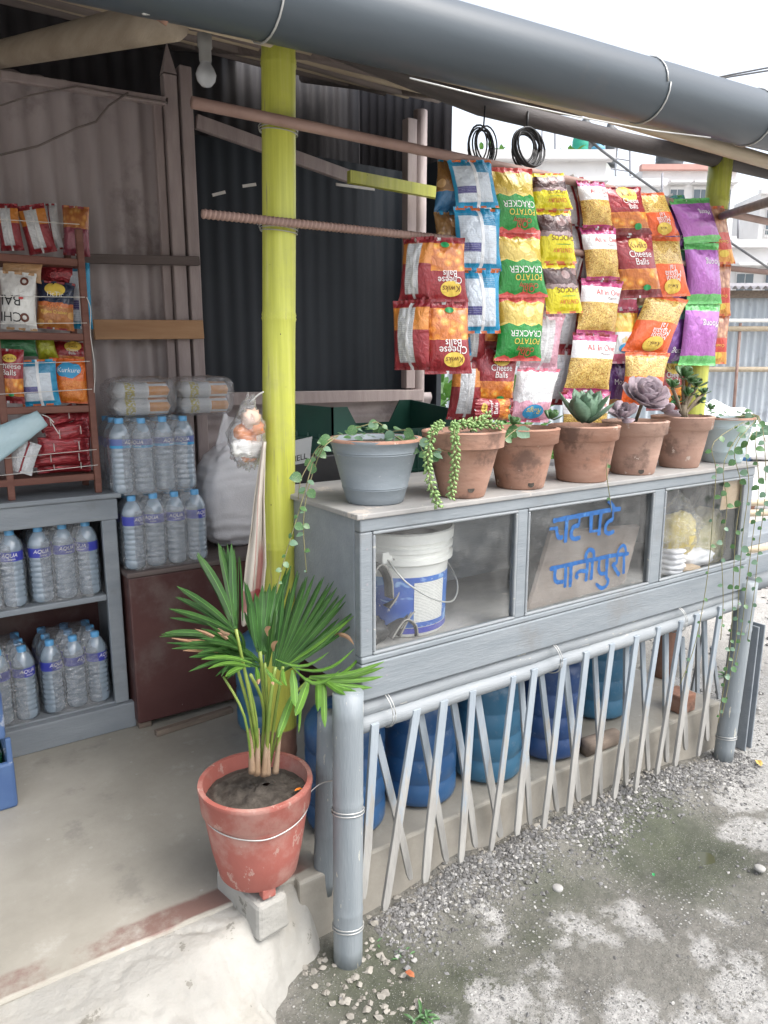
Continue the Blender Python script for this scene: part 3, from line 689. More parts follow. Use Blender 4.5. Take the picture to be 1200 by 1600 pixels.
# cable coils hanging under the beam, loose cables, the lamp
def coil(px, py, r, n, label, seed, mat='black', wr=.0035, y=BY - .03):
    c = atY(px, py, y); rr = rng(seed); mb = MB()
    for k in range(n):
        q = r * rr.uniform(.8, 1.06); cc = c + V((rr.uniform(-.012, .012), rr.uniform(-.015, .015), -q * .1 * rr.random()))
        tl = rr.uniform(-.25, .25); mb.tube([cc + V((q * math.cos(a * .3142) * (1 if not seed % 2 else .75), q * tl * math.sin(a * .3142), q * math.sin(a * .3142))) for a in range(21)], wr, 6)
    mb.tube([c + V((0, 0, r * .9)), c + V((.004, 0, r + .05))], wr, 6)
    mb.build('cable_coil', M[mat], smooth=True, label=label, cat='cable')
coil(822, 230, .055, 9, 'tight round black cable coil hanging under the beam', 2)
coil(755, 226, .058, 7, 'loose oval black cable coil left of the round coil', 3, wr=.0025)
mb = MB(); mb.tube([atY(900, 200, 1.9), atY(940, 235, 3.0), atY(1000, 280, 4.2), atY(1060, 322, 5.5), atY(1140, 378, 8), atY(1210, 425, 12)], [.006, .007, .01, .013, .02, .03], 6); mb.build('power_cable', M['black'], smooth=True, label='thick dark cable sagging from the beam towards the far houses', cat='cable')
mb = MB(); mb.tube([atD(1090, 128, 9), atD(1140, 117, 9.5), atD(1215, 103, 10)], .012, 6); mb.tube([atD(1095, 129, 9), atD(1140, 120, 9.5), atD(1215, 108, 10)], .012, 6); mb.build('overhead_wire', M['black'], smooth=True, label='pair of overhead wires against the white sky', cat='wire')
mb = MB(); mb.tube([atY(x, y, WY - .07) for x, y in ((0, 242), (60, 228), (120, 200), (150, 190), (170, 165), (200, 145))], .004, 6); mb.build('wall_cable', M['bamboo_dark'], smooth=True, label='thin dark cable trailing over the corrugated wall at upper left', cat='cable')
mb = MB(); mb.tube([atY(x, y, WY - .06) for x, y in ((0, 165), (50, 148), (120, 135), (200, 150), (262, 160))], .003, 6); mb.build('wall_cable', M['bamboo_dark'], smooth=True, label='thin cable along the top of the corrugated wall', cat='cable')
bc = atY(322, 118, 2.1); k = pxm(bc)
lamp = thing('light_bulb', bc - V((0, 0, .03)), 'unlit round white light bulb hanging from a holder under the roof', 'light bulb')
mb = MB(); mb.lathe([(.0001, -17*k), (8*k, -15*k), (14*k, -8*k), (16*k, 1*k), (13*k, 9*k), (9*k, 15*k), (8*k, 20*k)], bc, 18); mb.build('bulb', pm('bulb_glass', (.55, .57, .60), None, 5, .25, 0), lamp, smooth=True)
mb = MB(); mb.lathe([(8.5*k, 18*k), (9.5*k, 22*k), (9.5*k, 38*k), (11*k, 40*k), (11*k, 58*k), (4*k, 62*k), (3*k, 90*k)], bc, 16); mb.build('holder', pm('old_holder', (.30, .30, .29), (.36, .36, .35), 8, .5, 0), lamp, smooth=True)
# ================================================================ lettering and blobs
_tc = {}
def text2d(s, shear=0.0):
    if (s, shear) in _tc: return _tc[(s, shear)]
    cu = bpy.data.curves.new('lettering_source', 'FONT'); cu.body = s; cu.size = 1.0; cu.align_x = 'CENTER'; cu.align_y = 'CENTER'; cu.shear = shear; cu.resolution_u = 3
    ob = bpy.data.objects.new('lettering_source', cu); col.objects.link(ob)
    dg = bpy.context.evaluated_depsgraph_get(); me = ob.evaluated_get(dg).to_mesh()
    vs = [(v.co.x, v.co.y) for v in me.vertices]; fs = [list(p.vertices) for p in me.polygons]
    ob.evaluated_get(dg).to_mesh_clear(); bpy.data.objects.remove(ob); bpy.data.curves.remove(cu)
    xs = [p[0] for p in vs]; ys = [p[1] for p in vs]; cx, cy = (min(xs)+max(xs))/2, (min(ys)+max(ys))/2
    vs = [(x - cx, y - cy) for x, y in vs]
    _tc[(s, shear)] = (vs, fs, max(xs) - min(xs)); return _tc[(s, shear)]
def blob(mb, c, r, e=2.6, nu=26, nv=18, amp=.06, fr=2.0, seed=0, mi=0, fn=None, crease=0.0):
    c = V(c)
    def P(u, v):
        a, b = 2 * math.pi * u, math.pi * (v - .5)
        ca, sa, cb, sb = math.cos(a), math.sin(a), math.cos(b), math.sin(b)
        g = lambda q, k: math.copysign(abs(q) ** (2 / k), q)
        p = V((g(cb, e) * g(ca, e), g(cb, e) * g(sa, e), g(sb, e)))
        q = p * fr + V((seed * 3.1, seed * 1.7, seed))
        k = 1 + amp * noise.noise(q) + amp * .5 * noise.noise(q * 2.7)
        if crease: k += crease * (abs(noise.noise(q * 2.2 + V((5, 5, 5)))) - .25)
        p = V((p.x * r[0], p.y * r[1], p.z * r[2])) * k
        if fn: p = fn(p)
        return c + p
    mb.sheet(P, nu, nv, mi)
def rbox(mb, a, b, mi=0): mb.box(a, b, mi)

# ================================================================ the painted display case
CX0, CX1, CF, CB, CZ0, CZ1 = .925, 2.655, 1.474, 1.965, .715, 1.20
case = thing('display_case', ((CX0 + CX1) / 2, 1.72, CZ0), 'grey painted wooden display case with three glass panes under the row of flower pots', 'display case')
def cpart(name, a, b, m='grey_wood', bevel=.004, parent=None):
    mb = MB(); mb.box(a, b); return mb.build(name, M[m], parent or case, bevel=bevel)
cpart('top_board', (CX0 - .012, CF - .006, CZ1 - .014), (CX1 + .012, CB + .012, CZ1), 'grey_top', .003)
cpart('top_rail', (CX0, CF, CZ1 - .047), (CX1, CF + .03, CZ1 - .0145))
cpart('apron_beam', (CX0 - .002, CF - .004, CZ0), (CX1 + .004, CF + .03, .812))
cpart('sill', (CX0, CF - .002, .8135), (CX1, CF + .034, .830))
st = [(CX0, .962), (1.452, 1.492), (2.068, 2.122), (2.60, CX1)]
for x0, x1 in st: cpart('stile', (x0, CF + .0015, .8305), (x1, CF + .0285, CZ1 - .0475))
cpart('side_panel', (CX0 + .002, CF + .032, CZ0 + .004), (CX0 + .018, CB - .012, CZ1 - .015), 'grey_dark')
cpart('side_panel', (CX1 - .018, CF + .032, CZ0 + .004), (CX1 - .002, CB - .012, CZ1 - .015))
cpart('back_rail', (CX0 + .002, CB - .0315, CZ1 - .06), (CX1 - .002, CB - .0125, CZ1 - .0155), 'grey_dark')
cpart('back_panel', (CX0 + .002, CB - .0115, CZ0 + .004), (CX1 - .002, CB, CZ1 - .015), 'grey_dark')
cpart('bottom_board', (CX0 + .0185, CF + .035, .790), (CX1 - .0185, CB - .012, .806), 'grey_top', .002)
cpart('corner_block', (CX0 - .012, CF + .02, .655), (CX0 + .028, CF + .06, CZ0 + .003), 'grey_wood', .003)
panes = []
for i in range(3):
    x0, x1 = st[i][1], st[i + 1][0]
    z0, z1 = .8305, CZ1 - .0475
    mb = MB(); mb.box((x0 - .004, CF + .0135, z0 - .003), (x1 + .004, CF + .0165, z1 + .003)); panes.append(mb.build('glass_pane', M['glass'], case))
    for (a, b) in (((x0, CF - .001, z1 - .0085), (x1, CF + .010, z1)), ((x0, CF - .001, z0), (x1, CF + .010, z0 + .0085)), ((x0, CF - .001, z0 + .009), (x0 + .0085, CF + .010, z1 - .009)), ((x1 - .0085, CF - .001, z0 + .009), (x1, CF + .010, z1 - .009))):
        cpart('bead', a, b, 'grey_rail', .0035)
mb = MB()
for (x, z) in ((.945, .90), (.945, 1.02), (.945, 1.11), (1.0, .77), (1.7, .76), (2.3, .765), (2.62, .9)):
    mb.lathe([(.0001, 0), (.0035, 0)], (0, 0, 0), 8); o = len(mb.v) - 16
    for k in range(o, len(mb.v)): p = mb.v[k]; mb.v[k] = V((x + p.x, CF + (-.0045 if z < .81 else .001), z + p.y))
mb.build('nail_heads', M['letter_grey'], case)
# hand painted blue words on the middle pane
def catmull(P, n=6):
    P = [V(p) for p in P]
    if len(P) < 3: return P
    out = []; Q = [P[0]] + P + [P[-1]]
    for i in range(1, len(Q) - 2):
        for j in range(n):
            t = j / n; a, b, c, d = Q[i-1], Q[i], Q[i+1], Q[i+2]
            out.append(.5 * ((2*b) + (c - a)*t + (2*a - 5*b + 4*c - d)*t*t + (3*b - a - 3*c + d)*t**3))
    out.append(P[-1]); return out
def ribbon(mb, pts, w, y, seed=0):
    P = catmull(pts); o = len(mb.v); k = len(P)
    for i, p in enumerate(P):
        d = (P[min(i+1, k-1)] - P[max(i-1, 0)]); d.normalize(); s = V((-d.z, 0, d.x)); t = i / (k - 1)
        ww = w / 2 * (1 + .28 * nz(i * .6, seed * 3.3) + .12 * nz(i * 2.3, seed)) * (.72 if i in (0, k - 1) else 1)
        for q in (p - s * ww, p + s * ww): mb.v.append(V((q.x, y, q.z)))
    for i in range(k - 1): a = o + 2*i; mb.f.append([a, a+1, a+3, a+2]); mb.m.append(0)
STROKES = [(50, [(180,405),(350,370),(600,322),(880,272),(975,265)]),
 (44, [(140,500),(222,488)]), (46, [(222,470),(228,555),(252,600),(300,592)]), (50, [(345,372),(335,500),(325,660)]),
 (38, [(492,360),(482,465)]), (46, [(485,455),(425,472),(395,530),(396,588),(432,615),(500,597)]),
 (50, [(627,322),(625,440),(620,540)]), (40, [(612,528),(705,518)]), (48, [(742,305),(728,440),(715,575)]),
 (40, [(882,280),(880,390)]), (46, [(880,385),(820,420),(792,480),(797,532),(832,550),(895,525)]), (46, [(820,168),(850,190),(902,272)]),
 (46, [(138,968),(300,930),(560,872),(660,856),(840,815),(1065,786)]),
 (46, [(205,945),(196,1060),(212,1110),(250,1122),(300,1112)]), (46, [(326,925),(322,1060),(315,1185)]), (50, [(388,915),(382,1060),(375,1180)]),
 (44, [(560,992),(500,990),(462,1012),(448,1050),(470,1072)]), (46, [(580,870),(572,990),(560,1112)]), (46, [(638,860),(630,980),(620,1095)]), (46, [(560,872),(562,795),(602,742),(648,765),(652,858)]),
 (42, [(718,855),(710,965),(735,1020),(800,1012)]), (46, [(808,825),(803,960),(796,1075)]), (42, [(796,1070),(818,1095),(800,1160),(742,1190),(690,1150),(690,1130)]),
 (42, [(925,812),(915,890),(870,912)]), (46, [(868,905),(905,970),(950,1042)]), (46, [(1003,800),(1002,910),(998,1022)]), (38, [(925,802),(945,735),(990,690),(1018,715),(1028,792)])]
GLY = CF + .0128
mb = MB()
for i, (w, pts) in enumerate(STROKES):
    P = [atY(840 + x / 7.5, 760 + y / 7.5, GLY) for x, y in pts]
    ribbon(mb, P, w / 7.5 * .00222, GLY - .00012 * i, i)
mb.build('painted_lettering', M['sign_blue'], panes[1])['label'] = 'hand painted blue Devanagari words'

# what stands inside the case
bk = thing('paint_bucket', atZ(648, 1000, .807) + V((.050, .135, 0)), 'dirty white paint bucket with blue label and wire handle inside the case', 'bucket')
B = W[bk]
mb = MB(); mb.lathe([(.0001, .001), (.122, .001), (.126, .008), (.134, .20), (.136, .205), (.147, .212), (.148, .226), (.138, .230), (.138, .240), (.147, .244), (.148, .254), (.139, .258), (.141, .266), (.149, .270), (.151, .296), (.146, .300), (.141, .296), (.134, .20), (.126, .10)], B, 40); mb.build('shell', M['white'], bk, auto=35)
mb = MB(); mb.lathe([(.135, .262), (.06, .268), (.0001, .262)], B, 30, wob=.0); mb.build('contents', M['soil'], bk, smooth=True)
def arcsheet(mb, c, a0, a1, z0, z1, rf, n=20, nv=4): mb.sheet(lambda u, v: c + V((rf(z0 + (z1-z0)*v) * math.cos(R(a0 + (a1-a0)*u)), rf(z0 + (z1-z0)*v) * math.sin(R(a0 + (a1-a0)*u)), z0 + (z1-z0)*v)), n, nv)
brf = lambda z: .126 + .0365 * (z - .008) + .0012
def bucket_label():
    t = NT('bucket_label'); uv = t.coord('UV'); x, y, z = t.xyz(uv)
    n = t.noise(6, 6, t.coord(), .6); c = t.ramp(n, [(.4, (.03, .10, .42)), (.6, (.06, .20, .55))])
    st_ = t.step(t.noise(2.5, 3, t.coord('UV', (3, 1.2, 1)), .4, 1.5), .56, .66); c = t.mix(st_, c, (.28, .45, .72))
    wh = t.step(t.noise(16, 8, t.coord(), .7), .60, .66); c = t.mix(wh, c, (.72, .72, .70))
    return t.bsdf(c, .45)
mb = MB(); arcsheet(mb, B, 150, 372, .030, .175, brf, 40); lab = mb.build('label', bucket_label(), bk, smooth=True)
def info_mat():
    t = NT('info_panel'); uv = t.coord('UV'); x, y, z = t.xyz(uv)
    ln = t.step(t.math('FRACT', t.math('MULTIPLY', y, 26)), .55, .62); gap = t.step(t.noise(9, 2, t.coord('UV', (1, 26, 1))), .42, .46)
    return t.bsdf(t.mix(t.math('MULTIPLY', t.math('MULTIPLY', ln, gap), .75), (.74, .73, .69), (.25, .25, .26)), .5)
mb = MB(); arcsheet(mb, B, 250, 296, .045, .160, lambda z: brf(z) + .0012, 14); mb.build('info_panel', info_mat(), lab, smooth=True)
mb = MB(); mb.lathe([(brf(.02) + .0005, .012), (brf(.03) + .0005, .028)], B, 36); mb.build('label_band', M['label'], bk, smooth=True)
mb = MB(); a0 = R(218); a1 = R(218 + 170)
hp = [B + V((.147 * math.cos(a0), .147 * math.sin(a0), .235)), B + V((-.095, -.15, .18)), B + V((-.02, -.176, .125)), B + V((.062, -.16, .10)), B + V((.132, -.095, .125)), B + V((.162, .0, .17)), B + V((.147 * math.cos(a1), .147 * math.sin(a1), .235))]
mb.tube(catmull(hp), .0025, 8); mb.build('handle', M['wire'], bk, smooth=True)
mb = MB(); c = hp[0] + V((0, -.003, 0)); mb.box(c - V((.016, .004, .016)), c + V((.016, .004, .016))); mb.build('handle_lug', M['white'], bk, bevel=.003)
sh = thing('old_sandals', atZ(592, 1005, .807) + V((0, .01, 0)), 'heap of curled black leather sandals in the left corner of the case', 'sandals'); S = W[sh]
def sole(pts, w, nm='sole'):
    P = catmull([S + V((p[0] * 1.45 + .025, p[1], p[2] * 1.35)) for p in pts], 5); k = len(P)
    mb = MB(); mb.sheet(lambda u, v: P[min(k-1, round(u*(k-1)))] + V((0, (v - .5) * w, 0)), k - 1, 3); ob = mb.build(nm, M['black'], sh, smooth=True)
    ob.modifiers.new('s', 'SOLIDIFY').thickness = .006
    mb = MB(); mb.tube([p + V((0, -w / 2 - .003, 0)) for p in P], .0022, 6); mb.build('sole_edge', pm('worn_edge', (.34, .32, .29), None, 9, .7, 0), ob, smooth=True)
sole([(-.035, 0, .02), (-.05, .01, .09), (-.03, .02, .15), (-.01, .02, .165), (.008, .02, .135), (.012, .02, .09)], .07)
sole([(.006, .02, .07), (.028, .02, .10), (.03, .02, .15), (.015, .02, .17)], .06)
sole([(.05, .0, .145), (.058, .0, .10), (.05, .0, .06), (.025, .0, .025)], .05)
sole([(.02, .0, .01), (.05, .0, .055), (.085, 0, .055), (.105, 0, .02)], .06)
sole([(.0, -.01, .012), (.03, -.01, .045), (.055, -.01, .03), (.06, -.01, .004)], .05)
mb = MB(); blob(mb, S + V((-.015, .02, .03)), (.05, .05, .035), 2.4, 20, 12, .25, 3, 4); mb.build('upper', M['black'], sh, smooth=True)
tl, tr_, br, bl = atY(862, 834, 1.68), atY(1000, 822, 1.68), atY(972, 928, 1.56), atY(826, 956, 1.56)
mb = MB(); off = V((0, .016, .006)); mb.add([tl, tr_, br, bl, tl+off, tr_+off, br+off, bl+off], [(0,3,2,1), (4,5,6,7), (0,1,5,4), (1,2,6,5), (2,3,7,6), (3,0,4,7)])
mb.build('leaning_board', pm('dusty_board', (.25, .20, .17), (.36, .30, .26), 5, .8, .3, 40, (1, 1, 4), (.45, .40, .35), .62, 9), bevel=.002, label='dusty brown wooden board leaning inside the middle pane', cat='board')
M['puffs'] = pm('yellow_puffs', (.62, .44, .05), (.78, .62, .16), 18, .6, .6, 50, dist=.01)
M['puffs2'] = pm('pale_yellow_snack', (.68, .56, .20), (.82, .72, .38), 9, .6, .6, 22, dist=.012)
def snackbag(c, r, mat, label, seed, knot):
    t = thing('snack_bag', c - V((0, 0, r[2])), label, 'plastic bag'); mb = MB(); blob(mb, c, r, 2.3, 24, 16, .14, 2, seed, crease=.2); mb.build('contents', M[mat], t, smooth=True)
    mb = MB(); blob(mb, c + V((0, 0, .02)), (r[0]*1.12, r[1]*1.12, r[2]*1.18), 2.2, 40, 30, .2, 3.2, seed + 1, crease=.35, fn=lambda p: V((p.x * (1 - .85 * sstep(.4, 1.5, p.z / r[2])), p.y * (1 - .85 * sstep(.4, 1.5, p.z / r[2])), p.z * (1 + knot * sstep(.3, 1.1, p.z / r[2]))))); mb.build('clear_bag', M['bag_thin'], t, smooth=True)
snackbag(atY(1057, 834, 1.575), (.085, .055, .080), 'puffs', 'clear bag of bright yellow puffed snacks behind the right pane', 3, .35)
snackbag(atY(1100, 842, 1.62), (.13, .07, .12), 'puffs2', 'larger tied bag of pale yellow snacks behind the right pane', 7, .55)
st_ = thing('plate_stack', atY(1042, 905, 1.57) - V((0, 0, .0)), 'crumpled stack of white wrapped plates at the lower left of the right pane', 'plates'); c = V((W[st_].x, W[st_].y, .807))
mb = MB()
for k in range(5): blob(mb, c + V((.008 * nz(k * 3), .006 * nz(k * 5), .016 + k * .019)), (.052 - .004 * k, .055, .011), 3, 22, 8, .16, 2.5, k)
mb.build('plates', M['sack'], st_, smooth=True)
tt_ = thing('white_bag', atY(1075, 868, 1.62), 'crumpled white plastic bag beneath the yellow snack bags', 'plastic bag'); mb = MB(); q_ = atY(1078, 872, 1.60); blob(mb, V((q_.x, q_.y, .842)), (.11, .06, .036), 2.4, 30, 16, .2, 2.4, 31, crease=.35); mb.build('bag', M['sack'], tt_, smooth=True)
c = atY(1132, 872, 1.60); c.z = .807; cs = thing('cup_stack', c, 'stack of beige paper cups at the right end of the case', 'cups')
prof = []
for k in range(10): prof += [(.040 + .002 * (k % 2), k * .0165), (.046, k * .0165 + .006), (.0455, k * .0165 + .011)]
mb = MB(); mb.lathe(prof + [(.036, .17), (.0001, .172)], c, 24, wob=.06); mb.build('cups', pm('paper_cup', (.52, .40, .28), (.62, .50, .37), 8, .7, .2), cs, smooth=True)
mb = MB(); blob(mb, atZ(1075, 890, .822), (.05, .04, .018), 2.4, 20, 10, .15, 3, 2); mb.build('bread_bun', pm('bun', (.45, .33, .22), (.55, .43, .31), 9, .7, .2), smooth=True, label='flat beige bun lying at the bottom of the right pane', cat='bun')
mb = MB(); q = [atY(x, y, CF + .020) for x, y in ((1133, 744), (1166, 741), (1158, 793), (1125, 797))]; mb.add(q + [p + V((0, .0015, 0)) for p in q], [(0,3,2,1), (4,5,6,7), (0,1,5,4), (1,2,6,5), (2,3,7,6), (3,0,4,7)])
mb.build('brown_paper', pm('brown_paper', (.42, .30, .18), (.50, .37, .24), 6, .8, .1), label='brown paper sheet stuck inside the upper right of the case glass', cat='paper')

# ================================================================ grey bamboo posts, rails and lattice under the case
def grey_post(p0, p1, r, nodes, label, ties):
    t = thing('bamboo_post', p0, label, 'post'); p0, p1 = V(p0), V(p1); L = (p1 - p0).length
    ks = sorted(set([i / 12 for i in range(13)] + sum([[q - .012/L, q - .003/L, q + .003/L, q + .012/L] for q in nodes], []))); pts, rs = [], []
    for k in ks:
        if 0 <= k <= 1: pts.append(p0 + (p1 - p0) * k); rs.append(r * (1 + max([.04 * max(0, 1 - abs(k - q) * L / .012) for q in nodes] + [0])))
    mb = MB(); mb.tube(pts, rs, 24); mb.build('stem', M['grey_bamboo'], t, smooth=True)
    for z in ties:
        mb = MB()
        for k in range(2): loop(mb, p0 + (p1 - p0) * (z / L) + V((0, 0, k * .009)), V((.12, .18, 1)), r * 1.06, 24, .0017)
        mb.build('wire_tie', M['wire'], t, smooth=True)
    return t
grey_post((.864, 1.452, -.01), (.870, 1.448, .765), .0385, [.22, .62], 'thick grey painted bamboo post at the near corner of the case', [.115, .45])
grey_post((.872, 1.59, .12), (.882, 1.565, .655), .031, [.35, .7], 'thinner grey bamboo post just behind the near corner post', [])
grey_post((2.655, 1.49, -.01), (2.672, 1.47, .74), .037, [.3, .75], 'grey painted bamboo post at the far corner of the case with vines', [.10])
RY0 = 1.492
lat = thing('lattice_fence', (1.75, RY0, .03), 'grey bamboo lattice fence of crossed slats below the display case', 'fence')
def rail(z0, z1, y, r):
    mb = MB(); a, b = V((.90, y, z0)), V((2.69, y, z1)); pts, rs = [], []
    for i in range(37):
        t = i / 36; pts.append(a + (b - a) * t + V((0, .003 * nz(i * .4, z0), .004 * nz(i * .35, z0 * 9)))); rs.append(r * (1.05 if i % 9 == 4 else 1))
    mb.tube(pts, rs, 16); mb.build('rail', M['grey_rail'], lat, smooth=True)
rail(.682, .690, RY0 + .012, .026); rail(.642, .655, RY0 - .004, .024)
sA = [((298,535),(246,1270)), ((480,470),(345,1320)), ((605,430),(525,1195)), ((735,385),(685,1105)), ((915,320),(820,1055)), ((1010,285),(935,985)), ((1140,240),(1055,955))]
sB = [((318,575),(470,1190)), ((508,470),(630,1110)), ((655,410),(760,1045)), ((760,380),(872,1000)), ((955,300),(1005,945)), ((1045,270),(1125,885))]
sA2 = [((300,480),(215,1240)), ((425,440),(335,1195)), ((545,400),(440,1160)), ((655,355),(545,1120)), ((765,325),(650,1040)), ((845,290),(740,1000)), ((960,250),(855,950))]
sB2 = [((200,520),(275,1180)), ((345,465),(385,1150)), ((500,415),(510,1100)), ((580,390),(620,1030)), ((695,345),(710,985)), ((775,400),(805,925)), ((885,280),(910,880))]
f1 = lambda p: (480 + p[0] / 2.857, 960 + p[1] / 2.857); f2 = lambda p: (820 + p[0] / 3.158, 880 + p[1] / 3.158)
rg = rng(5)
for lst, fc, y, k in ((sA, f1, RY0 - .027, 0), (sB, f1, RY0 + .016, 1), (sA2, f2, RY0 - .027, 0), (sB2, f2, RY0 + .016, 1)):
    for a, b in lst:
        p, q = atY(*fc(a), y), atY(*fc(b), y); q = q + V((0, .01 * k, 0)); q.z = max(q.z, ground_z(q.x, q.y) - .004)
        p = p + (p - q).normalized() * .03
        w, h = rg.uniform(.020, .027), rg.uniform(.008, .011); mid = p.lerp(q, rg.uniform(.5, .75)) + V((rg.uniform(-.004, .004), 0, 0))
        mb = MB(); d = V((1, 0, 0)) ; o = len(mb.v)
        for c, ww in ((p, w), (mid, w * 1.05), (q + (p - q).normalized() * .02, w * .95), (q, w * .6)):
            mb.v += [c + V((-ww/2, -h/2, 0)), c + V((ww/2, -h/2, 0)), c + V((ww/2, h/2, 0)), c + V((-ww/2, h/2, 0))]
        for i in range(3):
            for j in range(4): a_, b_ = o + i*4 + j, o + i*4 + (j+1) % 4; mb.f.append([a_, b_, b_+4, a_+4]); mb.m.append(0)
        mb.f += [[o+3, o+2, o+1, o], [o+12, o+13, o+14, o+15]]; mb.m += [0, 0]
        mb.build('slat', M['slat'], lat, bevel=.0015)
for x in (1.0, 1.62, 2.25):
    mb = MB()
    for k in range(2): loop(mb, V((x + k * .008, RY0 + .004, .668)), V((1, .05, .08)), .052, 20, .0013)
    mb.build('wire_tie', M['wire'], lat, smooth=True)
# return lattice and bench beyond the far post
bench = thing('grey_bench', (2.95, 1.75, 0), 'grey timber rail and channel leg standing beyond the far end of the case', 'bench')
mb = MB(); mb.bar((2.70, 1.52, .775), (3.9, 1.50, .80), .03, .085); mb.build('rail', M['grey_wood'], bench, bevel=.004)
mb = MB(); mb.bar((2.74, 1.62, .865), (3.9, 1.60, .88), .14, .045); mb.build('plank', M['grey_dark'], bench, bevel=.004)
mb = MB(); mb.tube([(2.72, 1.485, .72), (3.9, 1.47, .73)], .03, 14); mb.build('rail', M['grey_rail'], bench, smooth=True)
lg0, lg1 = atY(1180, 975, 1.5), atY(1160, 1150, 1.5); lg1.z = 0
for dx in (-.022, .022):
    mb = MB(); mb.bar(lg0 + V((dx, 0, 0)), lg1 + V((dx, 0, 0)), .008, .06, (0, 1, 0)); mb.build('leg_flange', M['grey_dark'], bench, bevel=.002)
mb = MB(); mb.bar(lg0 + V((0, .03, 0)), lg1 + V((0, .03, 0)), .05, .006, (0, 1, 0)); mb.build('leg_web', M['grey_dark'], bench, bevel=.002)
side = thing('side_lattice', (2.68, 1.8, .1), 'grey slats of the return lattice seen through the far end', 'fence')
for i, (a, b) in enumerate((((1090, 975), (1092, 1095)), ((1100, 985), (1078, 1070)), ((1112, 1010), (1122, 1110)))):
    p, q = atY(*a, 1.75 + i * .03), atY(*b, 1.75 + i * .03); q.z = FL - .01 if q.x < 2.7 else .0; mb = MB(); mb.bar(p, q, .022, .010, (0, 1, 0)); mb.build('slat', M['grey_dark'], side, bevel=.001)

# ================================================================ water jars under the case
def jar_mat(name, c1, c2):
    t = NT(name); n = t.noise(5, 6, t.coord(), .6); c = t.ramp(n, [(.3, c1), (.7, c2)])
    c = t.mix(t.math('MULTIPLY', t.step(t.noise(26, 8, t.coord(), .75), .54, .72), .5), c, (.25, .31, .37))
    return t.bsdf(c, .3, t.bump(t.noise(70, 4), .08, .003), Transmission_Weight=.15)
M['jar'] = jar_mat('blue_jar', (.03, .10, .25), (.05, .15, .33)); M['jar_teal'] = jar_mat('teal_jar', (.04, .15, .26), (.07, .21, .34)); M['jar_navy'] = jar_mat('navy_jar', (.025, .065, .18), (.04, .09, .24))
JP = [(.0001, .004), (.10, .004), (.116, .016), (.120, .03), (.120, .075), (.115, .082), (.115, .090), (.120, .098), (.120, .155), (.115, .163), (.115, .172), (.120, .18), (.120, .24), (.115, .248), (.115, .257), (.120, .265), (.120, .315), (.116, .33), (.10, .355), (.065, .38), (.032, .395), (.028, .40), (.028, .435), (.0001, .437)]
jl = [((1.03, 1.735), 'jar', 'dark blue water jar behind the near grey posts'), ((1.305, 1.735), 'jar', 'blue water jar, second from the near post behind the lattice'), ((1.575, 1.715), 'jar_teal', 'teal water jar between two darker jars behind the lattice'), ((1.855, 1.70), 'jar_navy', 'navy water jar behind the middle of the lattice'), ((2.24, 1.80), 'jar_teal', 'teal blue water jar nearest the far yellow pole'), ((1.10, 2.42), 'jar_teal', 'pale blue water jar beside the maroon chest behind the palm')]
for (x, y), m, lb in jl:
    t = thing('water_jar', (x, y, FL), lb, 'water jar', 'large blue water jars'); mb = MB(); mb.lathe(JP, (x, y, FL), 32); mb.build('body', M[m], t, auto=50)
    mb = MB(); mb.lathe([(.031, .425), (.032, .43), (.032, .452), (.028, .456), (.0001, .456)], (x, y, FL), 20); mb.build('cap', M['white'], t, smooth=True)
mb = MB(); a, b = atZ(912, 1168, FL + .03), atZ(962, 1150, FL + .03); mb.tube([a, a.lerp(b, .3), b], [.033, .032, .03], 14); mb.build('short_log', M['oldwood'], smooth=True, label='short brown log lying on the slab behind the lattice', cat='log')
c = atZ(1064, 1110, FL); mb = MB(); mb.box(c + V((-.04, -.03, 0)), c + V((.05, .06, .075))); mb.build('red_brick', M['terra'], bevel=.006, label='red brick on the slab beside the far yellow pole', cat='brick')
# ================================================================ grey cabinet, maroon chest, snack rack
CY = 2.70
cab = thing('grey_cabinet', (.1, CY + .18, FL), 'grey painted wooden shelf cabinet filled with packs of bottled water', 'cabinet')
def gp(name, a, b, m='grey_dark', parent=None, bevel=.004):
    mb = MB(); mb.box(a, b); return mb.build(name, M[m], parent or cab, bevel=bevel)
gp('top_board', (-.8, CY - .012, 1.087), (.675, 3.06, 1.105)); gp('top_beam', (-.8, CY, 1.008), (.662, CY + .025, 1.0865))
gp('stile', (.604, CY + .003, .302), (.655, CY + .028, 1.0075)); gp('plinth', (-.8, CY - .012, FL), (.672, CY + .022, .300))
gp('shelf', (-.8, CY + .010, .708), (.6035, 3.05, .730)); gp('shelf', (-.8, CY + .0225, .285), (.640, 3.05, .305))
gp('side_panel', (.641, CY + .0285, FL), (.655, 3.05, 1.0865)); gp('back_panel', (-.8, 3.0505, FL), (.66, 3.06, 1.0865), 'chest')
chest = thing('maroon_chest', (1.0, 2.85, FL), 'scratched maroon wooden chest carrying stacked water packs', 'chest')
gp('body', (.668, 2.645, .225), (1.48, 3.03, .795), 'chest', chest, .006); gp('lid', (.662, 2.638, .7955), (1.49, 3.035, .815), 'battendark', chest, .005)
gp('foot', (.672, 2.655, FL), (.72, 3.02, .2245), 'oldwood', chest, .003); gp('foot', (1.40, 2.655, FL), (1.46, 3.02, .2245), 'oldwood', chest, .003)
mb = MB(); a, b = atZ(243, 1146, FL + .012), atZ(362, 1108, FL + .012); mb.bar(a, b, .025, .022); mb.build('wooden_stick', M['oldwood'], bevel=.003, label='thin grey wooden stick on the floor in front of the chest', cat='stick')

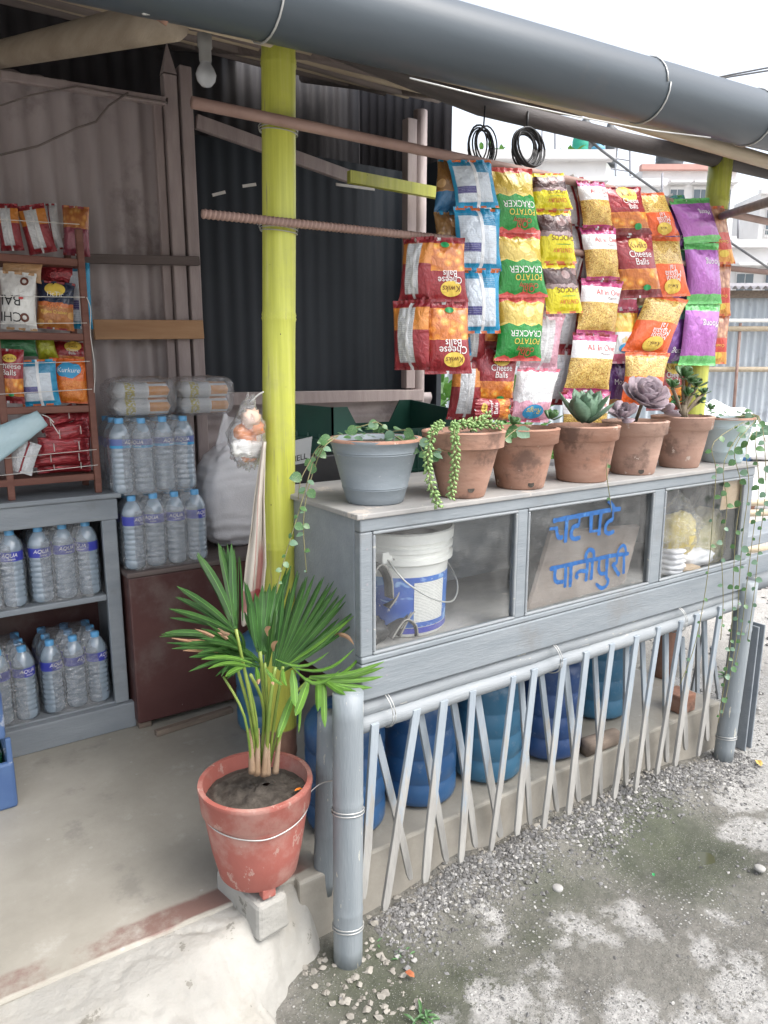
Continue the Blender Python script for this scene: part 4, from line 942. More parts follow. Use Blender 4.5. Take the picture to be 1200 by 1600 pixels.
# water bottles in shrink wrap
prof = [(.0001, .003), (.026, .001), (.033, .004), (.0368, .012)]
for k in range(7): z = .022 + k * .019; prof += [(.0372, z), (.0372, z + .008), (.0352, z + .0125), (.0352, z + .0155)]
prof += [(.0372, .157), (.0372, .163), (.0366, .165), (.0366, .2), (.0374, .203), (.037, .212), (.031, .230), (.022, .246), (.0145, .254), (.0125, .257), (.0125, .262)]
mb = MB(); mb.lathe(prof, n=20); BOT = mb.mesh('bottle', M['pet'], True)
mb = MB(); mb.lathe([(.0150, .252), (.0155, .254), (.0155, .270), (.0140, .272), (.0001, .272)], n=16); CAP = mb.mesh('cap', M['cap'], True)
mb = MB(); mb.lathe([(.0372, .166), (.0374, .199)], n=24); LAB = mb.mesh('label', M['label'], True); LAB2 = mb.mesh('label', M['label_pale'], True)
def cyl_text(words, r):
    mb = MB()
    for (s, ang, z, size, mi) in words:
        vs, fs, w = text2d(s, .25)
        mb.add([V((r * math.cos(ang + x * size / r), r * math.sin(ang + x * size / r), z + y * size)) for x, y in vs], fs, mi)
    return mb
LET = cyl_text([('AQUA', R(-90), .1865, .0185, 0), ('ANNA', R(-80), .1735, .0085, 0)], .0379).mesh('lettering', M['letter_white'])
mb = cyl_text([('AQUA', R(-90), .1865, .0185, 0), ('ANNA', R(-80), .1735, .0085, 0)], .0379); mb.lathe([(.0377, .167), (.0377, .176)], n=20, mi=1); LET2 = mb.mesh('lettering', [M['letter_white'], M['letter_sky']])
PIT = .0785
def film_mesh(nx, ny, seed):
    w, d = (nx - 1) * PIT / 2, (ny - 1) * PIT / 2; r = .0405; rr = rng(seed); n = 96; per = []
    # scalloped outline round the bottles
    def outline(t):
        hx, hy = w, d; P = 4 * (hx + hy); s = t * P
        if s < 2*hx: c, nn = V((-hx + s, -hy, 0)), V((0, -1, 0))
        elif s < 2*hx + 2*hy: c, nn = V((hx, -hy + s - 2*hx, 0)), V((1, 0, 0))
        elif s < 4*hx + 2*hy: c, nn = V((hx - (s - 2*hx - 2*hy), hy, 0)), V((0, 1, 0))
        else: c, nn = V((-hx, hy - (s - 4*hx - 2*hy), 0)), V((-1, 0, 0))
        return c, nn
    zs = [(0, .97), (.02, 1.03), (.06, 1.0), (.10, 1.0), (.15, 1.01), (.19, 1.03), (.215, .98), (.232, .80), (.25, .55), (.268, .36), (.279, .1)]
    mb = MB(); nv = len(zs) - 1
    def P(u, v):
        i = round(v * nv); z, k = zs[i]; c, nn = outline(u % 1)
        ph = (c.x / PIT + (.5 if nx % 2 == 0 else 0)) if abs(nn.y) > .5 else (c.y / PIT + (.5 if ny % 2 == 0 else 0))
        sc_ = .0035 * math.cos(2 * math.pi * ph)
        e = r * k + sc_ + .005 * nz(u * 30, z * 26, seed) + .003 * nz(u * 70, z * 60, seed) - .0025
        q = c + nn * e
        if z > .21: kk = (z - .21) / .07; q = q.lerp(V((q.x * .93, q.y * .80, 0)), kk)
        q.z = z + .004 * nz(u * 22, z * 20, seed + 3); return q
    mb.sheet(P, n, nv); o = len(mb.v); top = [o - (n + 1) + i for i in range(n)]; mb.f.append(top); mb.m.append(0)
    return mb.mesh('wrap', M['film'], True)
def bottle_pack(loc, nx, ny, label, seed, rz=0.0, pale=False, wrap=True, drop=0.0):
    t = thing('water_pack', loc, label, 'water pack', 'shrink wrapped packs of bottled water', rz); rr = rng(seed)
    for j in range(ny):
        for i in range(nx):
            b = inst('bottle', BOT, t, ((i - (nx-1)/2) * PIT, (j - (ny-1)/2) * PIT, rr.uniform(0, .003) + .001), (0, 0, rr.uniform(-1.1, .9)))
            inst('cap', CAP, b); inst('label', LAB2 if pale else LAB, b)
            if j == 0: inst('lettering', LET2 if pale else LET, b)
    if wrap: inst('wrap', film_mesh(nx, ny, seed), t)
    return t
bx = .700 + 1.5 * PIT
bottle_pack((bx + .012, 2.70 + PIT * 1.0 - .005, .816), 4, 3, 'lower wrapped water pack standing on the maroon chest', 1, R(-1))
bottle_pack((bx - .012, 2.72 + PIT * 1.0, 1.093), 4, 3, 'upper wrapped water pack with faded labels under the biscuit bags', 2, R(2), True)
bottle_pack((.478, 2.752 + PIT, .731), 3, 3, 'wrapped water pack on the upper cabinet shelf beside the right stile', 3)
bottle_pack((.478 - PIT * 3 - .012, 2.750 + PIT, .731), 3, 3, 'wrapped water pack on the upper cabinet shelf at the photo edge', 4)
bottle_pack((.483, 2.762 + PIT, .306), 3, 3, 'wrapped water pack on the lower cabinet shelf beside the right stile', 5)
bottle_pack((.483 - PIT * 3 - .014, 2.760 + PIT, .306), 3, 3, 'wrapped water pack on the lower cabinet shelf behind the blue crates', 6)

# blue bottle crates at the left edge
def bottle_crate(z, label, ex):
    x1 = atY(14 + ex, 1200, 2.38).x; t = thing('bottle_crate', (x1 - .2, 2.45, z), label, 'crate', 'stacked blue bottle crates')
    h = .155 / .62
    def pt(a, b): mb = MB(); mb.box(a, b); mb.build('panel', M['crate_blue'], t, bevel=.012)
    y0, y1 = 2.36, 2.66
    pt((x1 - .4, y0, z), (x1, y0 + .02, z + h * .62)); pt((x1 - .4, y1 - .02, z), (x1, y1, z + h * .62)); pt((x1 - .02, y0 + .021, z), (x1, y1 - .021, z + h * .62)); pt((x1 - .4, y0 + .021, z), (x1 - .021, y1 - .021, z + .02))
    for (a, b) in ((x1 - .018, y0 + .003), (x1 - .018, y1 - .02)): mb = MB(); mb.box((a, b, z + h * .5), (a + .016, b + .016, z + .232)); mb.build('corner_post', M['crate_blue'], t, bevel=.004)
    mb = MB(); mb.box((x1 - .4, y0 + .20, z + .215), (x1 - .09, y1, z + .232)); mb.build('rim', M['crate_blue'], t, bevel=.012)
    gm = NT('green_bottle').bsdf((.012, .10, .03), .08, None, Transmission_Weight=.4) if 'gb' not in M else M['gb']; M['gb'] = gm
    for i in range(2):
        for j in range(3):
            mb = MB(); c = (x1 - .06 - i * .085, y0 + .07 + j * .085, z + .022); mb.lathe([(.0001, 0), (.033, .001), (.035, .01), (.035, .14), (.028, .17), (.014, .20), (.013, .205), (.0001, .206)], c, 18); mb.build('bottle', gm, t, smooth=True)
bottle_crate(FL, 'lower blue crate with green bottles at the left edge', 8); bottle_crate(FL + .234, 'upper blue bottle crate at the left edge', 0)

# ================================================================ snack packets
def packet_mat(name, bands, food=None, wob=.012, rough=.22, metal=.1, foodcol=None, zig=0.0):
    br = lambda c: tuple(min(.85, x * 1.28) for x in c)
    bands = [(p, br(c)) for p, c in bands]
    if food: food = (*food[:3], *[br(c) for c in food[3:]])
    t = NT(name); uv = t.coord('UV'); u, v, _ = t.xyz(uv); uvs = t.coord('UV', (1, 1.5, 1))
    vv = t.math('MULTIPLY_ADD', t.math('SUBTRACT', t.noise(5, 2, uv), .5), wob * 4, v)
    if zig: vv = t.math('MULTIPLY_ADD', t.math('PINGPONG', t.math('MULTIPLY', u, 6), 1.0), zig, vv)
    c = t.ramp(vv, bands, 'CONSTANT')
    if food:
        v0, v1, kind, ca, cb, cc = food
        if kind == 'balls':
            d = t.vor(5.5, uvs); f = t.ramp(d, [(.05, cc), (.3, cb), (.62, ca)])
        elif kind == 'noodles':
            st = t.n('TexNoise'); st.inputs['Scale'].default_value = 9; st.inputs['Detail'].default_value = 2; st.inputs['Distortion'].default_value = 2.4; t.l(uvs, st.inputs['Vector'])
            r1 = t.math('ABSOLUTE', t.math('SUBTRACT', t.math('FRACT', t.math('MULTIPLY', st.outputs['Fac'], 6)), .5)); f = t.ramp(r1, [(.05, cc), (.22, cb), (.42, ca)])
        else:
            d = t.vor(3.2, uvs); f = t.mix(t.step(d, .38, .42), t.ramp(t.noise(3, 3, uvs), [(.3, cb), (.7, cc)]), ca)
        k = t.math('MULTIPLY', t.step(vv, v0, v0 + .012), t.step(vv, v1 + .012, v1)); c = t.mix(k, c, f)
    se = t.math('MAXIMUM', t.step(v, .045, .035), t.step(v, .955, .965))
    rib = t.math('MULTIPLY', se, t.math('SINE', t.math('MULTIPLY', v, 420)))
    cr_ = t.math('ABSOLUTE', t.math('SUBTRACT', t.noise(3.4, 3, t.coord('Object', (26, 26, 11)), .5, 1.2), .5))
    h = t.math('ADD', t.math('ADD', t.noise(7, 4, t.coord('UV', (1.2, 1, 1)), .55, .8), t.math('MULTIPLY', rib, .12)), t.math('MULTIPLY', cr_, .45))
    return t.bsdf(c, rough, t.bump(h, .38, .02), metal, Coat_Weight=.6, Coat_Roughness=.08)
def back_mat(name, base, panel=(.66, .67, .68), pw=.27, seam=(.75, .75, .75), band=None, blocks=False):
    t = NT(name); uv = t.coord('UV'); u, v, _ = t.xyz(uv)
    c = t.ramp(t.noise(3, 3, uv), [(.3, base), (.7, tuple(x * 1.15 for x in base))])
    if band: c = t.mix(t.math('MULTIPLY', t.step(v, band[0], band[0] + .01), t.step(v, band[1] + .01, band[1])), c, band[2])
    du = t.math('ABSOLUTE', t.math('SUBTRACT', u, .5 - .04)); inn = t.math('MULTIPLY', t.step(du, pw + .01, pw - .01), t.math('MULTIPLY', t.step(v, .10, .12), t.step(v, .90, .88)))
    ln = t.step(t.math('FRACT', t.math('MULTIPLY', v, 34)), .5, .6); gap = t.step(t.noise(10, 2, t.coord('UV', (1.5, 34, 1))), .45, .5)
    cell = t.n('CombineXYZ'); t.l(t.math('FLOOR', t.math('MULTIPLY', u, 2.1)), cell.inputs[0]); t.l(t.math('FLOOR', t.math('MULTIPLY', v, 7)), cell.inputs[1])
    wn_ = t.n('TexWhiteNoise'); t.l(cell.outputs[0], wn_.inputs['Vector'])
    blk = t.ramp(wn_.outputs['Value'], [(0, panel), (.52, tuple(x * .9 for x in base)), (.72, tuple(min(1, x * 1.1) for x in panel)), (.88, (.06, .05, .22))], 'CONSTANT') if blocks else None
    if blocks: panel = t.mix(.0, blk, blk)
    pc = t.mix(t.math('MULTIPLY', t.math('MULTIPLY', ln, gap), .5), panel, (.22, .22, .25) if not blocks else (.45, .50, .60)); c = t.mix(inn, c, pc)
    sm = t.step(t.math('ABSOLUTE', t.math('SUBTRACT', u, .52)), .045, .035); c = t.mix(sm, c, seam)
    h = t.math('ADD', t.noise(7, 4, uv, .55, .8), t.math('MULTIPLY', sm, .5))
    return t.bsdf(c, .3, t.bump(h, .45, .02), .1, Coat_Weight=.25, Coat_Roughness=.12)
OR = ((.42, .12, .02), (.68, .25, .03), (.80, .45, .10))
MAR = (.24, .018, .025); MAR2 = (.16, .014, .018); NOO = ((.22, .10, .02), (.62, .36, .07), (.80, .56, .18)); 
D = {}
D['kw_inv'] = packet_mat('cheese_ball_packet_inverted', [(0, MAR), (.09, (.70, .30, .06)), (.52, MAR), (.99, MAR2)], (.09, .51, 'balls', *OR))
D['kw'] = packet_mat('cheese_ball_packet', [(0, MAR), (.54, (.70, .30, .06)), (.86, MAR2)], (.54, .85, 'balls', *OR))
D['green'] = packet_mat('potato_cracker_packet', [(0, (.50, .06, .05)), (.10, (.62, .48, .10)), (.46, (.012, .22, .035)), (.955, (.50, .06, .05))], (.10, .44, 'chips', (.44, .32, .05), (.60, .46, .11), (.70, .58, .20)), zig=.05)
D['choc'] = packet_mat('choco_packet', [(0, (.66, .54, .02)), (.10, (.10, .045, .035)), (.42, (.30, .22, .22)), (.50, (.70, .58, .02)), (.93, (.62, .50, .02))], (.10, .42, 'chips', (.05, .02, .018), (.13, .06, .05), (.34, .24, .24)), wob=.05)
D['allin'] = packet_mat('noodle_mix_packet', [(0, (.34, .03, .13)), (.13, (.70, .68, .66)), (.42, (.60, .36, .08)), (.93, (.34, .03, .13))], (.42, .92, 'noodles', *NOO))
D['masala'] = packet_mat('masala_packet_inverted', [(0, (.62, .10, .02)), (.07, (.62, .36, .07)), (.45, (.66, .10, .015)), (.96, (.60, .09, .02))], (.07, .44, 'noodles', *NOO))
D['purple'] = packet_mat('purple_packet', [(0, (.12, .42, .12)), (.12, (.34, .11, .36)), (.84, (.12, .42, .12))], None, rough=.2, metal=.35)
D['teal'] = packet_mat('purple_teal_packet', [(0, (.10, .34, .30)), (.22, (.17, .06, .25)), (.93, (.10, .04, .14))], None, rough=.22, metal=.3)
D['dpurple'] = packet_mat('dark_purple_packet', [(0, (.08, .02, .12)), (.55, (.10, .03, .15)), (.72, (.55, .33, .10))], (.72, .96, 'chips', (.35, .18, .05), (.60, .36, .12), (.70, .48, .2)))
D['rings'] = packet_mat('ring_snack_packet', [(0, (.30, .03, .06)), (.08, (.78, .52, .10)), (.42, (.72, .70, .68)), (.82, (.55, .14, .22))], (.08, .42, 'balls', (.68, .36, .04), (.80, .54, .10), (.85, .68, .25)))
D['pinkw'] = packet_mat('white_pink_packet', [(0, (.55, .10, .16)), (.06, (.72, .70, .70)), (.62, (.66, .34, .42)), (.94, (.55, .10, .18))], None, wob=.05)
D['peanut'] = packet_mat('peanut_packet', [(0, (.40, .16, .10)), (.45, (.45, .05, .03)), (.75, (.62, .28, .06))], (.04, .45, 'balls', (.32, .14, .08), (.52, .28, .16), (.62, .38, .24)))
D['bluebrown'] = packet_mat('blue_brown_packet', [(0, (.32, .17, .06)), (.62, (.02, .12, .26)), (.95, (.02, .10, .2))], (.0, .6, 'chips', (.20, .10, .03), (.36, .20, .07), (.50, .32, .14)))
D['orange'] = packet_mat('orange_packet', [(0, (.58, .12, .015)), (.5, (.55, .14, .02)), (.96, (.5, .1, .02))], (.48, .95, 'noodles', (.45, .10, .015), (.58, .16, .02), (.68, .28, .06)))
D['spicy'] = packet_mat('spicy_cracker_packet', [(0, (.014, .022, .05)), (.44, (.45, .12, .03))], (.52, .97, 'chips', (.35, .13, .03), (.50, .24, .06), (.58, .34, .10)), wob=.03)
D['bwchoc'] = packet_mat('white_choco_packet', [(0, (.62, .62, .60)), (.9, (.5, .5, .49))])
D['tan'] = packet_mat('tan_packet', [(0, (.42, .25, .12))]); D['dgreen'] = packet_mat('dark_green_packet', [(0, (.03, .16, .06))]); D['lime'] = packet_mat('lime_packet', [(0, (.32, .34, .02))]); D['red'] = packet_mat('maroon_packet', [(0, MAR)], None, rough=.18, metal=.5); D['navy'] = packet_mat('navy_packet', [(0, (.012, .05, .16))]); D['ogold'] = packet_mat('gold_maroon_packet', [(0, (.40, .16, .05)), (.45, (.18, .03, .05))], (.03, .44, 'balls', (.30, .10, .03), (.45, .2, .05), (.55, .3, .1)))
BK = {'blue': back_mat('blue_packet_back', (.015, .26, .46), (.62, .68, .74), .40, (.78, .80, .82), blocks=True), 'maroon': back_mat('maroon_packet_back', MAR, (.58, .59, .60), .23, (.60, .60, .60), (.10, .42, (.60, .22, .04))), 'silver': back_mat('silver_packet_back', (.50, .51, .52), (.66, .67, .68), .3, MAR), 'orange': back_mat('orange_packet_back', (.55, .10, .02), (.60, .60, .60)), 'green': back_mat('green_packet_back', (.02, .18, .04)), 'purple': back_mat('purple_packet_back', (.16, .04, .22)), 'pink': back_mat('pink_packet_back', (.62, .35, .42), (.72, .70, .70))}
LM = [M['letter_white'], M['letter_red'], M['letter_yellow'], M['letter_blue'], M['letter_brown'], M['letter_green'], M['letter_black'], M['letter_orange'], M['letter_purple'], M['letter_sky']]
WH, RD, YE, BL, BR, GR, BK_, ORG, PU, SK = range(10)
# print on each design: (kind, text, u, v, size, ink, turned)
PRINT = {
 'kw_inv': [('oval', .24, .60, .80, YE), ('text', 'Cheese', .58, .67, .030, WH, 1), ('text', 'Balls', .58, .57, .036, WH, 1), ('text', 'Kwiks', .60, .80, .026, BR, 1), ('oval', .09, .55, .12, GR)],
 'kw': [('oval', .22, .58, .17, YE), ('text', 'Kwiks', .58, .17, .026, BR, 0), ('text', 'Cheese', .58, .31, .030, WH, 0), ('text', 'Balls', .58, .43, .036, WH, 0), ('oval', .09, .62, .84, GR)],
 'green': [('text', 'CRACKER', .56, .57, .024, WH, 1), ('text', 'POTATO', .60, .69, .018, YE, 1), ('text', 'Oh!', .58, .87, .026, RD, 1), ('text', 'Crunchy', .58, .81, .014, RD, 1)],
 'choc': [('text', 'CHOCOS', .60, .54, .020, BR, 1), ('bar', .45, .66, .012, GR), ('text', 'CENTURY', .58, .77, .015, RD, 1)],
 'allin': [('text', 'All In One', .60, .24, .020, RD, 0), ('text', 'Mixture', .70, .34, .009, BR, 0)],
 'masala': [('text', 'Tal', .58, .52, .018, WH, 1), ('text', 'Masala', .55, .62, .019, WH, 1), ('text', 'Mushi', .55, .70, .019, WH, 1), ('oval', .22, .52, .83, YE), ('text', 'Kwiks', .52, .83, .014, BR, 1)],
 'purple': [('text', 'Moong', .66, .32, .022, WH, 1)], 'teal': [('text', 'Moong', .5, .78, .026, WH, 1)], 'dpurple': [('text', 'Moong', .5, .42, .030, WH, 0)],
 'rings': [('text', 'Rings', .5, .58, .034, YE, 1), ('oval', .2, .4, .72, SK)], 'pinkw': [('oval', .25, .5, .80, SK), ('text', 'Rings', .5, .77, .030, YE, 1)],
 'orange': [('flag', .5, .26, SK), ('text', 'Kurkure', .5, .26, .026, WH, 0)], 'spicy': [('oval', .28, .5, .17, YE), ('text', 'TicTic', .5, .27, .026, WH, 0), ('text', 'Spicy', .5, .52, .040, ORG, 0), ('text', 'Potato Cracker', .5, .64, .019, YE, 0)],
 'bwchoc': [('text', 'CHE', .25, .78, .05, BK_, 1), ('text', 'BAL', .25, .50, .05, BK_, 1), ('ring', .12, .7, .16, BR), ('ring', .13, .7, .78, BR), ('oval', .07, .62, .45, RD)],
 'peanut': [('text', 'Cracker', .5, .62, .020, YE, 1), ('oval', .22, .5, .82, YE)]}
def packet(parent, M4, w, h, t, front, back, seed, name='packet', flipside=False, prnt=True, shear=0.0):
    rr = rng(seed); s1, s2 = rr.uniform(0, 50), rr.uniform(0, 50); nu, nv = 22, 24
    tw = rr.uniform(-.05, .05)
    def S(u, v, sd, off=0.0):       # u, v in 0..1 (v from the top down); sd -1 front
        x = 2 * u - 1
        b = max(0.0, math.sin(math.pi * min(1, max(0, (v - .045) / .91)))) ** .55
        th = t * .5 * b * max(0.0, 1 - abs(x) ** 2.6) ** .6
        endk = max(0, 1 - min(v, 1 - v) / .28)
        wr = t * endk * (.11 * math.sin(x * 9 + s1 + 2 * v) + .07 * math.sin(x * 21 + s2)) * (1 if v < .5 else -1) * (1 - endk * .35) + .12 * t * nz(x * 1.6 + s2, v * 3.2, s1) * b + .05 * t * nz(x * 5 + s2, v * 8, s1)
        ww = w * (1 - .075 * b + .012 * nz(v * 5, s1))
        y = sd * (th + off) + wr * (.7 if sd < 0 else .5) + .02 * h * nz(v * 1.5 + s1, 3) * 0
        seal = .0022 * math.sin(x * 22 + s2) if (v < .045 or v > .955) else 0
        return V((x * ww / 2 + shear * v, y + seal + tw * x * w * (v - .5), -v * h))
    mb = MB(); mb.sheet(lambda u, v: S(u, v, -1), nu, nv, 0, True); mb.sheet(lambda u, v: S(1 - u, v, 1), nu, nv, 1, True)
    a, b = (front, back) if not flipside else (back, front)
    me = mb.mesh(name, [D[a] if a in D else BK[a], D[b] if b in D else BK[b]], True)
    ob = bpy.data.objects.new(name, me); col.objects.link(ob); ob.matrix_basis = M4
    if parent is not None: ob.parent = parent; W[ob] = None
    if prnt and a in PRINT:
        pb = MB(); k = 0
        for it in PRINT[a]:
            k += 1; off = .0010 + .0005 * k
            if it[0] == 'text':
                _, s_, u0, v0, size, ink, rot = it; size *= w / .15 * 1.25; vs, fs, tw_ = text2d(s_, .15 if s_ in ('Kwiks', 'Rings', 'Spicy', 'Kurkure', 'Cracker') else 0); size = min(size, w * (.40 if s_ == 'Kwiks' else .72) / tw_, h * (.15 if s_ != 'BAL' and s_ != 'CHE' else .3)); sg = -1 if rot else 1
                q = []
                for x, y in vs:
                    uu, v2 = u0 + sg * x * size / w, v0 - sg * y * size / h; q.append(S(min(.99, max(.01, uu)), v2, -1, off))
                pb.add(q, fs, ink)
            else:
                kind, r, u0, v0 = it[:4]; ink = it[-1]
                if kind == 'flag': r, u0, v0 = .34, it[1], it[2]
                n = 20; ry = r * (.62 if kind != 'bar' else .06) * w / h
                if kind == 'bar': r, ry = it[1] * .5, .006; u0, v0 = .58, it[2]
                if kind == 'ring':
                    q = []; 
                    for rad in (1, .5):
                        q += [S(u0 + r * rad * math.cos(2*math.pi*j/n), v0 + r * rad * w / h * math.sin(2*math.pi*j/n), -1, off) for j in range(n)]
                    pb.add(q, [(j, n + j, n + (j+1) % n, (j+1) % n) for j in range(n)], ink); continue
                q = [S(u0, v0, -1, off)]
                for rad in (.33, .66, 1.0): q += [S(u0 + r * rad * math.cos(2*math.pi*j/n), v0 + ry * rad * math.sin(2*math.pi*j/n) + (.02 * math.sin(6 * rad * math.cos(2*math.pi*j/n)) if kind == 'flag' else 0), -1, off) for j in range(n)]
                pb.add(q, [(0, 1 + (j+1) % n, 1 + j) for j in range(n)] + [(1 + a_*n + j, 1 + a_*n + (j+1) % n, 1 + (a_+1)*n + (j+1) % n, 1 + (a_+1)*n + j) for a_ in range(2) for j in range(n)], ink)
        po = bpy.data.objects.new('print', pb.mesh('print', LM)); col.objects.link(po); po.parent = ob; po['kind'] = 'stuff'
    return ob
def frame(top, down, yaw):        # packet frame: -z runs down the packet, -y faces `yaw` (0 = straight out of the shop)
    d = V(down).normalized(); n = V((math.sin(yaw), -math.cos(yaw), 0)); n = (n - d * n.dot(d)).normalized(); x = n.cross(d); x.normalize()
    m = Matrix.Identity(4)
    x = n.cross(d)
    for i in range(3): m[i][0] = x[i]; m[i][1] = -n[i]; m[i][2] = -d[i]; m[i][3] = top[i]
    return m
# ================================================================ strips of packets hanging from the rods
c4 = lambda x, y: (600 + x / 3.72, 230 + y / 3.72)
c5 = lambda x, y: (820 + x / 3.158, 230 + y / 3.158)
_sn = [0]
def strip(label, seams, widths, front, back, yaw, Y, flip=False, t=.058, ydrift=0.0):
    P = [atY(x, y, Y + ydrift * i) for i, (x, y) in enumerate(seams)]
    tp = thing('packet_strip', P[0], label, 'snack strip', 'strips of snack packets hanging from the rods'); rr = rng(len(label) * 7 + int(seams[0][0]))
    for i in range(len(P) - 1):
        a, b = P[i], P[i + 1]; yw = R(yaw + rr.uniform(-5, 5)); n = V((math.sin(yw), -math.cos(yw), 0)); vd = ((a + b) / 2 - CAM); vd.z = 0; vd.normalize()
        ca = max(.45, abs(n.dot(vd))); w = 1.2 * (widths[i] + widths[i + 1]) / 2 * pxm((a + b) / 2) / ca
        _sn[0] += 1
        fr = front[i % len(front)] if isinstance(front, (list, tuple)) else front
        dn = V((0, 0, -1)) * (b - a).length + (b - a) * .25; dn.normalize(); m = frame(a - W[tp], dn, yw); xa_ = V((m[0][0], m[1][0], m[2][0])); sh_ = (b - a).dot(xa_); hh = (b - a).dot(dn); packet(tp, m, w, hh * 1.012, t * rr.uniform(.85, 1.15), fr, back, _sn[0] * 13 + 5, flipside=flip, shear=sh_)
    mb = MB(); p = P[0]; q = atY(seams[0][0], seams[0][1] - 4, 1.80)
    zrod = lo0.z if p.z < 2.0 else up0.z + (up1.z - up0.z) * ((p.x - up0.x) / (up1.x - up0.x))
    mb.bar(p + V((-.012, 0, -.012)), V((p.x, 1.80, max(zrod, p.z))), .008, .002, (1, 0, 0)); mb.build('tape', M['string'], tp)
    return tp
U = 1.775
strip('maroon cheese ball strip turned to its silver back, leftmost on the lower rod', [(655, 370), (643, 469), (644, 577)], [34, 47, 48], 'maroon', 'kw', -62, U + .0)
strip('maroon and orange cheese ball strip on the lower rod, printed upside down', [(688, 371), (695, 471), (700, 583)], [63, 60, 62], 'kw_inv', 'maroon', -22, U - .03)
strip('brown and blue chip strip left of the bright blue strip', [(706, 250), (701, 332), (706, 410), (712, 480), (716, 555)], [36, 40, 38, 36, 34], 'bluebrown', 'blue', -18, 1.84)
strip('bright blue strip showing its white back seam', [(733, 250), (745, 325), (748, 422), (751, 520)], [52, 62, 58, 47], 'blue', 'orange', -20, U)
strip('green and yellow potato cracker strip with red seals', [(793, 262), (806, 364), (816, 464), (810, 563)], [60, 63, 63, 58], 'green', 'green', -16, U)
strip('yellow chocolate cereal strip right of the green strip', [(850, 271), (863, 328), (870, 411), (881, 489)], [50, 49, 48, 46], 'choc', 'orange', -14, U - .01)
strip('silver backed maroon strip between the yellow strip and the noodle strip', [(886, 276), (900, 353), (903, 436), (900, 500)], [42, 44, 46, 40], 'silver', 'kw', -12, 1.83, t=.04)
strip('white and crimson noodle mix strip in the middle of the row', [(922, 283), (934, 356), (941, 437), (932, 521), (917, 612), (912, 690)], [37, 39, 49, 54, 60, 60], 'allin', 'maroon', -10, U)
strip('short maroon cheese ball strip at the upper middle, printed upright', [(966, 292), (983, 367), (996, 465)], [55, 52, 60], 'kw', 'maroon', -16, U - .01)
strip('long bright orange masala noodle strip twisting to the left', [(1009, 302), (1031, 370), (1044, 463), (1012, 551), (1002, 632)], [42, 44, 53, 55, 50], 'masala', 'orange', -12, U - .005)
strip('purple strip with teal tops behind the orange strip', [(1040, 306), (1061, 390), (1069, 480), (1054, 567)], [46, 42, 40, 44], 'teal', 'purple', -14, 1.83)
strip('shiny purple strip with bright green seals near the far pole', [(1076, 310), (1096, 379), (1099, 474), (1089, 570)], [54, 41, 43, 44], 'purple', 'purple', -10, U)
strip('red peanut strip, last one in front of the far pole', [(1113, 322), (1125, 413), (1123, 493), (1117, 568)], [28, 27, 26, 28], 'peanut', 'orange', -30, U + .01, t=.035)
strip('maroon cheese ball strip reaching low between the blue and green strips', [(776, 350), (788, 447), (777, 546), (769, 636)], [56, 56, 54, 58], 'kw', 'maroon', -18, 1.84)
strip('pink and white ring snack strip hanging low behind the green strip', [(860, 400), (853, 490), (842, 575), (826, 659)], [44, 46, 52, 56], ['pink', 'pink', 'pinkw'], 'pink', -12, 1.83)
strip('maroon strip with silver backs hanging below the yellow strip', [(892, 470), (884, 545), (869, 632)], [40, 40, 42], 'maroon', 'kw', -20, 1.84, t=.03)
strip('maroon strip with silver back low behind the left strips', [(738, 480), (734, 566), (724, 655)], [40, 42, 44], 'maroon', 'kw', -26, 1.87)
strip('yellow and white ring snack strip between noodle and orange strips', [(975, 400), (972, 482), (973, 567)], [36, 36, 38], 'rings', 'pink', -12, 1.84)
strip('dark purple snack strip low between the noodle and orange strips', [(962, 480), (966, 562), (962, 645)], [38, 40, 42], 'dpurple', 'purple', -10, 1.87)
strip('dark maroon strip at the back below the purple strips', [(1042, 480), (1044, 560), (1040, 640)], [48, 48, 46], 'kw', 'maroon', -12, 1.90)
strip('dark backed strip behind the upper middle cheese ball strip', [(1000, 310), (1004, 400), (1003, 480), (1001, 566)], [44, 44, 46, 44], 'dpurple', 'purple', -12, 1.89)
a = atY(742, 640, 1.80); t_ = thing('snack_packet', a, 'maroon packet lying on its side below the cheese ball strips', 'snack packet')
packet(t_, frame(V((0, 0, 0)), V((.16, 0, -.005)), R(-16)), .075, .165, .04, 'kw', 'maroon', 991)

# ================================================================ the wooden rack of packets on the cabinet
RK = 2.72
rack = thing('snack_rack', (.3, RK + .1, 1.105), 'red brown wooden rack full of snack packets on the grey cabinet', 'rack')
def rp(name, a, b, m='redwood', bevel=.003): mb = MB(); mb.box(a, b); return mb.build(name, M[m], rack, bevel=bevel)
zz = [1.165, 1.405, 1.648, 1.892]
xr = .618
rp('upright', (xr - .022, RK, 1.106), (xr, RK + .022, 2.0)); rp('upright', (xr - .022, RK + .2, 1.106), (xr, RK + .222, 2.0)); xl = atY(-2, 560, RK).x - .012
rp('upright', (xl, RK + .001, 1.106), (xl + .022, RK + .021, 2.0))
for z in zz:
    rp('shelf_front', (-.3, RK + .002, z - .012), (xr - .0225, RK + .020, z + .012)); rp('shelf_board', (-.3, RK + .0205, z - .009), (xr - .0225, RK + .20, z + .003))
    rp('side_rail', (xr - .020, RK + .0225, z - .011), (xr - .002, RK + .199, z + .011))
for z in [zz[0] + .03, zz[0] + .085, zz[1] + .055, zz[1] + .15, zz[2] + .035, zz[2] + .12, zz[3] + .11]:
    mb = MB(); mb.tube([(-.3, RK - .004, z), (.2, RK - .006, z - .004), (xr - .01, RK - .004, z + .012)], .0012, 5); mb.build('string', M['string'], rack)
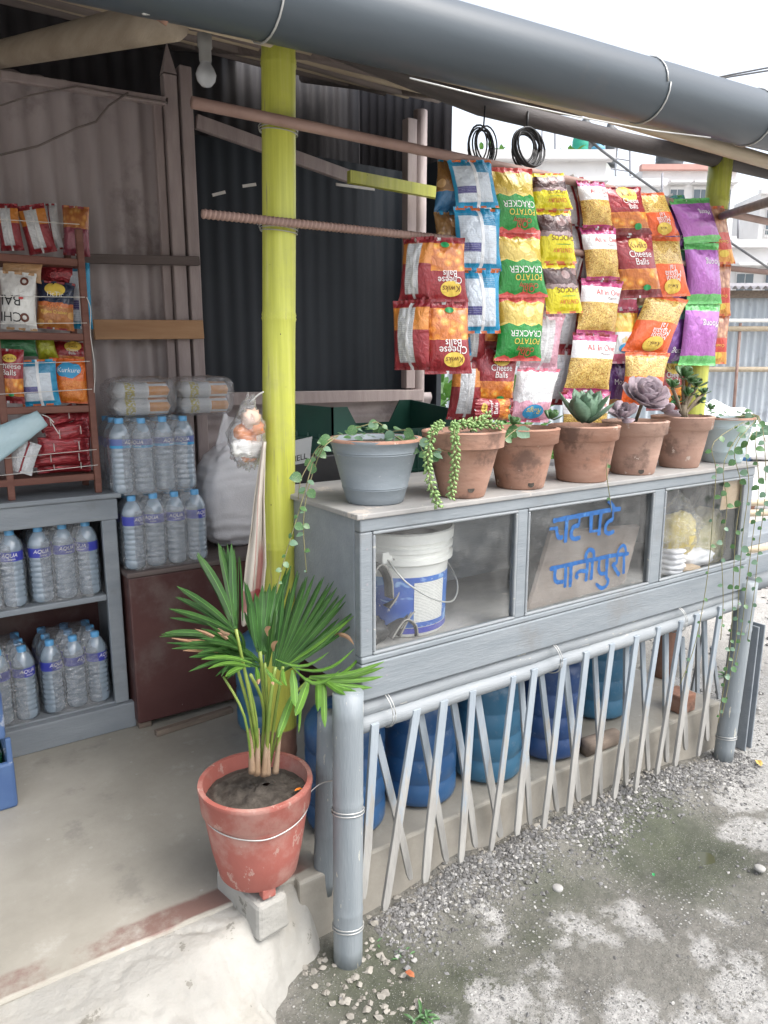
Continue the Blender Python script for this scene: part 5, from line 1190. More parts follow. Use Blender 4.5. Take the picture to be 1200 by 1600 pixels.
mb = MB(); mb.tube(catmull([(xr - .005, RK - .006, 1.78), (xr + .004, RK - .01, 1.74), (xr - .002, RK - .008, 1.66), (xr + .004, RK - .008, 1.55), (xr - .004, RK - .006, 1.46)]), .0014, 5); mb.build('string', M['string'], rack)
def rackpk(px0, py0, px1, py1, wpx, front, back, label, seed, Y, yaw=-20, t=.045, flip=False):
    a, b = atY(px0, py0, Y), atY(px1, py1, Y); tt = thing('snack_packet', (b.x, b.y, b.z), label, 'snack packet', 'packets on the wooden rack'); n = V((math.sin(R(yaw)), -math.cos(R(yaw)), 0)); vd = (a - CAM); vd.z = 0; vd.normalize()
    packet(tt, frame(a - W[tt], b - a, R(yaw)), wpx * pxm(a) / abs(n.dot(vd)), (b - a).length, t, front, back, seed, flipside=flip)
F_, B_ = RK + .05, RK + .11
rackpk(8, 318, 20, 392, 34, 'maroon', 'kw', 'silver backed red packet on the top shelf at the photo edge', 501, F_)
rackpk(46, 320, 68, 396, 42, 'maroon', 'kw', 'tilted silver backed packet on the top shelf', 502, F_)
rackpk(74, 318, 86, 390, 26, 'silver', 'kw', 'narrow grey packet beside the tilted one on the top shelf', 503, F_ + .03)
rackpk(118, 322, 120, 400, 40, 'ogold', 'maroon', 'gold and maroon packet at the right end of the top shelf', 504, F_)
rackpk(28, 425, 30, 516, 52, 'bwchoc', 'tan', 'black and white choco ball packet on the second shelf', 505, F_ - .01)
rackpk(36, 404, 33, 438, 58, 'tan', 'tan', 'folded tan packet top above the black and white packet', 506, F_ + .02, t=.02)
rackpk(87, 440, 86, 515, 56, 'spicy', 'maroon', 'dark packet with orange chips on the second shelf', 507, F_ - .005)
rackpk(90, 406, 92, 446, 56, 'red', 'red', 'maroon packet lying behind the spicy cracker packet', 508, B_, t=.03)
rackpk(122, 410, 128, 514, 34, 'blue', 'blue', 'blue packet with white back at the right of the second shelf', 509, B_ - .02)
rackpk(12, 545, 14, 630, 46, 'kw', 'maroon', 'cheese ball packet on the third shelf at the photo edge', 510, F_ - .01)
rackpk(56, 562, 66, 634, 56, 'blue', 'orange', 'blue packet showing its white seam on the third shelf', 511, F_ - .02)
rackpk(108, 560, 110, 630, 56, 'orange', 'orange', 'bright orange packet with a blue flag on the third shelf', 512, F_ - .01)
rackpk(24, 524, 26, 556, 60, 'dgreen', 'dgreen', 'dark green packets behind the third shelf front row', 513, B_, t=.05)
rackpk(66, 522, 76, 562, 30, 'lime', 'lime', 'lime packet standing behind the blue packet', 514, B_, t=.05)
rackpk(110, 534, 110, 575, 58, 'kw', 'maroon', 'orange brown packet behind the bright orange one', 515, B_, t=.05)
# bottom shelf: shiny dark red packets piled flat, a grey-blue mask bag on top
pl = [((60, 700), (138, 694), 22), ((52, 716), (140, 712), 20), ((58, 728), (142, 724), 18), ((72, 682), (138, 668), 20), ((60, 665), (118, 642), 18)]
for i, (a, b, w) in enumerate(pl):
    A, Bp = atY(*a, F_ + .02 * (i % 3)), atY(*b, F_ + .02 * (i % 3)); tt = thing('snack_packet', A, ['flat shiny red packet, third from the bottom of the pile', 'flat shiny red packet, second from the bottom of the pile', 'flat shiny red packet at the bottom of the pile', 'slanted shiny red packet, second from the top of the pile', 'slanted shiny red packet on top of the pile'][i], 'snack packet', 'shiny red packets piled on the bottom shelf')
    packet(tt, frame(A - W[tt], Bp - A, R(-18)), w * pxm(A) * 1.5, (Bp - A).length, .03, 'red', 'red', 600 + i)
    for k in (.28, .78):
        mb = MB(); c = A.lerp(Bp, k) + V((0, -.026, 0)); mb.bar(c + V((0, 0, -.014)), c + V((0, .004, .014)), .009, .0015, (1, 0, 0)); mb.build('price_tag', M['string'], tt)
rackpk(128, 640, 126, 700, 28, 'red', 'red', 'upright shiny red packet at the right end of the bottom shelf', 610, F_ + .02, t=.03)
rackpk(46, 690, 30, 738, 36, 'silver', 'silver', 'silver packet with a barcode poking out of the bottom shelf', 611, F_ - .035, t=.02)
def mask_mat():
    t = NT('pale_blue_plastic'); return t.bsdf(t.ramp(t.noise(8, 4), [(.3, (.36, .52, .58)), (.7, (.50, .64, .68))]), .3, t.bump(t.noise(22, 4, t.coord(), .6, 1), .4, .01))
M['maskblue'] = mask_mat(); tt = thing('mask_pouch', atY(25, 700, RK - .01), 'pale blue plastic pouch of face masks lying across the bottom shelf', 'pouch')
a, b, c, d = atY(58, 642, RK - .015), atY(74, 664, RK - .02), atY(-12, 730, RK - .03), atY(-20, 672, RK - .02)
mb = MB(); mb.sheet(lambda u, v: d.lerp(a, u).lerp(c.lerp(b, u), v) + V((0, -.008 * math.sin(math.pi * v) + .004 * nz(u * 7, v * 7), .003 * nz(u * 9, v * 9, 4))), 14, 8); ob = mb.build('pouch', M['maskblue'], tt, smooth=True); ob.modifiers.new('s', 'SOLIDIFY').thickness = .004
mb = MB(); mb.tube(catmull([atY(66, 648, RK - .03), atY(76, 652, RK - .04), atY(84, 660, RK - .03), atY(78, 656, RK - .02), atY(92, 678, RK - .03)]), .0016, 5); mb.build('ear_loop', M['string'], tt)

# ================================================================ biscuit bags, sack, towel, hanging bag, behind the counter
def biscuit_mat():
    t = NT('biscuit_wrapper'); uv = t.coord('UV'); u, v, _ = t.xyz(uv)
    c = t.ramp(u, [(0, (.74, .75, .76)), (.58, (.58, .24, .04)), (.995, (.5, .5, .5))], 'CONSTANT')
    wv = t.step(t.math('ABSOLUTE', t.math('SUBTRACT', t.math('FRACT', t.math('MULTIPLY', v, 4)), .5)), .10, .16); c = t.mix(t.math('MULTIPLY', wv, t.step(u, .57, .58)), (.58, .59, .60), c)
    ln = t.math('MULTIPLY', t.step(t.math('FRACT', t.math('MULTIPLY', v, 60)), .5, .6), t.step(t.noise(12, 2, t.coord('UV', (4, 60, 1))), .46, .5)); c = t.mix(t.math('MULTIPLY', t.math('MULTIPLY', ln, t.step(u, .55, .54)), .55), c, (.12, .12, .14))
    yb = t.math('MULTIPLY', t.math('MULTIPLY', t.step(u, .16, .17), t.step(u, .34, .33)), t.step(t.noise(3, 1, t.coord('UV', (6, 9, 1))), .45, .5)); c = t.mix(yb, c, (.45, .38, .08))
    return t.bsdf(c, .3, t.bump(t.noise(12, 4), .3, .01), Coat_Weight=.3)
M['biscuit'] = biscuit_mat()
def biscuit_bag(px0, px1, py, label, seed):
    a, b = atY(px0, py, 2.74), atY(px1, py, 2.74); L = (b - a).length; c = (a + b) / 2; c.z = 1.372; t = thing('biscuit_bag', c, label, 'biscuit bag', 'clear bags of biscuit rolls')
    for j in range(2):
        for i in range(2):
            o = c + V((0, j * .085, .033 + i * .058)); mb = MB()
            mb.sheet(lambda u, v: o + V(((u - .5) * L * .88, -math.sin(2 * math.pi * (v + .25)) * .034 * (1 - .0 * u), math.cos(2 * math.pi * (v + .25)) * .030)) if 0 < u < 1 else o + V(((u - .5) * L * .9, 0, 0)), 12, 20); mb.build('biscuit_roll', M['biscuit'], t, smooth=True)
    mb = MB(); blob(mb, c + V((0, .04, .068)), (L * .54, .09, .074), 4.2, 34, 18, .05, 3, seed, crease=.10); mb.build('clear_bag', M['bag_thin'], t, smooth=True)
biscuit_bag(172, 272, 640, 'left clear bag of biscuit rolls on top of the water packs', 4); biscuit_bag(276, 362, 636, 'right clear bag of biscuit rolls on top of the water packs', 5)
mb = MB(); s0 = atY(362, 862, 2.80); s0.z = .816
blob(mb, s0 + V((.06, .08, .205)), (.165, .12, .215), 3.0, 48, 60, .05, 1.6, 9, crease=.10, fn=lambda p: V((p.x * (1 + .018 * math.sin(p.z * 150 + 5 * nz(p.x * 7, p.z * 5))) + .02 * sstep(0, .2, p.z), p.y * (1 + .035 * math.sin(p.z * 150 + 5 * nz(p.x * 7, p.z * 5))), p.z)))
mb.build('rice_sack', M['sack'], smooth=True, label='full white woven sack standing on the chest behind the pole', cat='sack')
mb = MB(); f0 = atY(352, 690, 2.86)
mb.sheet(lambda u, v: f0 + V((.07 * (u - .5) + .06 * v, .03 * math.sin(u * 5) + .05, -.09 + .21 * v - .05 * u + .012 * nz(u * 4, v * 4))), 14, 14); ob = mb.build('empty_sack', M['sack'], smooth=True, label='empty pale sack draped above the full sack', cat='sack'); ob.modifiers.new('s', 'SOLIDIFY').thickness = .006
# checked towel on the pole
def towel_mat():
    t = NT('checked_towel'); uv = t.coord('UV'); u, v, _ = t.xyz(uv)
    c = t.ramp(t.noise(12, 4), [(.3, (.50, .45, .38)), (.7, (.60, .55, .48))])
    r1 = t.math('MULTIPLY', t.step(v, .70, .71), t.step(v, .86, .85)); r2 = t.math('MULTIPLY', t.step(u, .52, .54), t.step(u, .88, .86)); l1 = t.math('MULTIPLY', t.step(u, .40, .41), t.step(u, .45, .44))
    red = t.math('MAXIMUM', t.math('MULTIPLY', r2, t.step(v, .45, .55)), t.math('MAXIMUM', r1, t.math('MULTIPLY', l1, .7))); c = t.mix(t.math('MULTIPLY', red, .75), c, (.36, .10, .09))
    c = t.mix(t.math('MULTIPLY', r1, r2), c, (.28, .05, .05))
    return t.bsdf(c, .9, t.bump(t.noise(180, 3), .3, .002))
TW = [((413, 690), 5), ((409, 730), 11), ((405, 780), 17), ((403, 830), 24), ((400, 880), 33), ((396, 925), 33), ((388, 955), 20), ((384, 975), 10)]
def tw(u, v):
    k = v * (len(TW) - 1); i = min(int(k), len(TW) - 2); f = k - i; (p, w0), (q, w1) = TW[i], TW[i + 1]; x = p[0] + (q[0] - p[0]) * f; y = p[1] + (q[1] - p[1]) * f; w = w0 + (w1 - w0) * f
    return atY(x + (u - .5) * w, y + 4 * math.sin(u * 7) * v, 1.80 + .014 * math.sin(u * 9 + v * 2))
mb = MB(); mb.sheet(tw, 16, 28); ob = mb.build('checked_towel', towel_mat(), smooth=True, label='cream towel with red checks hanging beside the yellow pole', cat='towel'); ob.modifiers.new('s', 'SOLIDIFY').thickness = .003
hb = atY(384, 705, 1.84); tt = thing('hanging_bag', hb, 'clear plastic bag of orange and white tubs hanging left of the yellow pole', 'plastic bag'); k = pxm(hb)
for i_, (x_, y_, rx_, rz_, m_) in enumerate(((392, 655, 15, 15, 'snack_pale'), (384, 676, 19, 13, 'letter_orange'), (396, 680, 12, 16, 'snack_pale'), (378, 700, 16, 13, 'white'), (396, 703, 15, 14, 'white'), (390, 714, 13, 8, 'letter_orange'), (400, 668, 11, 12, 'letter_orange'))):
    if 'snack_pale' not in M: M['snack_pale'] = pm('pale_packet', (.66, .42, .30), (.76, .58, .48), 14, .4, .3, 30)
    mb = MB(); blob(mb, atY(x_, y_, 1.84 + .012 * (i_ % 3 - 1)), (rx_*k, 10*k, rz_*k), 2.8, 20, 14, .25, 2.2, 11 + i_, crease=.35); mb.build('small_packet', M[m_], tt, smooth=True)
mb = MB(); blob(mb, atY(385, 676, 1.84), (29*k, 22*k, 54*k), 2.3, 40, 30, .14, 2.6, 6, crease=.35, fn=lambda p: V((p.x * (1 - .5 * sstep(0, 50*k, p.z)) + .12 * max(0, p.z), p.y * (1 - .5 * sstep(0, 50*k, p.z)), p.z))); mb.build('clear_bag', M['bag'], tt, smooth=True)
mb = MB(); mb.tube(catmull([atY(392, 628, 1.84), atY(402, 618, 1.83), atY(412, 612, 1.82)]), .0025, 6); mb.build('handle', M['string'], tt, smooth=True)

# table behind the counter with the green crate and the black carton
tb = thing('back_table', (1.6, 2.3, FL), 'low brown work table behind the display case holding the green crate', 'table')
mb = MB(); mb.box((1.20, 2.02, 1.105), (2.3, 2.60, 1.13)); mb.build('table_top', M['oldwood'], tb, bevel=.003)
for x in (1.24, 2.24):
    for y in (2.06, 2.54): mb = MB(); mb.box((x, y, FL), (x + .04, y + .04, 1.1045)); mb.build('leg', M['oldwood'], tb, bevel=.002)
cr = thing('green_crate', (1.5, 2.3, 1.131), 'dark green plastic crate with dropped sides behind the grey pot', 'crate')
kx0, kx1, ky0, ky1, kz = 1.235, 1.80, 2.14, 2.47, 1.131
def crate_side(name, f, L, prof, th, holes):
    # f(s, z, t): point along the side, height, thickness
    mb = MB(); n = len(prof); o = len(mb.v)
    for t_ in (0, th):
        for s, z in prof: mb.v.append(f(s, z, t_))
        for s, z in prof: mb.v.append(f(s, 0, t_))
    N = 2 * n
    for i in range(n - 1):
        mb.f += [[o+i, o+i+1, o+n+i+1, o+n+i], [o+N+i+1, o+N+i, o+N+n+i, o+N+n+i+1], [o+i+1, o+i, o+N+i, o+N+i+1]]; mb.m += [0, 0, 0]
    mb.f += [[o, o+n, o+N+n, o+N], [o+n-1, o+N+n-1, o+N+2*n-1, o+2*n-1]]; mb.m += [0, 0]
    ob = mb.build(name, M['crate_green'], cr)
    mb = MB()
    for z in (.05, .11, .17): mb.bar(f(.0, z, -.004), f(L, z, -.004), .008, .006)
    k = max(3, int(L / .07))
    for i in range(k + 1): mb.bar(f(L * i / k, 0, -.003), f(L * i / k, .19, -.003), .006, .006, (1, 1, 0))
    mb.build('ribs', M['crate_green'], ob); return ob
H1, H2 = .285, .20
LX = kx1 - kx0; LY = ky1 - ky0
sp_ = [(0, H1), (.06, H1), (.11, H2), (LX - .11, H2), (LX - .06, H1 - .03), (LX, H1 - .03)]
crate_side('panel', lambda s, z, t_: V((kx0 + s, ky0 + t_, kz + z)), LX, sp_, .006, 0); crate_side('panel', lambda s, z, t_: V((kx1 - s, ky1 - t_, kz + z)), LX, sp_[::1], .006, 0)
crate_side('panel', lambda s, z, t_: V((kx0 + t_, ky1 - s, kz + z)), LY, [(0, H1), (LY, H1)], .006, 1); crate_side('panel', lambda s, z, t_: V((kx1 - t_, ky0 + s, kz + z)), LY, [(0, H1 - .03), (LY, H1)], .006, 1)
mb = MB(); mb.box((kx0 + .006, ky0 + .006, kz), (kx1 - .006, ky1 - .006, kz + .006)); mb.build('base', M['crate_green'], cr)
mb = MB(); z_ = kz + .18
for r_ in range(2):
    for i in range(5): mb.box((kx0 + .40 + i * .012, ky0 - .0055, z_ - r_ * .05), (kx0 + .406 + i * .012, ky0 - .0005, z_ + .016 - r_ * .05))
mb.build('vent_slots', M['letter_white'], cr)
mb = MB(); p0 = atY(500, 720, 2.08); mb.box((p0.x - .13, 2.06, 1.131), (p0.x + .16, 2.13, 1.27)); bxo = mb.build('black_carton', M['black'], bevel=.006, label='black drink carton with a grey printed face behind the grey pot', cat='carton')
mb = MB(); q = [atY(x, y, 2.058) for x, y in ((452, 690), (488, 682), (484, 722), (452, 728))]; mb.add(q + [p + V((0, .0015, 0)) for p in q], [(0,1,2,3), (4,7,6,5), (0,4,5,1), (1,5,6,2), (2,6,7,3), (3,7,4,0)]); ob = mb.build('printed_face', pm('carton_grey', (.30, .31, .31), None, 5, .5, 0), bxo); ob.location = -bxo.location
vs, fs, w_ = text2d('HELL'); mb = MB(); c_ = atY(468, 715, 2.0565); mb.add([c_ + V((x * .026, 0, y * .026 + x * .004)) for x, y in vs], fs); ob = mb.build('lettering', M['letter_black'], bxo); ob.location = -bxo.location
# ================================================================ flower pots and plants
def leaf_mesh(kind, mat, seed):
    r = rng(seed); mb = MB()
    if kind == 'round':      # unit leaf: base at origin, along +y, facing +z
        L = [(0, 0), (.30, .10), (.47, .36), (.42, .66), (.22, .90), (0, 1.06)]
    elif kind == 'point':
        L = [(0, 0), (.14, .12), (.24, .40), (.25, .62), (.16, .84), (0, 1.0)]
    elif kind == 'spoon':
        L = [(0, 0), (.13, .15), (.26, .45), (.32, .70), (.22, .92), (0, 1.0)]
    else:
        L = [(0, 0), (.18, .2), (.26, .5), (.18, .85), (0, 1.0)]
    cup = {'round': .18, 'point': .30, 'spoon': .22}.get(kind, .1); th = {'point': .07, 'spoon': .09}.get(kind, 0)
    n = len(L); cz = lambda y: -.22 * y * y + .08 * y if kind == 'round' else .25 * y * y * (kind != 'oval')
    mid = [V((0, y, cz(y))) for _, y in L]
    lf = [V((-x, y, cz(y) + cup * x)) for x, y in L]; rt = [V((x, y, cz(y) + cup * x * r.uniform(.7, 1.2))) for x, y in L]
    o = mb.add(mid + lf + rt, [])
    for i in range(n - 1):
        mb.f += [[o+i, o+i+1, o+n+i+1, o+n+i], [o+i, o+2*n+i, o+2*n+i+1, o+i+1]]; mb.m += [0, 0]
    if th:
        lo = [V((0, y, cz(y) - th * (1 - y * .7) * (1 if 0 < i < n - 1 else 0))) for i, (_, y) in enumerate(L)]; o2 = mb.add(lo, [])
        for i in range(n - 1):
            mb.f += [[o2+i, o+n+i, o+n+i+1, o2+i+1], [o2+i, o2+i+1, o+2*n+i+1, o+2*n+i]]; mb.m += [0, 0]
    return mb.mesh('leaf', M[mat], True)
LM_ = {}
def leafm(kind, mat, v):
    k = (kind, mat, v)
    if k not in LM_: LM_[k] = leaf_mesh(kind, mat, v)
    return LM_[k]
def put_leaf(parent, p, d, n, size, kind, mat, v=0, wide=1.0):
    d = V(d).normalized(); n = V(n); n = (n - d * n.dot(d))
    if n.length < 1e-3: n = d.orthogonal()
    n.normalize(); x = d.cross(n); m = Matrix.Identity(4)
    for i in range(3): m[i][0] = x[i] * size * wide; m[i][1] = d[i] * size; m[i][2] = n[i] * size; m[i][3] = p[i] - W[parent][i]
    o = bpy.data.objects.new('leaf', leafm(kind, mat, v)); col.objects.link(o); o.parent = parent; o.matrix_basis = m; W[o] = None; return o
def stem(parent, pts, r, mat='vinestem', name='stem', n=5):
    mb = MB(); mb.tube(catmull(pts, 4), r, n); return mb.build(name, M[mat], parent, smooth=True)
def vine(parent, pts, every, size, seed, mats=('vine', 'vine_pale'), r=.0014, start=0.0):
    rr = rng(seed); P = catmull(pts, 6); stem(parent, pts, r); acc = start; k = 0; size0, every0 = size, every; long_ = (P[0] - P[-1]).length > .35
    for i in range(1, len(P)):
        if long_: t_ = i / len(P); size = size0 * (1 - .55 * t_); every = every0 * (1.15 if t_ < .5 else .9)
        acc += (P[i] - P[i-1]).length
        if acc > every:
            acc = rr.uniform(-.9, .75) * every; k += 1; tc = (CAM - P[i]).normalized(); sd = 1 if k % 2 else -1
            right = V((0, 0, 1)).cross(tc) * -1
            d = V((0, 0, -.5 + rr.uniform(-.4, .5))) + right * sd * rr.uniform(.5, 1) + tc * rr.uniform(0, .5)
            put_leaf(parent, P[i], d, tc + V((rr.uniform(-.6, .6), rr.uniform(-.6, .6), rr.uniform(.1, .8))), size * rr.uniform(.55, 1.35), 'round', mats[0] if rr.random() < .72 else mats[1], rr.randint(0, 2))
PT = CZ1 + .0005
def make_pot(bx, by, bw, rw, ry, style, mat, label, hole=None):
    f = atZ(bx, by, PT); k = pxm(f); vd = V((f.x, f.y, 0)).normalized(); rb = bw * k / 2; c = f + vd * rb; h = atY(bx, ry, c.y).z - PT; rt = rw * k * 1.03 / 2
    t = thing('potted_plant', c, label, 'potted plant', 'flower pots on the display case')
    L = lambda z: rb + (rt * (.93 if style == 'terra' else 1) - rb) * (z / h)
    if style == 'terra':
        zc = h * .74; pr = [(.0001, .0), (rb * .96, 0), (rb, .004), (L(zc * .5) * 1.01, zc * .5), (L(zc), zc - .004), (L(zc) + .005, zc), (rt - .003, zc + .004), (rt, h - .006), (rt + .002, h - .003), (rt, h), (rt - .010, h + .001), (rt - .013, h - .004), (L(h * .6) - .012, h * .6)]
    else:
        pr = [(.0001, 0), (rb * .97, 0), (rb, .003)]
        for z in (.10, .22, .235, .25, .262, .275, .50, .76, .775, .79, .805, .82, .9): pr.append((L(z * h) + (.0016 if z in (.235, .262, .775, .805) else 0), z * h))
        pr += [(rt + .001, h * .94), (rt + .005, h * .965), (rt + .005, h), (rt - .006, h + .001), (rt - .012, h * .97), (L(h * .6) - .012, h * .6)]
    mb = MB(); mb.lathe(pr, c, 40, wob=.008, seed=bx); mb.build('pot', M[mat], t, auto=60)
    if style != 'terra':
        mb = MB(); mb.lathe([(rt - .005, h + .0015), (rt + .0055, h + .001), (rt + .0058, h * .965)], c, 40, wob=.004); mb.build('rim_edge', M['terra'], t, smooth=True)
    mb = MB(); mb.sheet(lambda u, v: c + V(((rt - .012) * v * math.cos(2*math.pi*u), (rt - .012) * v * math.sin(2*math.pi*u), h - .014 + .006 * nz(u * 6, v * 6, bx) + .006 * (1 - v))), 24, 6); mb.build('soil', M['soil'], t, smooth=True)
    if hole:
        a = atY(hole[0], hole[1], c.y); z = a.z - PT; dr = V((hole[0] - bx, 0, 0)); ang = math.atan2(-c.y, -c.x) + hole[2]; rr_ = L(z) + .0004; mb = MB(); n = 14
        mb.v += [c + V((rr_ * math.cos(ang + .010 / rr_ * math.cos(2*math.pi*j/n)), rr_ * math.sin(ang + .010 / rr_ * math.cos(2*math.pi*j/n)), z + .009 * math.sin(2*math.pi*j/n))) for j in range(n)]; mb.f.append(list(range(n))); mb.m.append(0); mb.build('drain_hole', M['soil'], t)
    return t, c, h, rt
def up3(c, h, a, r, z=0): return c + V((r * math.cos(a), r * math.sin(a), h + z))
g1, c1, h1, r1 = make_pot(586, 791, 92, 140, 684, 'grey', 'greypot', 'grey ringed pot with trailing round leaved vine at the near end')
g2, c2, h2, r2 = make_pot(722, 780, 72, 128, 672, 'terra', 'terra', 'terracotta pot with hanging burro tail succulent, second from the near end', (746, 756, .35))
g3, c3, h3, r3 = make_pot(812, 766, 76, 115, 668, 'terra', 'terra', 'terracotta pot with a tiny succulent between burro tail and green rosette', (840, 748, .45))
g4, c4_, h4, r4 = make_pot(908, 755, 79, 108, 664, 'terra', 'terra', 'terracotta pot holding the pale green pointed rosette')
g5, c5_, h5, r5 = make_pot(987, 743, 68, 99, 657, 'terra', 'terra2', 'terracotta pot holding the pink grey rosette', (1010, 729, .4))
g6, c6, h6, r6 = make_pot(1060, 732, 60, 92, 650, 'terra', 'terra2', 'terracotta pot holding the bushy jade plant')
g7, c7, h7, r7 = make_pot(1127, 724, 59, 82, 652, 'grey', 'bluepot', 'pale blue pot with long trailing vines at the far end')
rr = rng(3)
for g, c, h, r in ((g1, c1, h1, r1), (g7, c7, h7, r7)):       # leaves over the soil
    for i in range(22):
        a = rr.uniform(0, 6.28); p = up3(c, h, a, r * rr.uniform(.1, .85), rr.uniform(-.008, .022)); put_leaf(g, p, V((math.cos(a), math.sin(a), rr.uniform(-.1, .7))), V((rr.uniform(-.5, .5), -.4, 1)), rr.uniform(.016, .026), 'round', 'vine' if rr.random() < .6 else 'vine_pale', rr.randint(0, 2))
Yv = lambda pts, Y: [atY(x, y, Y) for x, y in pts]
yl = c1.y
vine(g1, [atY(530, 680, yl - .05), atY(510, 690, yl - .07)] + Yv([(492, 715), (484, 740), (474, 775), (463, 812), (450, 855), (440, 890), (432, 925)], 1.58), .026, .026, 1)
vine(g1, [atY(528, 682, yl - .05), atY(505, 700, yl - .08)] + Yv([(490, 735), (478, 780), (474, 820), (476, 860), (479, 895)], 1.60), .036, .025, 2)
vine(g1, [atY(515, 684, yl - .03)] + Yv([(496, 700), (484, 722), (470, 750), (466, 780)], 1.62), .022, .025, 8)
vine(g1, [atY(545, 672, yl), atY(572, 664, yl - .03), atY(590, 660, yl - .02), atY(610, 676, yl - .03)], .020, .024, 3)
vine(g1, [atY(600, 678, yl), atY(632, 672, yl - .10)] + Yv([(650, 684), (672, 700), (700, 705), (735, 706), (765, 700), (790, 684), (815, 678)], 1.50), .027, .027, 4)
vine(g1, [atY(605, 678, yl), atY(622, 684, 1.53), atY(640, 700, 1.52), atY(636, 722, 1.52)], .022, .022, 5)
vine(g1, [atY(640, 676, 1.53), atY(655, 690, 1.50), atY(662, 705, 1.49), atY(690, 712, 1.48)], .020, .028, 6)
# burro tail
def burro(g, pts, seed, name='burro_strand'):
    P = catmull(pts, 8); rr = rng(seed); mb = MB(); k = 0
    L = [(P[i+1] - P[i]).length for i in range(len(P) - 1)]
    for i in range(len(P) - 1):
        d = (P[i+1] - P[i]).normalized()
        for s in range(max(1, int(L[i] / .0022))):
            p = P[i].lerp(P[i+1], s / max(1, int(L[i] / .0022))); k += 1; a = k * 2.4; q = d.orthogonal().normalized(); q = Matrix.Rotation(a, 3, d) @ q
            v = (q * .85 + d * .65).normalized(); l = rr.uniform(.014, .018); w = .0042; x = v.cross(d).normalized() * w; y = v.cross(x).normalized() * w; b = p + q * .002
            m = b + v * l * .55; e = b + v * l
            mb.add([b, m + x, m + y, m - x, m - y, e], [(0,1,2), (0,2,3), (0,3,4), (0,4,1), (5,2,1), (5,3,2), (5,4,3), (5,1,4)])
    ob = mb.build(name, M['burro'], g, smooth=True); ob['kind'] = 'stuff'; stem(g, pts, .002)
yb = c2.y - r2
burro(g2, [atY(690, 662, yb + .05), atY(678, 672, yb), atY(670, 700, yb - .012), atY(669, 735, yb - .012), atY(676, 765, yb - .012), atY(686, 793, yb - .014)], 1)
burro(g2, [atY(712, 664, yb + .04), atY(710, 676, yb - .004), atY(712, 700, yb - .012), atY(710, 735, yb - .006), atY(704, 778, yb + .01)], 2)
burro(g2, [atY(716, 666, yb + .10), atY(735, 660, yb + .06), atY(760, 655, yb + .05)], 3); burro(g2, [atY(735, 672, yb + .05), atY(755, 664, yb + .05), atY(785, 664, yb + .02)], 4); burro(g2, [atY(745, 668, yb + .09), atY(758, 655, yb + .08), atY(762, 648, yb + .09)], 5); burro(g2, [atY(700, 668, yb + .05), atY(720, 662, yb + .05), atY(740, 664, yb + .06)], 6)
# rosettes
def rosette(g, c, n, size, kind, mat, tilt=(0, 0), seed=0, wide=1.0, open_=75):
    rr = rng(seed); T = Matrix.Rotation(tilt[0], 3, 'X') @ Matrix.Rotation(tilt[1], 3, 'Y')
    for i in range(n):
        t = i / n; a = i * 2.39996 + rr.uniform(-.1, .1); el = R(88 - open_ * t + rr.uniform(-5, 5)); s = size * (.38 + .62 * t ** .6) * rr.uniform(.9, 1.1)
        d = T @ V((math.cos(a) * math.cos(el), math.sin(a) * math.cos(el), math.sin(el))); nn = T @ V((-math.cos(a) * math.sin(el), -math.sin(a) * math.sin(el), math.cos(el)))
        put_leaf(g, c + d * .004, d, nn, s, kind, mat, i % 3, wide)
k4, k5 = pxm(c4_), pxm(c5_)
rosette(g4, up3(c4_, h4, 0, 0, .005), 26, 62 * k4, 'point', 'rosette', (R(12), R(-6)), 4, 1.0, 62)
pc = atY(1004, 628, c5_.y - .02); rosette(g5, pc, 38, 42 * k5, 'spoon', 'rosette_pink', (R(38), R(-12)), 5, 1.25, 84); stem(g5, [up3(c5_, h5, 0, 0, -.01), pc], .006, 'bark')
rosette(g5, atY(972, 652, c5_.y - .03), 16, 26 * k5, 'spoon', 'rosette_pink', (R(30), R(-30)), 6, 1.2, 84); rosette(g5, atY(1036, 645, c5_.y), 16, 26 * k5, 'spoon', 'rosette_pink', (R(25), R(30)), 7, 1.2, 84)
rosette(g3, atY(860, 656, c3.y - .01), 12, 20 * pxm(c3), 'spoon', 'jade', (R(20), 0), 8, 1.2); rosette(g3, atY(800, 664, c3.y - .03), 9, 16 * pxm(c3), 'spoon', 'vine', (R(20), 0), 9, 1.2)
vine(g3, [up3(c3, h3, 0, 0, -.01), atY(812, 668, c3.y - .05), atY(795, 680, c3.y - .09), atY(782, 694, c3.y - .10)], .018, .030, 11)
vine(g4, [up3(c4_, h4, 1, .02, -.01), atY(948, 700, c4_.y - .05), atY(948, 740, CF - .02), atY(953, 778, CF - .02), atY(956, 800, CF - .02)], .07, .012, 12)
# jade plant
k6 = pxm(c6); jb = up3(c6, h6, 0, 0, -.012)
for (x, y, s) in ((1068, 590, 36), (1050, 606, 26), (1088, 604, 28), (1074, 618, 26), (1056, 628, 20), (1092, 628, 22), (1078, 598, 24), (1100, 615, 18)):
    q = atY(x, y, c6.y + rr.uniform(-.03, .03)); stem(g6, [jb + V((rr.uniform(-.015, .015), rr.uniform(-.015, .015), 0)), jb.lerp(q, .5) + V((0, 0, .01)), q], .006, 'bark', n=7)
    rosette(g6, q, 13, s * .62 * k6, 'spoon', 'jade', (R(rr.uniform(0, 25)), R(rr.uniform(-20, 20))), x, 1.2, 92)
stem(g6, [jb, jb + V((0, 0, .05))], .012, 'bark', 'trunk', 8); rosette(g6, atY(1108, 640, c6.y - .04), 9, 11 * k6, 'spoon', 'jade', (R(15), 0), 77, 1.3, 90)
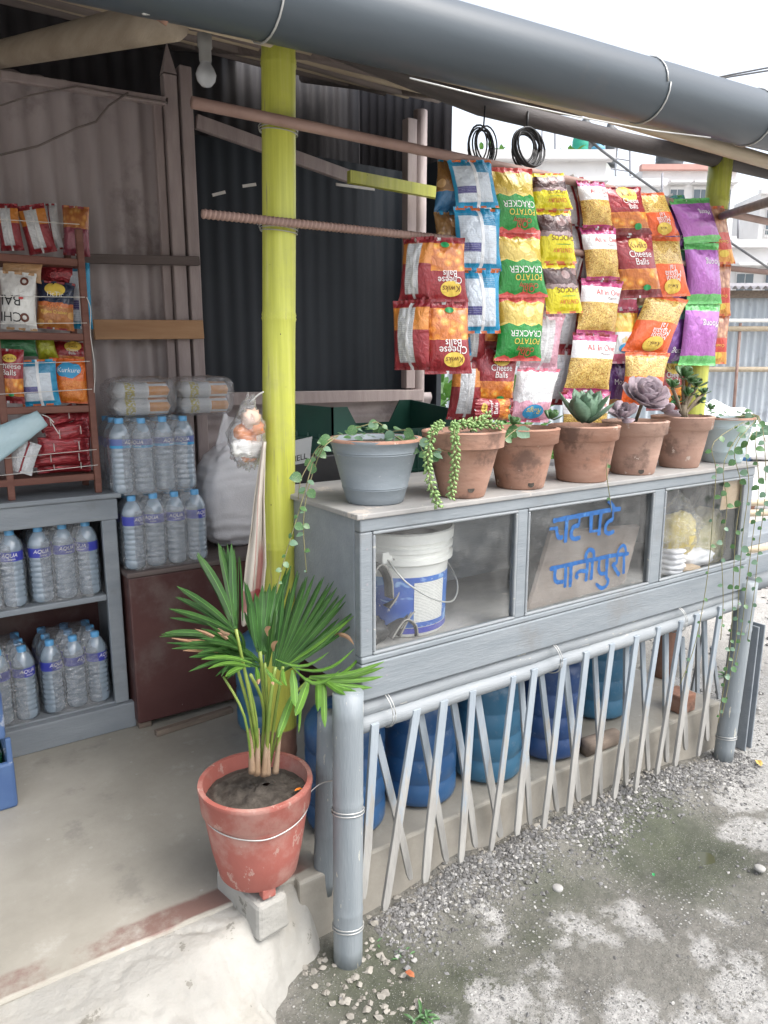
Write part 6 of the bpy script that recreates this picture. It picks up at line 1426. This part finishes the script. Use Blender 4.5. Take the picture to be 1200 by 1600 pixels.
# long vines from the pale blue pot down the corner post
YV = 1.425
ends = [[(1140, 668), (1148, 700), (1158, 760), (1150, 830), (1146, 900), (1142, 1000), (1130, 1080), (1122, 1130)],
        [(1150, 660), (1166, 700), (1170, 760), (1160, 840), (1154, 930), (1150, 1000), (1136, 1080), (1128, 1120)],
        [(1160, 655), (1180, 690), (1186, 760), (1176, 840), (1166, 920), (1158, 990), (1148, 1040)],
        [(1168, 655), (1194, 690), (1196, 770), (1186, 850), (1178, 930), (1168, 1000)],
        [(1122, 660), (1116, 690), (1119, 735), (1114, 800), (1108, 880), (1096, 960), (1082, 1020), (1062, 1070)],
        [(1130, 665), (1132, 720), (1136, 790), (1128, 860), (1130, 940), (1126, 1000)]]
for i, e in enumerate(ends):
    p0 = [up3(c7, h7, R(-90), r7 * .4, .0), up3(c7, h7, R(-80 + i * 12), r7 + .012, .006)]
    vine(g7, p0 + Yv(e[1:], YV - .004 * i), .045 if i != 4 else .07, .030 if i < 4 else .024, 40 + i, ('vine_pale', 'vine') if i % 2 else ('vine', 'vine_pale'))
vine(g7, [up3(c7, h7, R(-60), r7 * .5, 0), atY(1175, 650, c7.y - .06), atY(1188, 662, c7.y - .1), atY(1196, 690, c7.y - .12)], .02, .036, 51, ('vine_pale', 'vine_pale'))
mb = MB(); mb.lathe([(.0001, 0), (.05, 0), (.062, .006), (.060, .007), (.045, .003)], V((c7.x, c7.y, PT)), 28); mb.build('saucer', M['white'], g7, smooth=True)

# ================================================================ the palm in the red pot
PX, PY = .655, 1.565
br_ = thing('stone_block', atZ(400, 1440, .24), 'pale cement block under the red palm pot', 'block'); 
mb = MB(); e0, e1, e2 = V((.548, 1.66, 0)), V((.600, 1.452, 0)), V((.725, 1.478, 0))
mb.add([(.589, 1.675, .150), (.624, 1.475, .150), (.718, 1.488, .150), (.693, 1.695, .150), (.592, 1.672, .252), (.628, 1.480, .250), (.714, 1.492, .248), (.690, 1.690, .254)], [(3,2,1,0), (4,5,6,7), (0,1,5,4), (1,2,6,5), (2,3,7,6), (3,0,4,7)]); mb.build('block', M['plaster'], br_, bevel=.012)
pc = V((.676, 1.582, .256)); palm = thing('potted_palm', pc, 'young fan leaved palm in a chipped red pot standing on a cement block', 'potted plant')
mb = MB(); mb.lathe([(.0001, .022), (.094, .022), (.100, .030), (.115, .10), (.130, .195), (.1325, .205), (.137, .21), (.141, .262), (.1435, .266), (.142, .274), (.130, .274), (.128, .262), (.120, .19)], pc, 48, wob=.012, seed=3); mb.build('pot', M['redpot'], palm, auto=50)
for a in (-100, 20, 140):
    mb = MB(); q = pc + V((.082 * math.cos(R(a)), .082 * math.sin(R(a)), 0)); mb.box(q - V((.018, .014, 0)), q + V((.018, .014, .028))); mb.build('foot', M['redpot'], palm, bevel=.004)
mb = MB(); mb.sheet(lambda u, v: pc + V((.128 * v * math.cos(2*math.pi*u), .128 * v * math.sin(2*math.pi*u), .236 + .012 * nz(u * 7, v * 7) + .006 * nz(u * 25, v * 20, 4) + .015 * (1 - v))), 48, 12); mb.build('soil', M['soil'], palm, smooth=True)
mb = MB(); q = [(.1335 * math.cos(R(a)), .1335 * math.sin(R(a)), .19 + .018 * abs((a - 255) / 75)) for a in range(170, 341, 10)] + [(.165, -.045, .228), (.20, -.09, .25)]; mb.tube(catmull([pc + V(p) for p in q], 6), .0018, 6); mb.build('wire_band', M['wire'], palm, smooth=True)
fp = lambda x, y, Y: atY(250 + x / 3.3333, 850 + y / 3.3333, Y)
def pblade(b, t, w, mat, dy=0.0, bow=0.0, seg=7, twist=None, dry=False, by=0.0, blunt=.35, seed=0):
    rr = rng(seed + int(b[0] * 3 + t[0] * 7 + t[1])); P0, P1 = fp(*b, 1.56 + by), fp(*t, 1.56 + dy); k = pxm(P0) / 3.3333; ax = P1 - P0; L = ax.length; ax.normalize(); vd = ((P0 + P1) / 2 - CAM).normalized(); sd = ax.cross(vd).normalized(); tw = R(rr.uniform(-35, 35) if twist is None else twist); W_ = w * k / 2
    mb = MB(); o = 0
    for i in range(seg + 1):
        f = i / seg; p = P0.lerp(P1, f) + sd * (bow * k * math.sin(math.pi * f)) * -1 + V((0, 0, -abs(bow) * .0))
        s = Matrix.Rotation(tw * (.4 + .6 * f), 3, ax) @ sd; nn = s.cross(ax); ww = W_ * (.35 + .65 * min(1, f / .3)) * (1 if f < .6 else max(.10, 1 - ((f - .6) / .4) ** (1 / blunt) * .92))
        for q_ in range(3): mb.uv[len(mb.v) + q_] = (q_ / 2, f)
        mb.v += [p - s * ww + nn * ww * .45, p, p + s * ww + nn * ww * .45]
    for i in range(seg):
        a = i * 3; m = 1 if (dry and i >= seg - 2) else 0; mb.f += [[a, a+1, a+4, a+3], [a+1, a+2, a+5, a+4]]; mb.m += [m, m]
    mb.build('leaflet', [M[mat], M['palm_dry']], palm)
for (b, t, w, m, dy, bow) in [
  ((395,440),(195,45),62,'palm',.10,18), ((385,420),(303,-5),48,'palm',.12,8), ((388,440),(372,-2),52,'palm_dark',.10,0), ((390,450),(88,220),48,'palm',.03,14), ((385,460),(48,338),42,'palm',.0,12), ((330,490),(26,462),46,'palm',-.02,14), ((405,440),(408,60),9,'palm_dark',.14,0), ((430,400),(413,60),16,'palm_dark',.14,4),
  ((520,560),(440,196),48,'palm_dark',.06,0), ((520,560),(495,255),52,'palm_dark',.07,0), ((525,560),(535,215),56,'palm_dark',.08,0), ((530,560),(572,205),56,'palm_dark',.09,0), ((540,560),(608,205),54,'palm_dark',.09,0), ((545,560),(648,180),52,'palm_dark',.10,0), ((550,560),(684,110),48,'palm_dark',.12,0), ((500,540),(470,300),44,'palm_dark',.03,0),
  ((600,640),(716,138),38,'palm',.05,0), ((610,640),(768,168),36,'palm',.04,0), ((615,640),(805,160),36,'palm',.03,4), ((620,640),(855,168),36,'palm',.02,4), ((625,640),(905,194),36,'palm',.0,6), ((630,640),(922,226),36,'palm',-.02,6), ((635,640),(968,262),40,'palm',-.03,8), ((640,640),(1012,350),34,'palm',-.04,10), ((640,645),(1014,372),30,'palm_lime',-.05,14), ((640,650),(932,388),36,'palm_dark',.0,10), ((600,640),(640,250),44,'palm_dark',.06,0), ((605,640),(676,230),44,'palm',.06,0), ((640,650),(930,440),26,'palm',-.05,22),
  ((560,640),(600,330),36,'palm',-.02,0), ((480,620),(350,470),40,'palm_dark',.02,10)]:
    pblade(b, t, w * .72, m, dy, bow)
    rr = rng(int(t[0] * 5 + t[1]))
    if w > 28:
        for q in range(2): pblade((b[0] + rr.uniform(-14, 14), b[1] + rr.uniform(-8, 20)), (t[0] + rr.uniform(-30, 30), t[1] + rr.uniform(0, 60)), w * .52, ('palm', 'palm_dark')[rr.random() < .5], dy + .02, bow, seed=9)
for i, t in enumerate([(60,490),(35,515),(62,545),(120,555),(152,590),(196,572),(150,498),(205,490),(245,515),(182,442),(215,440),(120,520),(260,560),(290,545),(150,665),(280,640),(290,690),(320,690),(300,460),(340,470)]):
    f = (i % 7) / 7; pblade((520 - 170 * f, 640 - 30 * f - (i % 3) * 20), t, 22, ('palm', 'palm_dark', 'palm')[i % 3], -.06 - .02 * (i % 3), 18 + 4 * (i % 4), dry=i % 3 == 0, seed=i)
    pblade((540 - 170 * f, 650 - 30 * f - (i % 3) * 20), (t[0] + 60, t[1] + 25 - (i % 5) * 14), 18, ('palm_dark', 'palm')[i % 2], -.04, 14 + 4 * (i % 4), seed=i + 50)
for i, (b, t, w, bow, dy) in enumerate([((690,645),(1012,545),18,60,-.08), ((690,640),(945,652),20,80,-.10), ((600,600),(880,562),16,55,-.09), ((760,700),(1065,560),22,60,-.06), ((780,690),(1168,612),26,26,-.12), ((785,690),(1166,642),28,24,-.12), ((790,690),(1160,690),30,18,-.12), ((800,690),(1105,748),32,14,-.12), ((820,690),(1022,766),28,8,-.12), ((830,690),(966,786),28,4,-.13), ((822,690),(822,872),36,0,-.13), ((852,690),(860,955),36,0,-.13), ((775,700),(706,895),44,0,-.12), ((690,655),(706,850),42,-4,-.11), ((700,765),(614,1008),38,0,-.10), ((735,760),(722,985),16,0,-.11), ((640,650),(660,740),22,6,-.1), ((550,645),(640,735),20,10,-.1), ((500,640),(512,732),26,0,-.11), ((440,640),(340,690),28,6,-.1), ((480,620),(215,600),22,20,-.09), ((470,640),(250,650),22,22,-.1), ((580,670),(590,735),18,0,-.1)]):
    pblade(b, t, w, 'palm_lime', dy, bow, seed=i, dry=i in (18, 22), by=-.05)
for i, (b, mid, t, r) in enumerate([((480,1150),(440,900),(330,690),.0032), ((500,1150),(470,900),(400,640),.004), ((520,1160),(540,860),(470,680),.0042), ((535,1160),(545,880),(520,560),.005), ((550,1160),(570,860),(600,640),.005), ((560,1160),(600,880),(640,640),.004), ((605,1150),(620,1020),(700,770),.0045), ((560,1160),(650,860),(790,690),.0036), ((520,1150),(480,860),(395,445),.004), ((510,1150),(500,900),(440,650),.0035), ((540,1160),(560,900),(545,620),.004)]):
    stem(palm, [fp(b[0], b[1] + 40, 1.565 + .01 * (i % 3)), fp(*mid, 1.555 + .012 * (i % 4 - 2)), fp(*t, 1.56 - .02 * (i % 3))], r, 'petiole', 'petiole', 7)
for (x, y, t) in ((480, 1150, (470, 960)), (505, 1160, (512, 960)), (540, 1165, (560, 960)), (600, 1150, (625, 1000)), (560, 1160, (566, 1040))):
    stem(palm, [fp(x, y + 40, 1.56), fp((x + t[0]) / 2, (y + t[1]) / 2 + 20, 1.555), fp(*t, 1.555)], [.0095 - .0008 * i for i in range(9)], 'sheath', 'sheath', 8)
for i, (b, t, bow) in enumerate([((560,480),(575,430),-16), ((590,560),(612,505),-12), ((300,440),(365,470),10), ((900,470),(1010,525),-20)]): pblade(b, t, 22, 'palm_dry', -.11, bow, seed=i)
q = pc + V((.075, -.07, .25)); mb = MB(); blade(mb, q, V((1, .2, .1)), .026, .010, 8, 3); mb.build('fallen_leaf', M['letter_orange'], palm)
# ================================================================ beyond the shop: yard, tin shed, houses
M['tin'] = pm('pale_blue_tin', (.40, .44, .48), (.50, .54, .57), 2, .5, .1, 20, (2, 2, .4), dirt=(.34, .36, .39), dirtthr=.55)
M['housewhite'] = pm('white_house_paint', (.62, .61, .60), (.70, .69, .68), 1, .8, .1, 10, dirt=(.52, .50, .48), dirtthr=.6)
M['housepink'] = pm('pink_trim', (.50, .28, .24), (.56, .33, .28), 2, .8, .1, 10)
M['pane'] = NT('window_pane').bsdf((.10, .13, .15), .1)
M['tank'] = pm('black_tank', (.04, .045, .05), (.06, .065, .07), 2, .5, .1, 20)
M['tankblue'] = pm('blue_tank', (.10, .30, .48), None, 2, .5, 0); M['greentarp'] = pm('green_shutter', (.02, .30, .20), (.03, .36, .25), 2, .6, 0)
M['tarpblue'] = pm('blue_tarp', (.05, .18, .42), (.08, .24, .5), 8, .5, .2, 30)
def ori(c, yaw):
    a = V((math.cos(yaw), -math.sin(yaw), 0)); n = V((math.sin(yaw), math.cos(yaw), 0)); return a, n
# tin shed, square on to the view
d0 = 15.5; s0, s1 = atD(1085, 640, d0), atD(1215, 640, d0); ax = (s1 - s0); ax.z = 0; ax.normalize(); nn = V((-ax.y, ax.x, 0))
shed = thing('tin_shed', (s0.x, s0.y, 0), 'pale blue grey corrugated tin shed with bamboo rails beyond the yard', 'shed')
tz = atD(1150, 466, d0).z; Ls = 9.0; o = s0 - ax * 3.2
for i in range(6):
    mb = MB(); corr(mb, V((o.x, o.y, 0)) + ax * (1.48 * i), ax, (0, 0, 1), 1.5, tz, .15, .03, 2, per=6); mb.build('tin_sheet', M['tin'], shed, smooth=True)
mb = MB(); corr(mb, V((o.x, o.y, tz + .12)) - nn * .5, ax, (nn + V((0, 0, .12))).normalized(), Ls, 4, .15, .035, 1, per=6); ob = mb.build('roof', M['rooftin'], shed, smooth=True)
mb = MB(); mb.bar(V((o.x, o.y, tz + .03)) - nn * .1, V((o.x, o.y, tz + .03)) - nn * .1 + ax * Ls, .12, .14); mb.build('eave_beam', M['oldwood'], shed)
for y in (515, 577):
    z = atD(1150, y, d0 - .2).z; mb = MB(); mb.tube([V((o.x, o.y, z)) - nn * .2, V((o.x, o.y, z)) - nn * .2 + ax * Ls], .055, 10); mb.build('bamboo_rail', M['bamboo'], shed, smooth=True)
z = atD(1150, 503, d0 - .3).z; mb = MB(); mb.tube([V((o.x, o.y, z)) - nn * .4, V((o.x, o.y, z)) - nn * .4 + ax * Ls], .035, 8); mb.build('white_pipe', M['white'], shed, smooth=True)
for (a, b) in (((1157, 505), (1146, 645)), ((1100, 505), (1092, 645))):
    mb = MB(); mb.tube([atD(*a, d0 - .5), atD(*b, d0 - .5)], .03, 8); mb.build('iron_prop', M['rebar'], shed, smooth=True)
# rubble, sacks, tarpaulin, bamboo lengths in front of the shed
def lump(px, py, D_, r, mat, name, label, cat, seed, crease=.2):
    p = atD(px, py, D_); p.z = 0; mb = MB(); blob(mb, p + V((0, 0, r[2] * .8)), r, 2.4, 24, 14, .2, 2, seed, crease=crease); mb.build(name, M[mat], smooth=True, label=label, cat=cat)
lump(1112, 650, 13, (.9, .6, .5), 'sack', 'plastic_sheet', 'crumpled white plastic sheet at the foot of the tin shed', 'sheet', 1, .35)
lump(1165, 655, 12.5, (.8, .5, .35), 'sack', 'plastic_sheet', 'second white plastic heap nearer the right edge by the shed', 'sheet', 2, .35)
lump(1150, 650, 12.2, (.35, .3, .16), 'tarpblue', 'tarpaulin', 'blue tarpaulin bundle at the foot of the tin shed', 'tarpaulin', 3, .3)
lump(1188, 690, 8.2, (.42, .3, .16), 'sack', 'cement_sack', 'pale cement sack lying in the yard beyond the pots', 'sack', 4, .15)
for i in range(7):
    y = 700 + i * 7; D_ = 6.6 - i * .25; p, q = atD(1120, y, D_), atD(1225, y - 6 + 3 * (i % 3), D_ + .1); p.z = q.z = .05 + .09 * (6 - i) * .5; mb = MB(); mb.tube([p, q], .032, 8); mb.build('bamboo_length', M['bamboo'], smooth=True, label='pale bamboo length in the pile on the ground beyond the far pot', cat='bamboo', group='pile of bamboo lengths in the yard')
mb = MB(); mb.tube(catmull([atZ(1120, 764, .03), atZ(1150, 762, .03), atZ(1180, 758, .03), atZ(1225, 764, .03)]), .018, 8); mb.build('red_hose', M['terra2'], smooth=True, label='red hose lying across the gravel yard', cat='hose')
p = atZ(1185, 662 + 60, 0); mb = MB(); mb.lathe([(.0001, 0), (.06, 0), (.085, .12), (.09, .13), (.075, .13), (.06, .02)], atZ(1160, 800, 0) + V((.1, 0, 0)), 20); mb.build('clay_pot', M['terra'], smooth=True, label='small clay pot on the gravel beyond the case', cat='pot')

def house(px0, px1, pytop, D_, depth, label, floors, wcols, yaw=None, roofbits=None, mat='housewhite', fh=3.0, seed=0):
    a, b = atD(px0, 572, D_), atD(px1, 572, D_); a.z = b.z = 0; ax = (b - a); Lw = ax.length; ax.normalize(); nn = V((-ax.y, ax.x, 0)); H = atD((px0 + px1) / 2, pytop, D_).z
    t = thing('house', a.lerp(b, .5), label, 'house'); mb = MB(); q = [a, b, b + nn * depth, a + nn * depth]; mb.add(q + [p + V((0, 0, H)) for p in q], [(0,1,5,4), (1,2,6,5), (2,3,7,6), (3,0,4,7), (4,5,6,7)]); mb.build('wall', M[mat], t)
    mb = MB(); mb.bar(a - ax * .15 + V((0, 0, H)) - nn * .1, b + ax * .15 + V((0, 0, H)) - nn * .1, .35, .22); mb.build('parapet', M['housepink'] if seed % 2 else M[mat], t)
    for fl in range(floors):
        z = H - fh * (fl + .95)
        mb = MB(); mb.bar(a + V((0, 0, z - .15)) - nn * .3, b + V((0, 0, z - .15)) - nn * .3, .6, .14); mb.build('balcony_slab', M[mat], t)
        for k in range(wcols):
            c = a + ax * (Lw * (k + .5) / wcols) + V((0, 0, z + 1.35)) - nn * .02; w, h = min(.55, Lw / wcols * .3), .65
            mb = MB(); mb.bar(c - ax * w, c + ax * w, .10, h * 2 + .16); wd = mb.build('window', M['housewhite'], t)
            for sg in (-1, 1):
                mb = MB(); m_ = c - nn * .06 + ax * (w * .5 * sg); mb.bar(m_ - ax * (w * .44), m_ + ax * (w * .44), .01, h * 1.85); mb.build('pane', M['pane'], wd)
            mb = MB(); mb.bar(c - ax * (w + .15) + V((0, 0, h + .2)) - nn * .25, c + ax * (w + .15) + V((0, 0, h + .2)) - nn * .25, .5, .08); mb.build('sunshade', M[mat], t)
        mb = MB()
        for q_ in range(int(Lw / .18)): p = a + ax * (q_ * .18) - nn * .55 + V((0, 0, z)); mb.bar(p, p + V((0, 0, .9)), .02, .02)
        mb.bar(a - nn * .55 + V((0, 0, z + .9)), b - nn * .55 + V((0, 0, z + .9)), .04, .04); r_ = mb.build('railing', M['wire'], t); r_['kind'] = 'stuff'
    return t, a, ax, nn, H, Lw
def tank(c, r, h, mat, label):
    mb = MB(); pr = [(.0001, 0), (r, 0)]
    for k in range(6): pr += [(r, h * (.06 + k * .13)), (r * .97, h * (.09 + k * .13)), (r, h * (.12 + k * .13))]
    mb.lathe(pr + [(r * .9, h * .86), (r * .4, h * .95), (r * .38, h), (.0001, h)], c, 22); mb.build('water_tank', M[mat], smooth=True, label=label, cat='water tank')
h1_ = house(700, 930, 262, 20, 6, 'white flat roofed house behind the left half of the snack strips', 2, 4, seed=2)
h2_ = house(925, 1012, 300, 26, 6, 'white house with a stepped top behind the middle of the strips', 2, 3, seed=4)
h3_ = house(985, 1125, 278, 34, 8, 'tall white house with pink parapet and a black roof tank', 3, 4, seed=3)
h4_ = house(1128, 1260, 388, 24, 8, 'white house with railed balconies at the right edge', 2, 3, seed=6)
h5_ = house(1165, 1300, 312, 40, 8, 'farther pale house with a dark roof at the right edge', 2, 3, seed=8)
c = h3_[1] + h3_[2] * (h3_[5] * .45) + h3_[3] * 2 + V((0, 0, h3_[4])); tank(c, .62, 1.35, 'tank', 'black ribbed water tank on the pink edged roof')
tank(atD(905, 262, 20.5) + V((0, 0, -.1)), .22, 1.0, 'greentarp', 'green drum on the roof seen under the beam'); tank(atD(933, 262, 20.5) + V((0, 0, -.1)), .20, .72, 'tankblue', 'light blue drum on the roof seen under the beam'); tank(atD(912, 255, 22), .28, 1.2, 'tank', 'dark grey tank behind the green drum'); tank(atD(950, 262, 22), .25, 1.2, 'tank', 'dark grey tank behind the light blue drum')
ds = atD(934, 272, 20); mb = MB(); mb.lathe([(.0001, 0), (.20, .03), (.33, .10), (.34, .11)], (0, 0, 0), 20); mb.v = [ds + (Matrix.Rotation(R(75), 3, 'X') @ Matrix.Rotation(R(-30), 3, 'Y') @ p) for p in mb.v]; mb.build('satellite_dish', M['white'], smooth=True, label='white satellite dish on the roof edge', cat='dish')
fr = thing('roof_frame', atD(955, 270, 20.5), 'thin steel frame standing on the white roof', 'frame')
for x in (868, 945, 962, 985):
    mb = MB(); mb.tube([atD(x, 275, 20.5), atD(x - 1, 200 if x < 960 else 225, 20.5)], .03, 6); mb.build('upright', M['letter_grey'], fr)
for y in (225, 245, 262): mb = MB(); mb.tube([atD(945, y, 20.5), atD(985, y + 6, 20.5)], .02, 6); mb.build('crossbar', M['letter_grey'], fr)
for (a, b) in (((1035, 270), (1034, 318)), ((1154, 330), (1153, 372)), ((848, 190), (846, 262))): 
    mb = MB(); mb.tube([atD(*a, 21), atD(*b, 21)], .03, 6); mb.build('antenna_mast', M['letter_grey'], smooth=True, label={1035: 'thin mast in front of the pink edged roof', 1154: 'thin mast on the balcony house roof', 848: 'thin mast left of the green drum'}[a[0]], cat='mast')
# plants on the roof edge, bushes behind the shop corner
def bush(c, r, n, size, label, seed, mat='foliage', flat=1.0):
    rr = rng(seed); t = thing('bush', V((c.x, c.y, c.z - r[2])), label, 'bush'); mb = MB()
    for i in range(n):
        v = V((rr.gauss(0, 1), rr.gauss(0, 1), rr.gauss(0, 1))).normalized() * rr.uniform(.35, 1) ; p = c + V((v.x * r[0], v.y * r[1], v.z * r[2])) * (1 + .4 * nz(v.x * 2, v.y * 2, v.z * 2 + seed))
        blade(mb, p, V((v.x + rr.uniform(-.5, .5), v.y + rr.uniform(-.5, .5), v.z * flat + rr.uniform(-.3, .8))), size * rr.uniform(.6, 1.3), size * .4, 14, 3)
    ob = mb.build('crown', M[mat], t); ob['kind'] = 'stuff'
    mb = MB(); mb.tube([V((c.x, c.y, c.z - r[2])), c], [.03, .01], 6); mb.build('trunk', M['bark'], t)
bush(atD(898, 262, 19.8), (.9, .4, .3), 260, .3, 'green creeper growing along the white roof edge', 5); bush(atD(770, 255, 19.8), (.8, .4, .3), 160, .3, 'small green plants on the roof edge behind the green strip', 6)
q = atD(705, 640, 6.5); bush(V((q.x, q.y, .75)), (1.3, .8, .8), 900, .22, 'leafy green bush behind the corner of the shop', 7)
q = atD(830, 640, 7.5); bush(V((q.x, q.y, .5)), (.9, .6, .5), 300, .2, 'low bush seen between the lowest snack strips', 8)
q = atD(800, 600, 9.0); mb = MB(); corr(mb, V((q.x - 1.4, q.y + .9, 0)), (.85, -.52, 0), (0, 0, 1), 3.6, 1.55, .12, .03, 2); mb.build('low_tin_fence', M['tin'], smooth=True, label='low pale corrugated fence seen between the hanging strips', cat='fence')
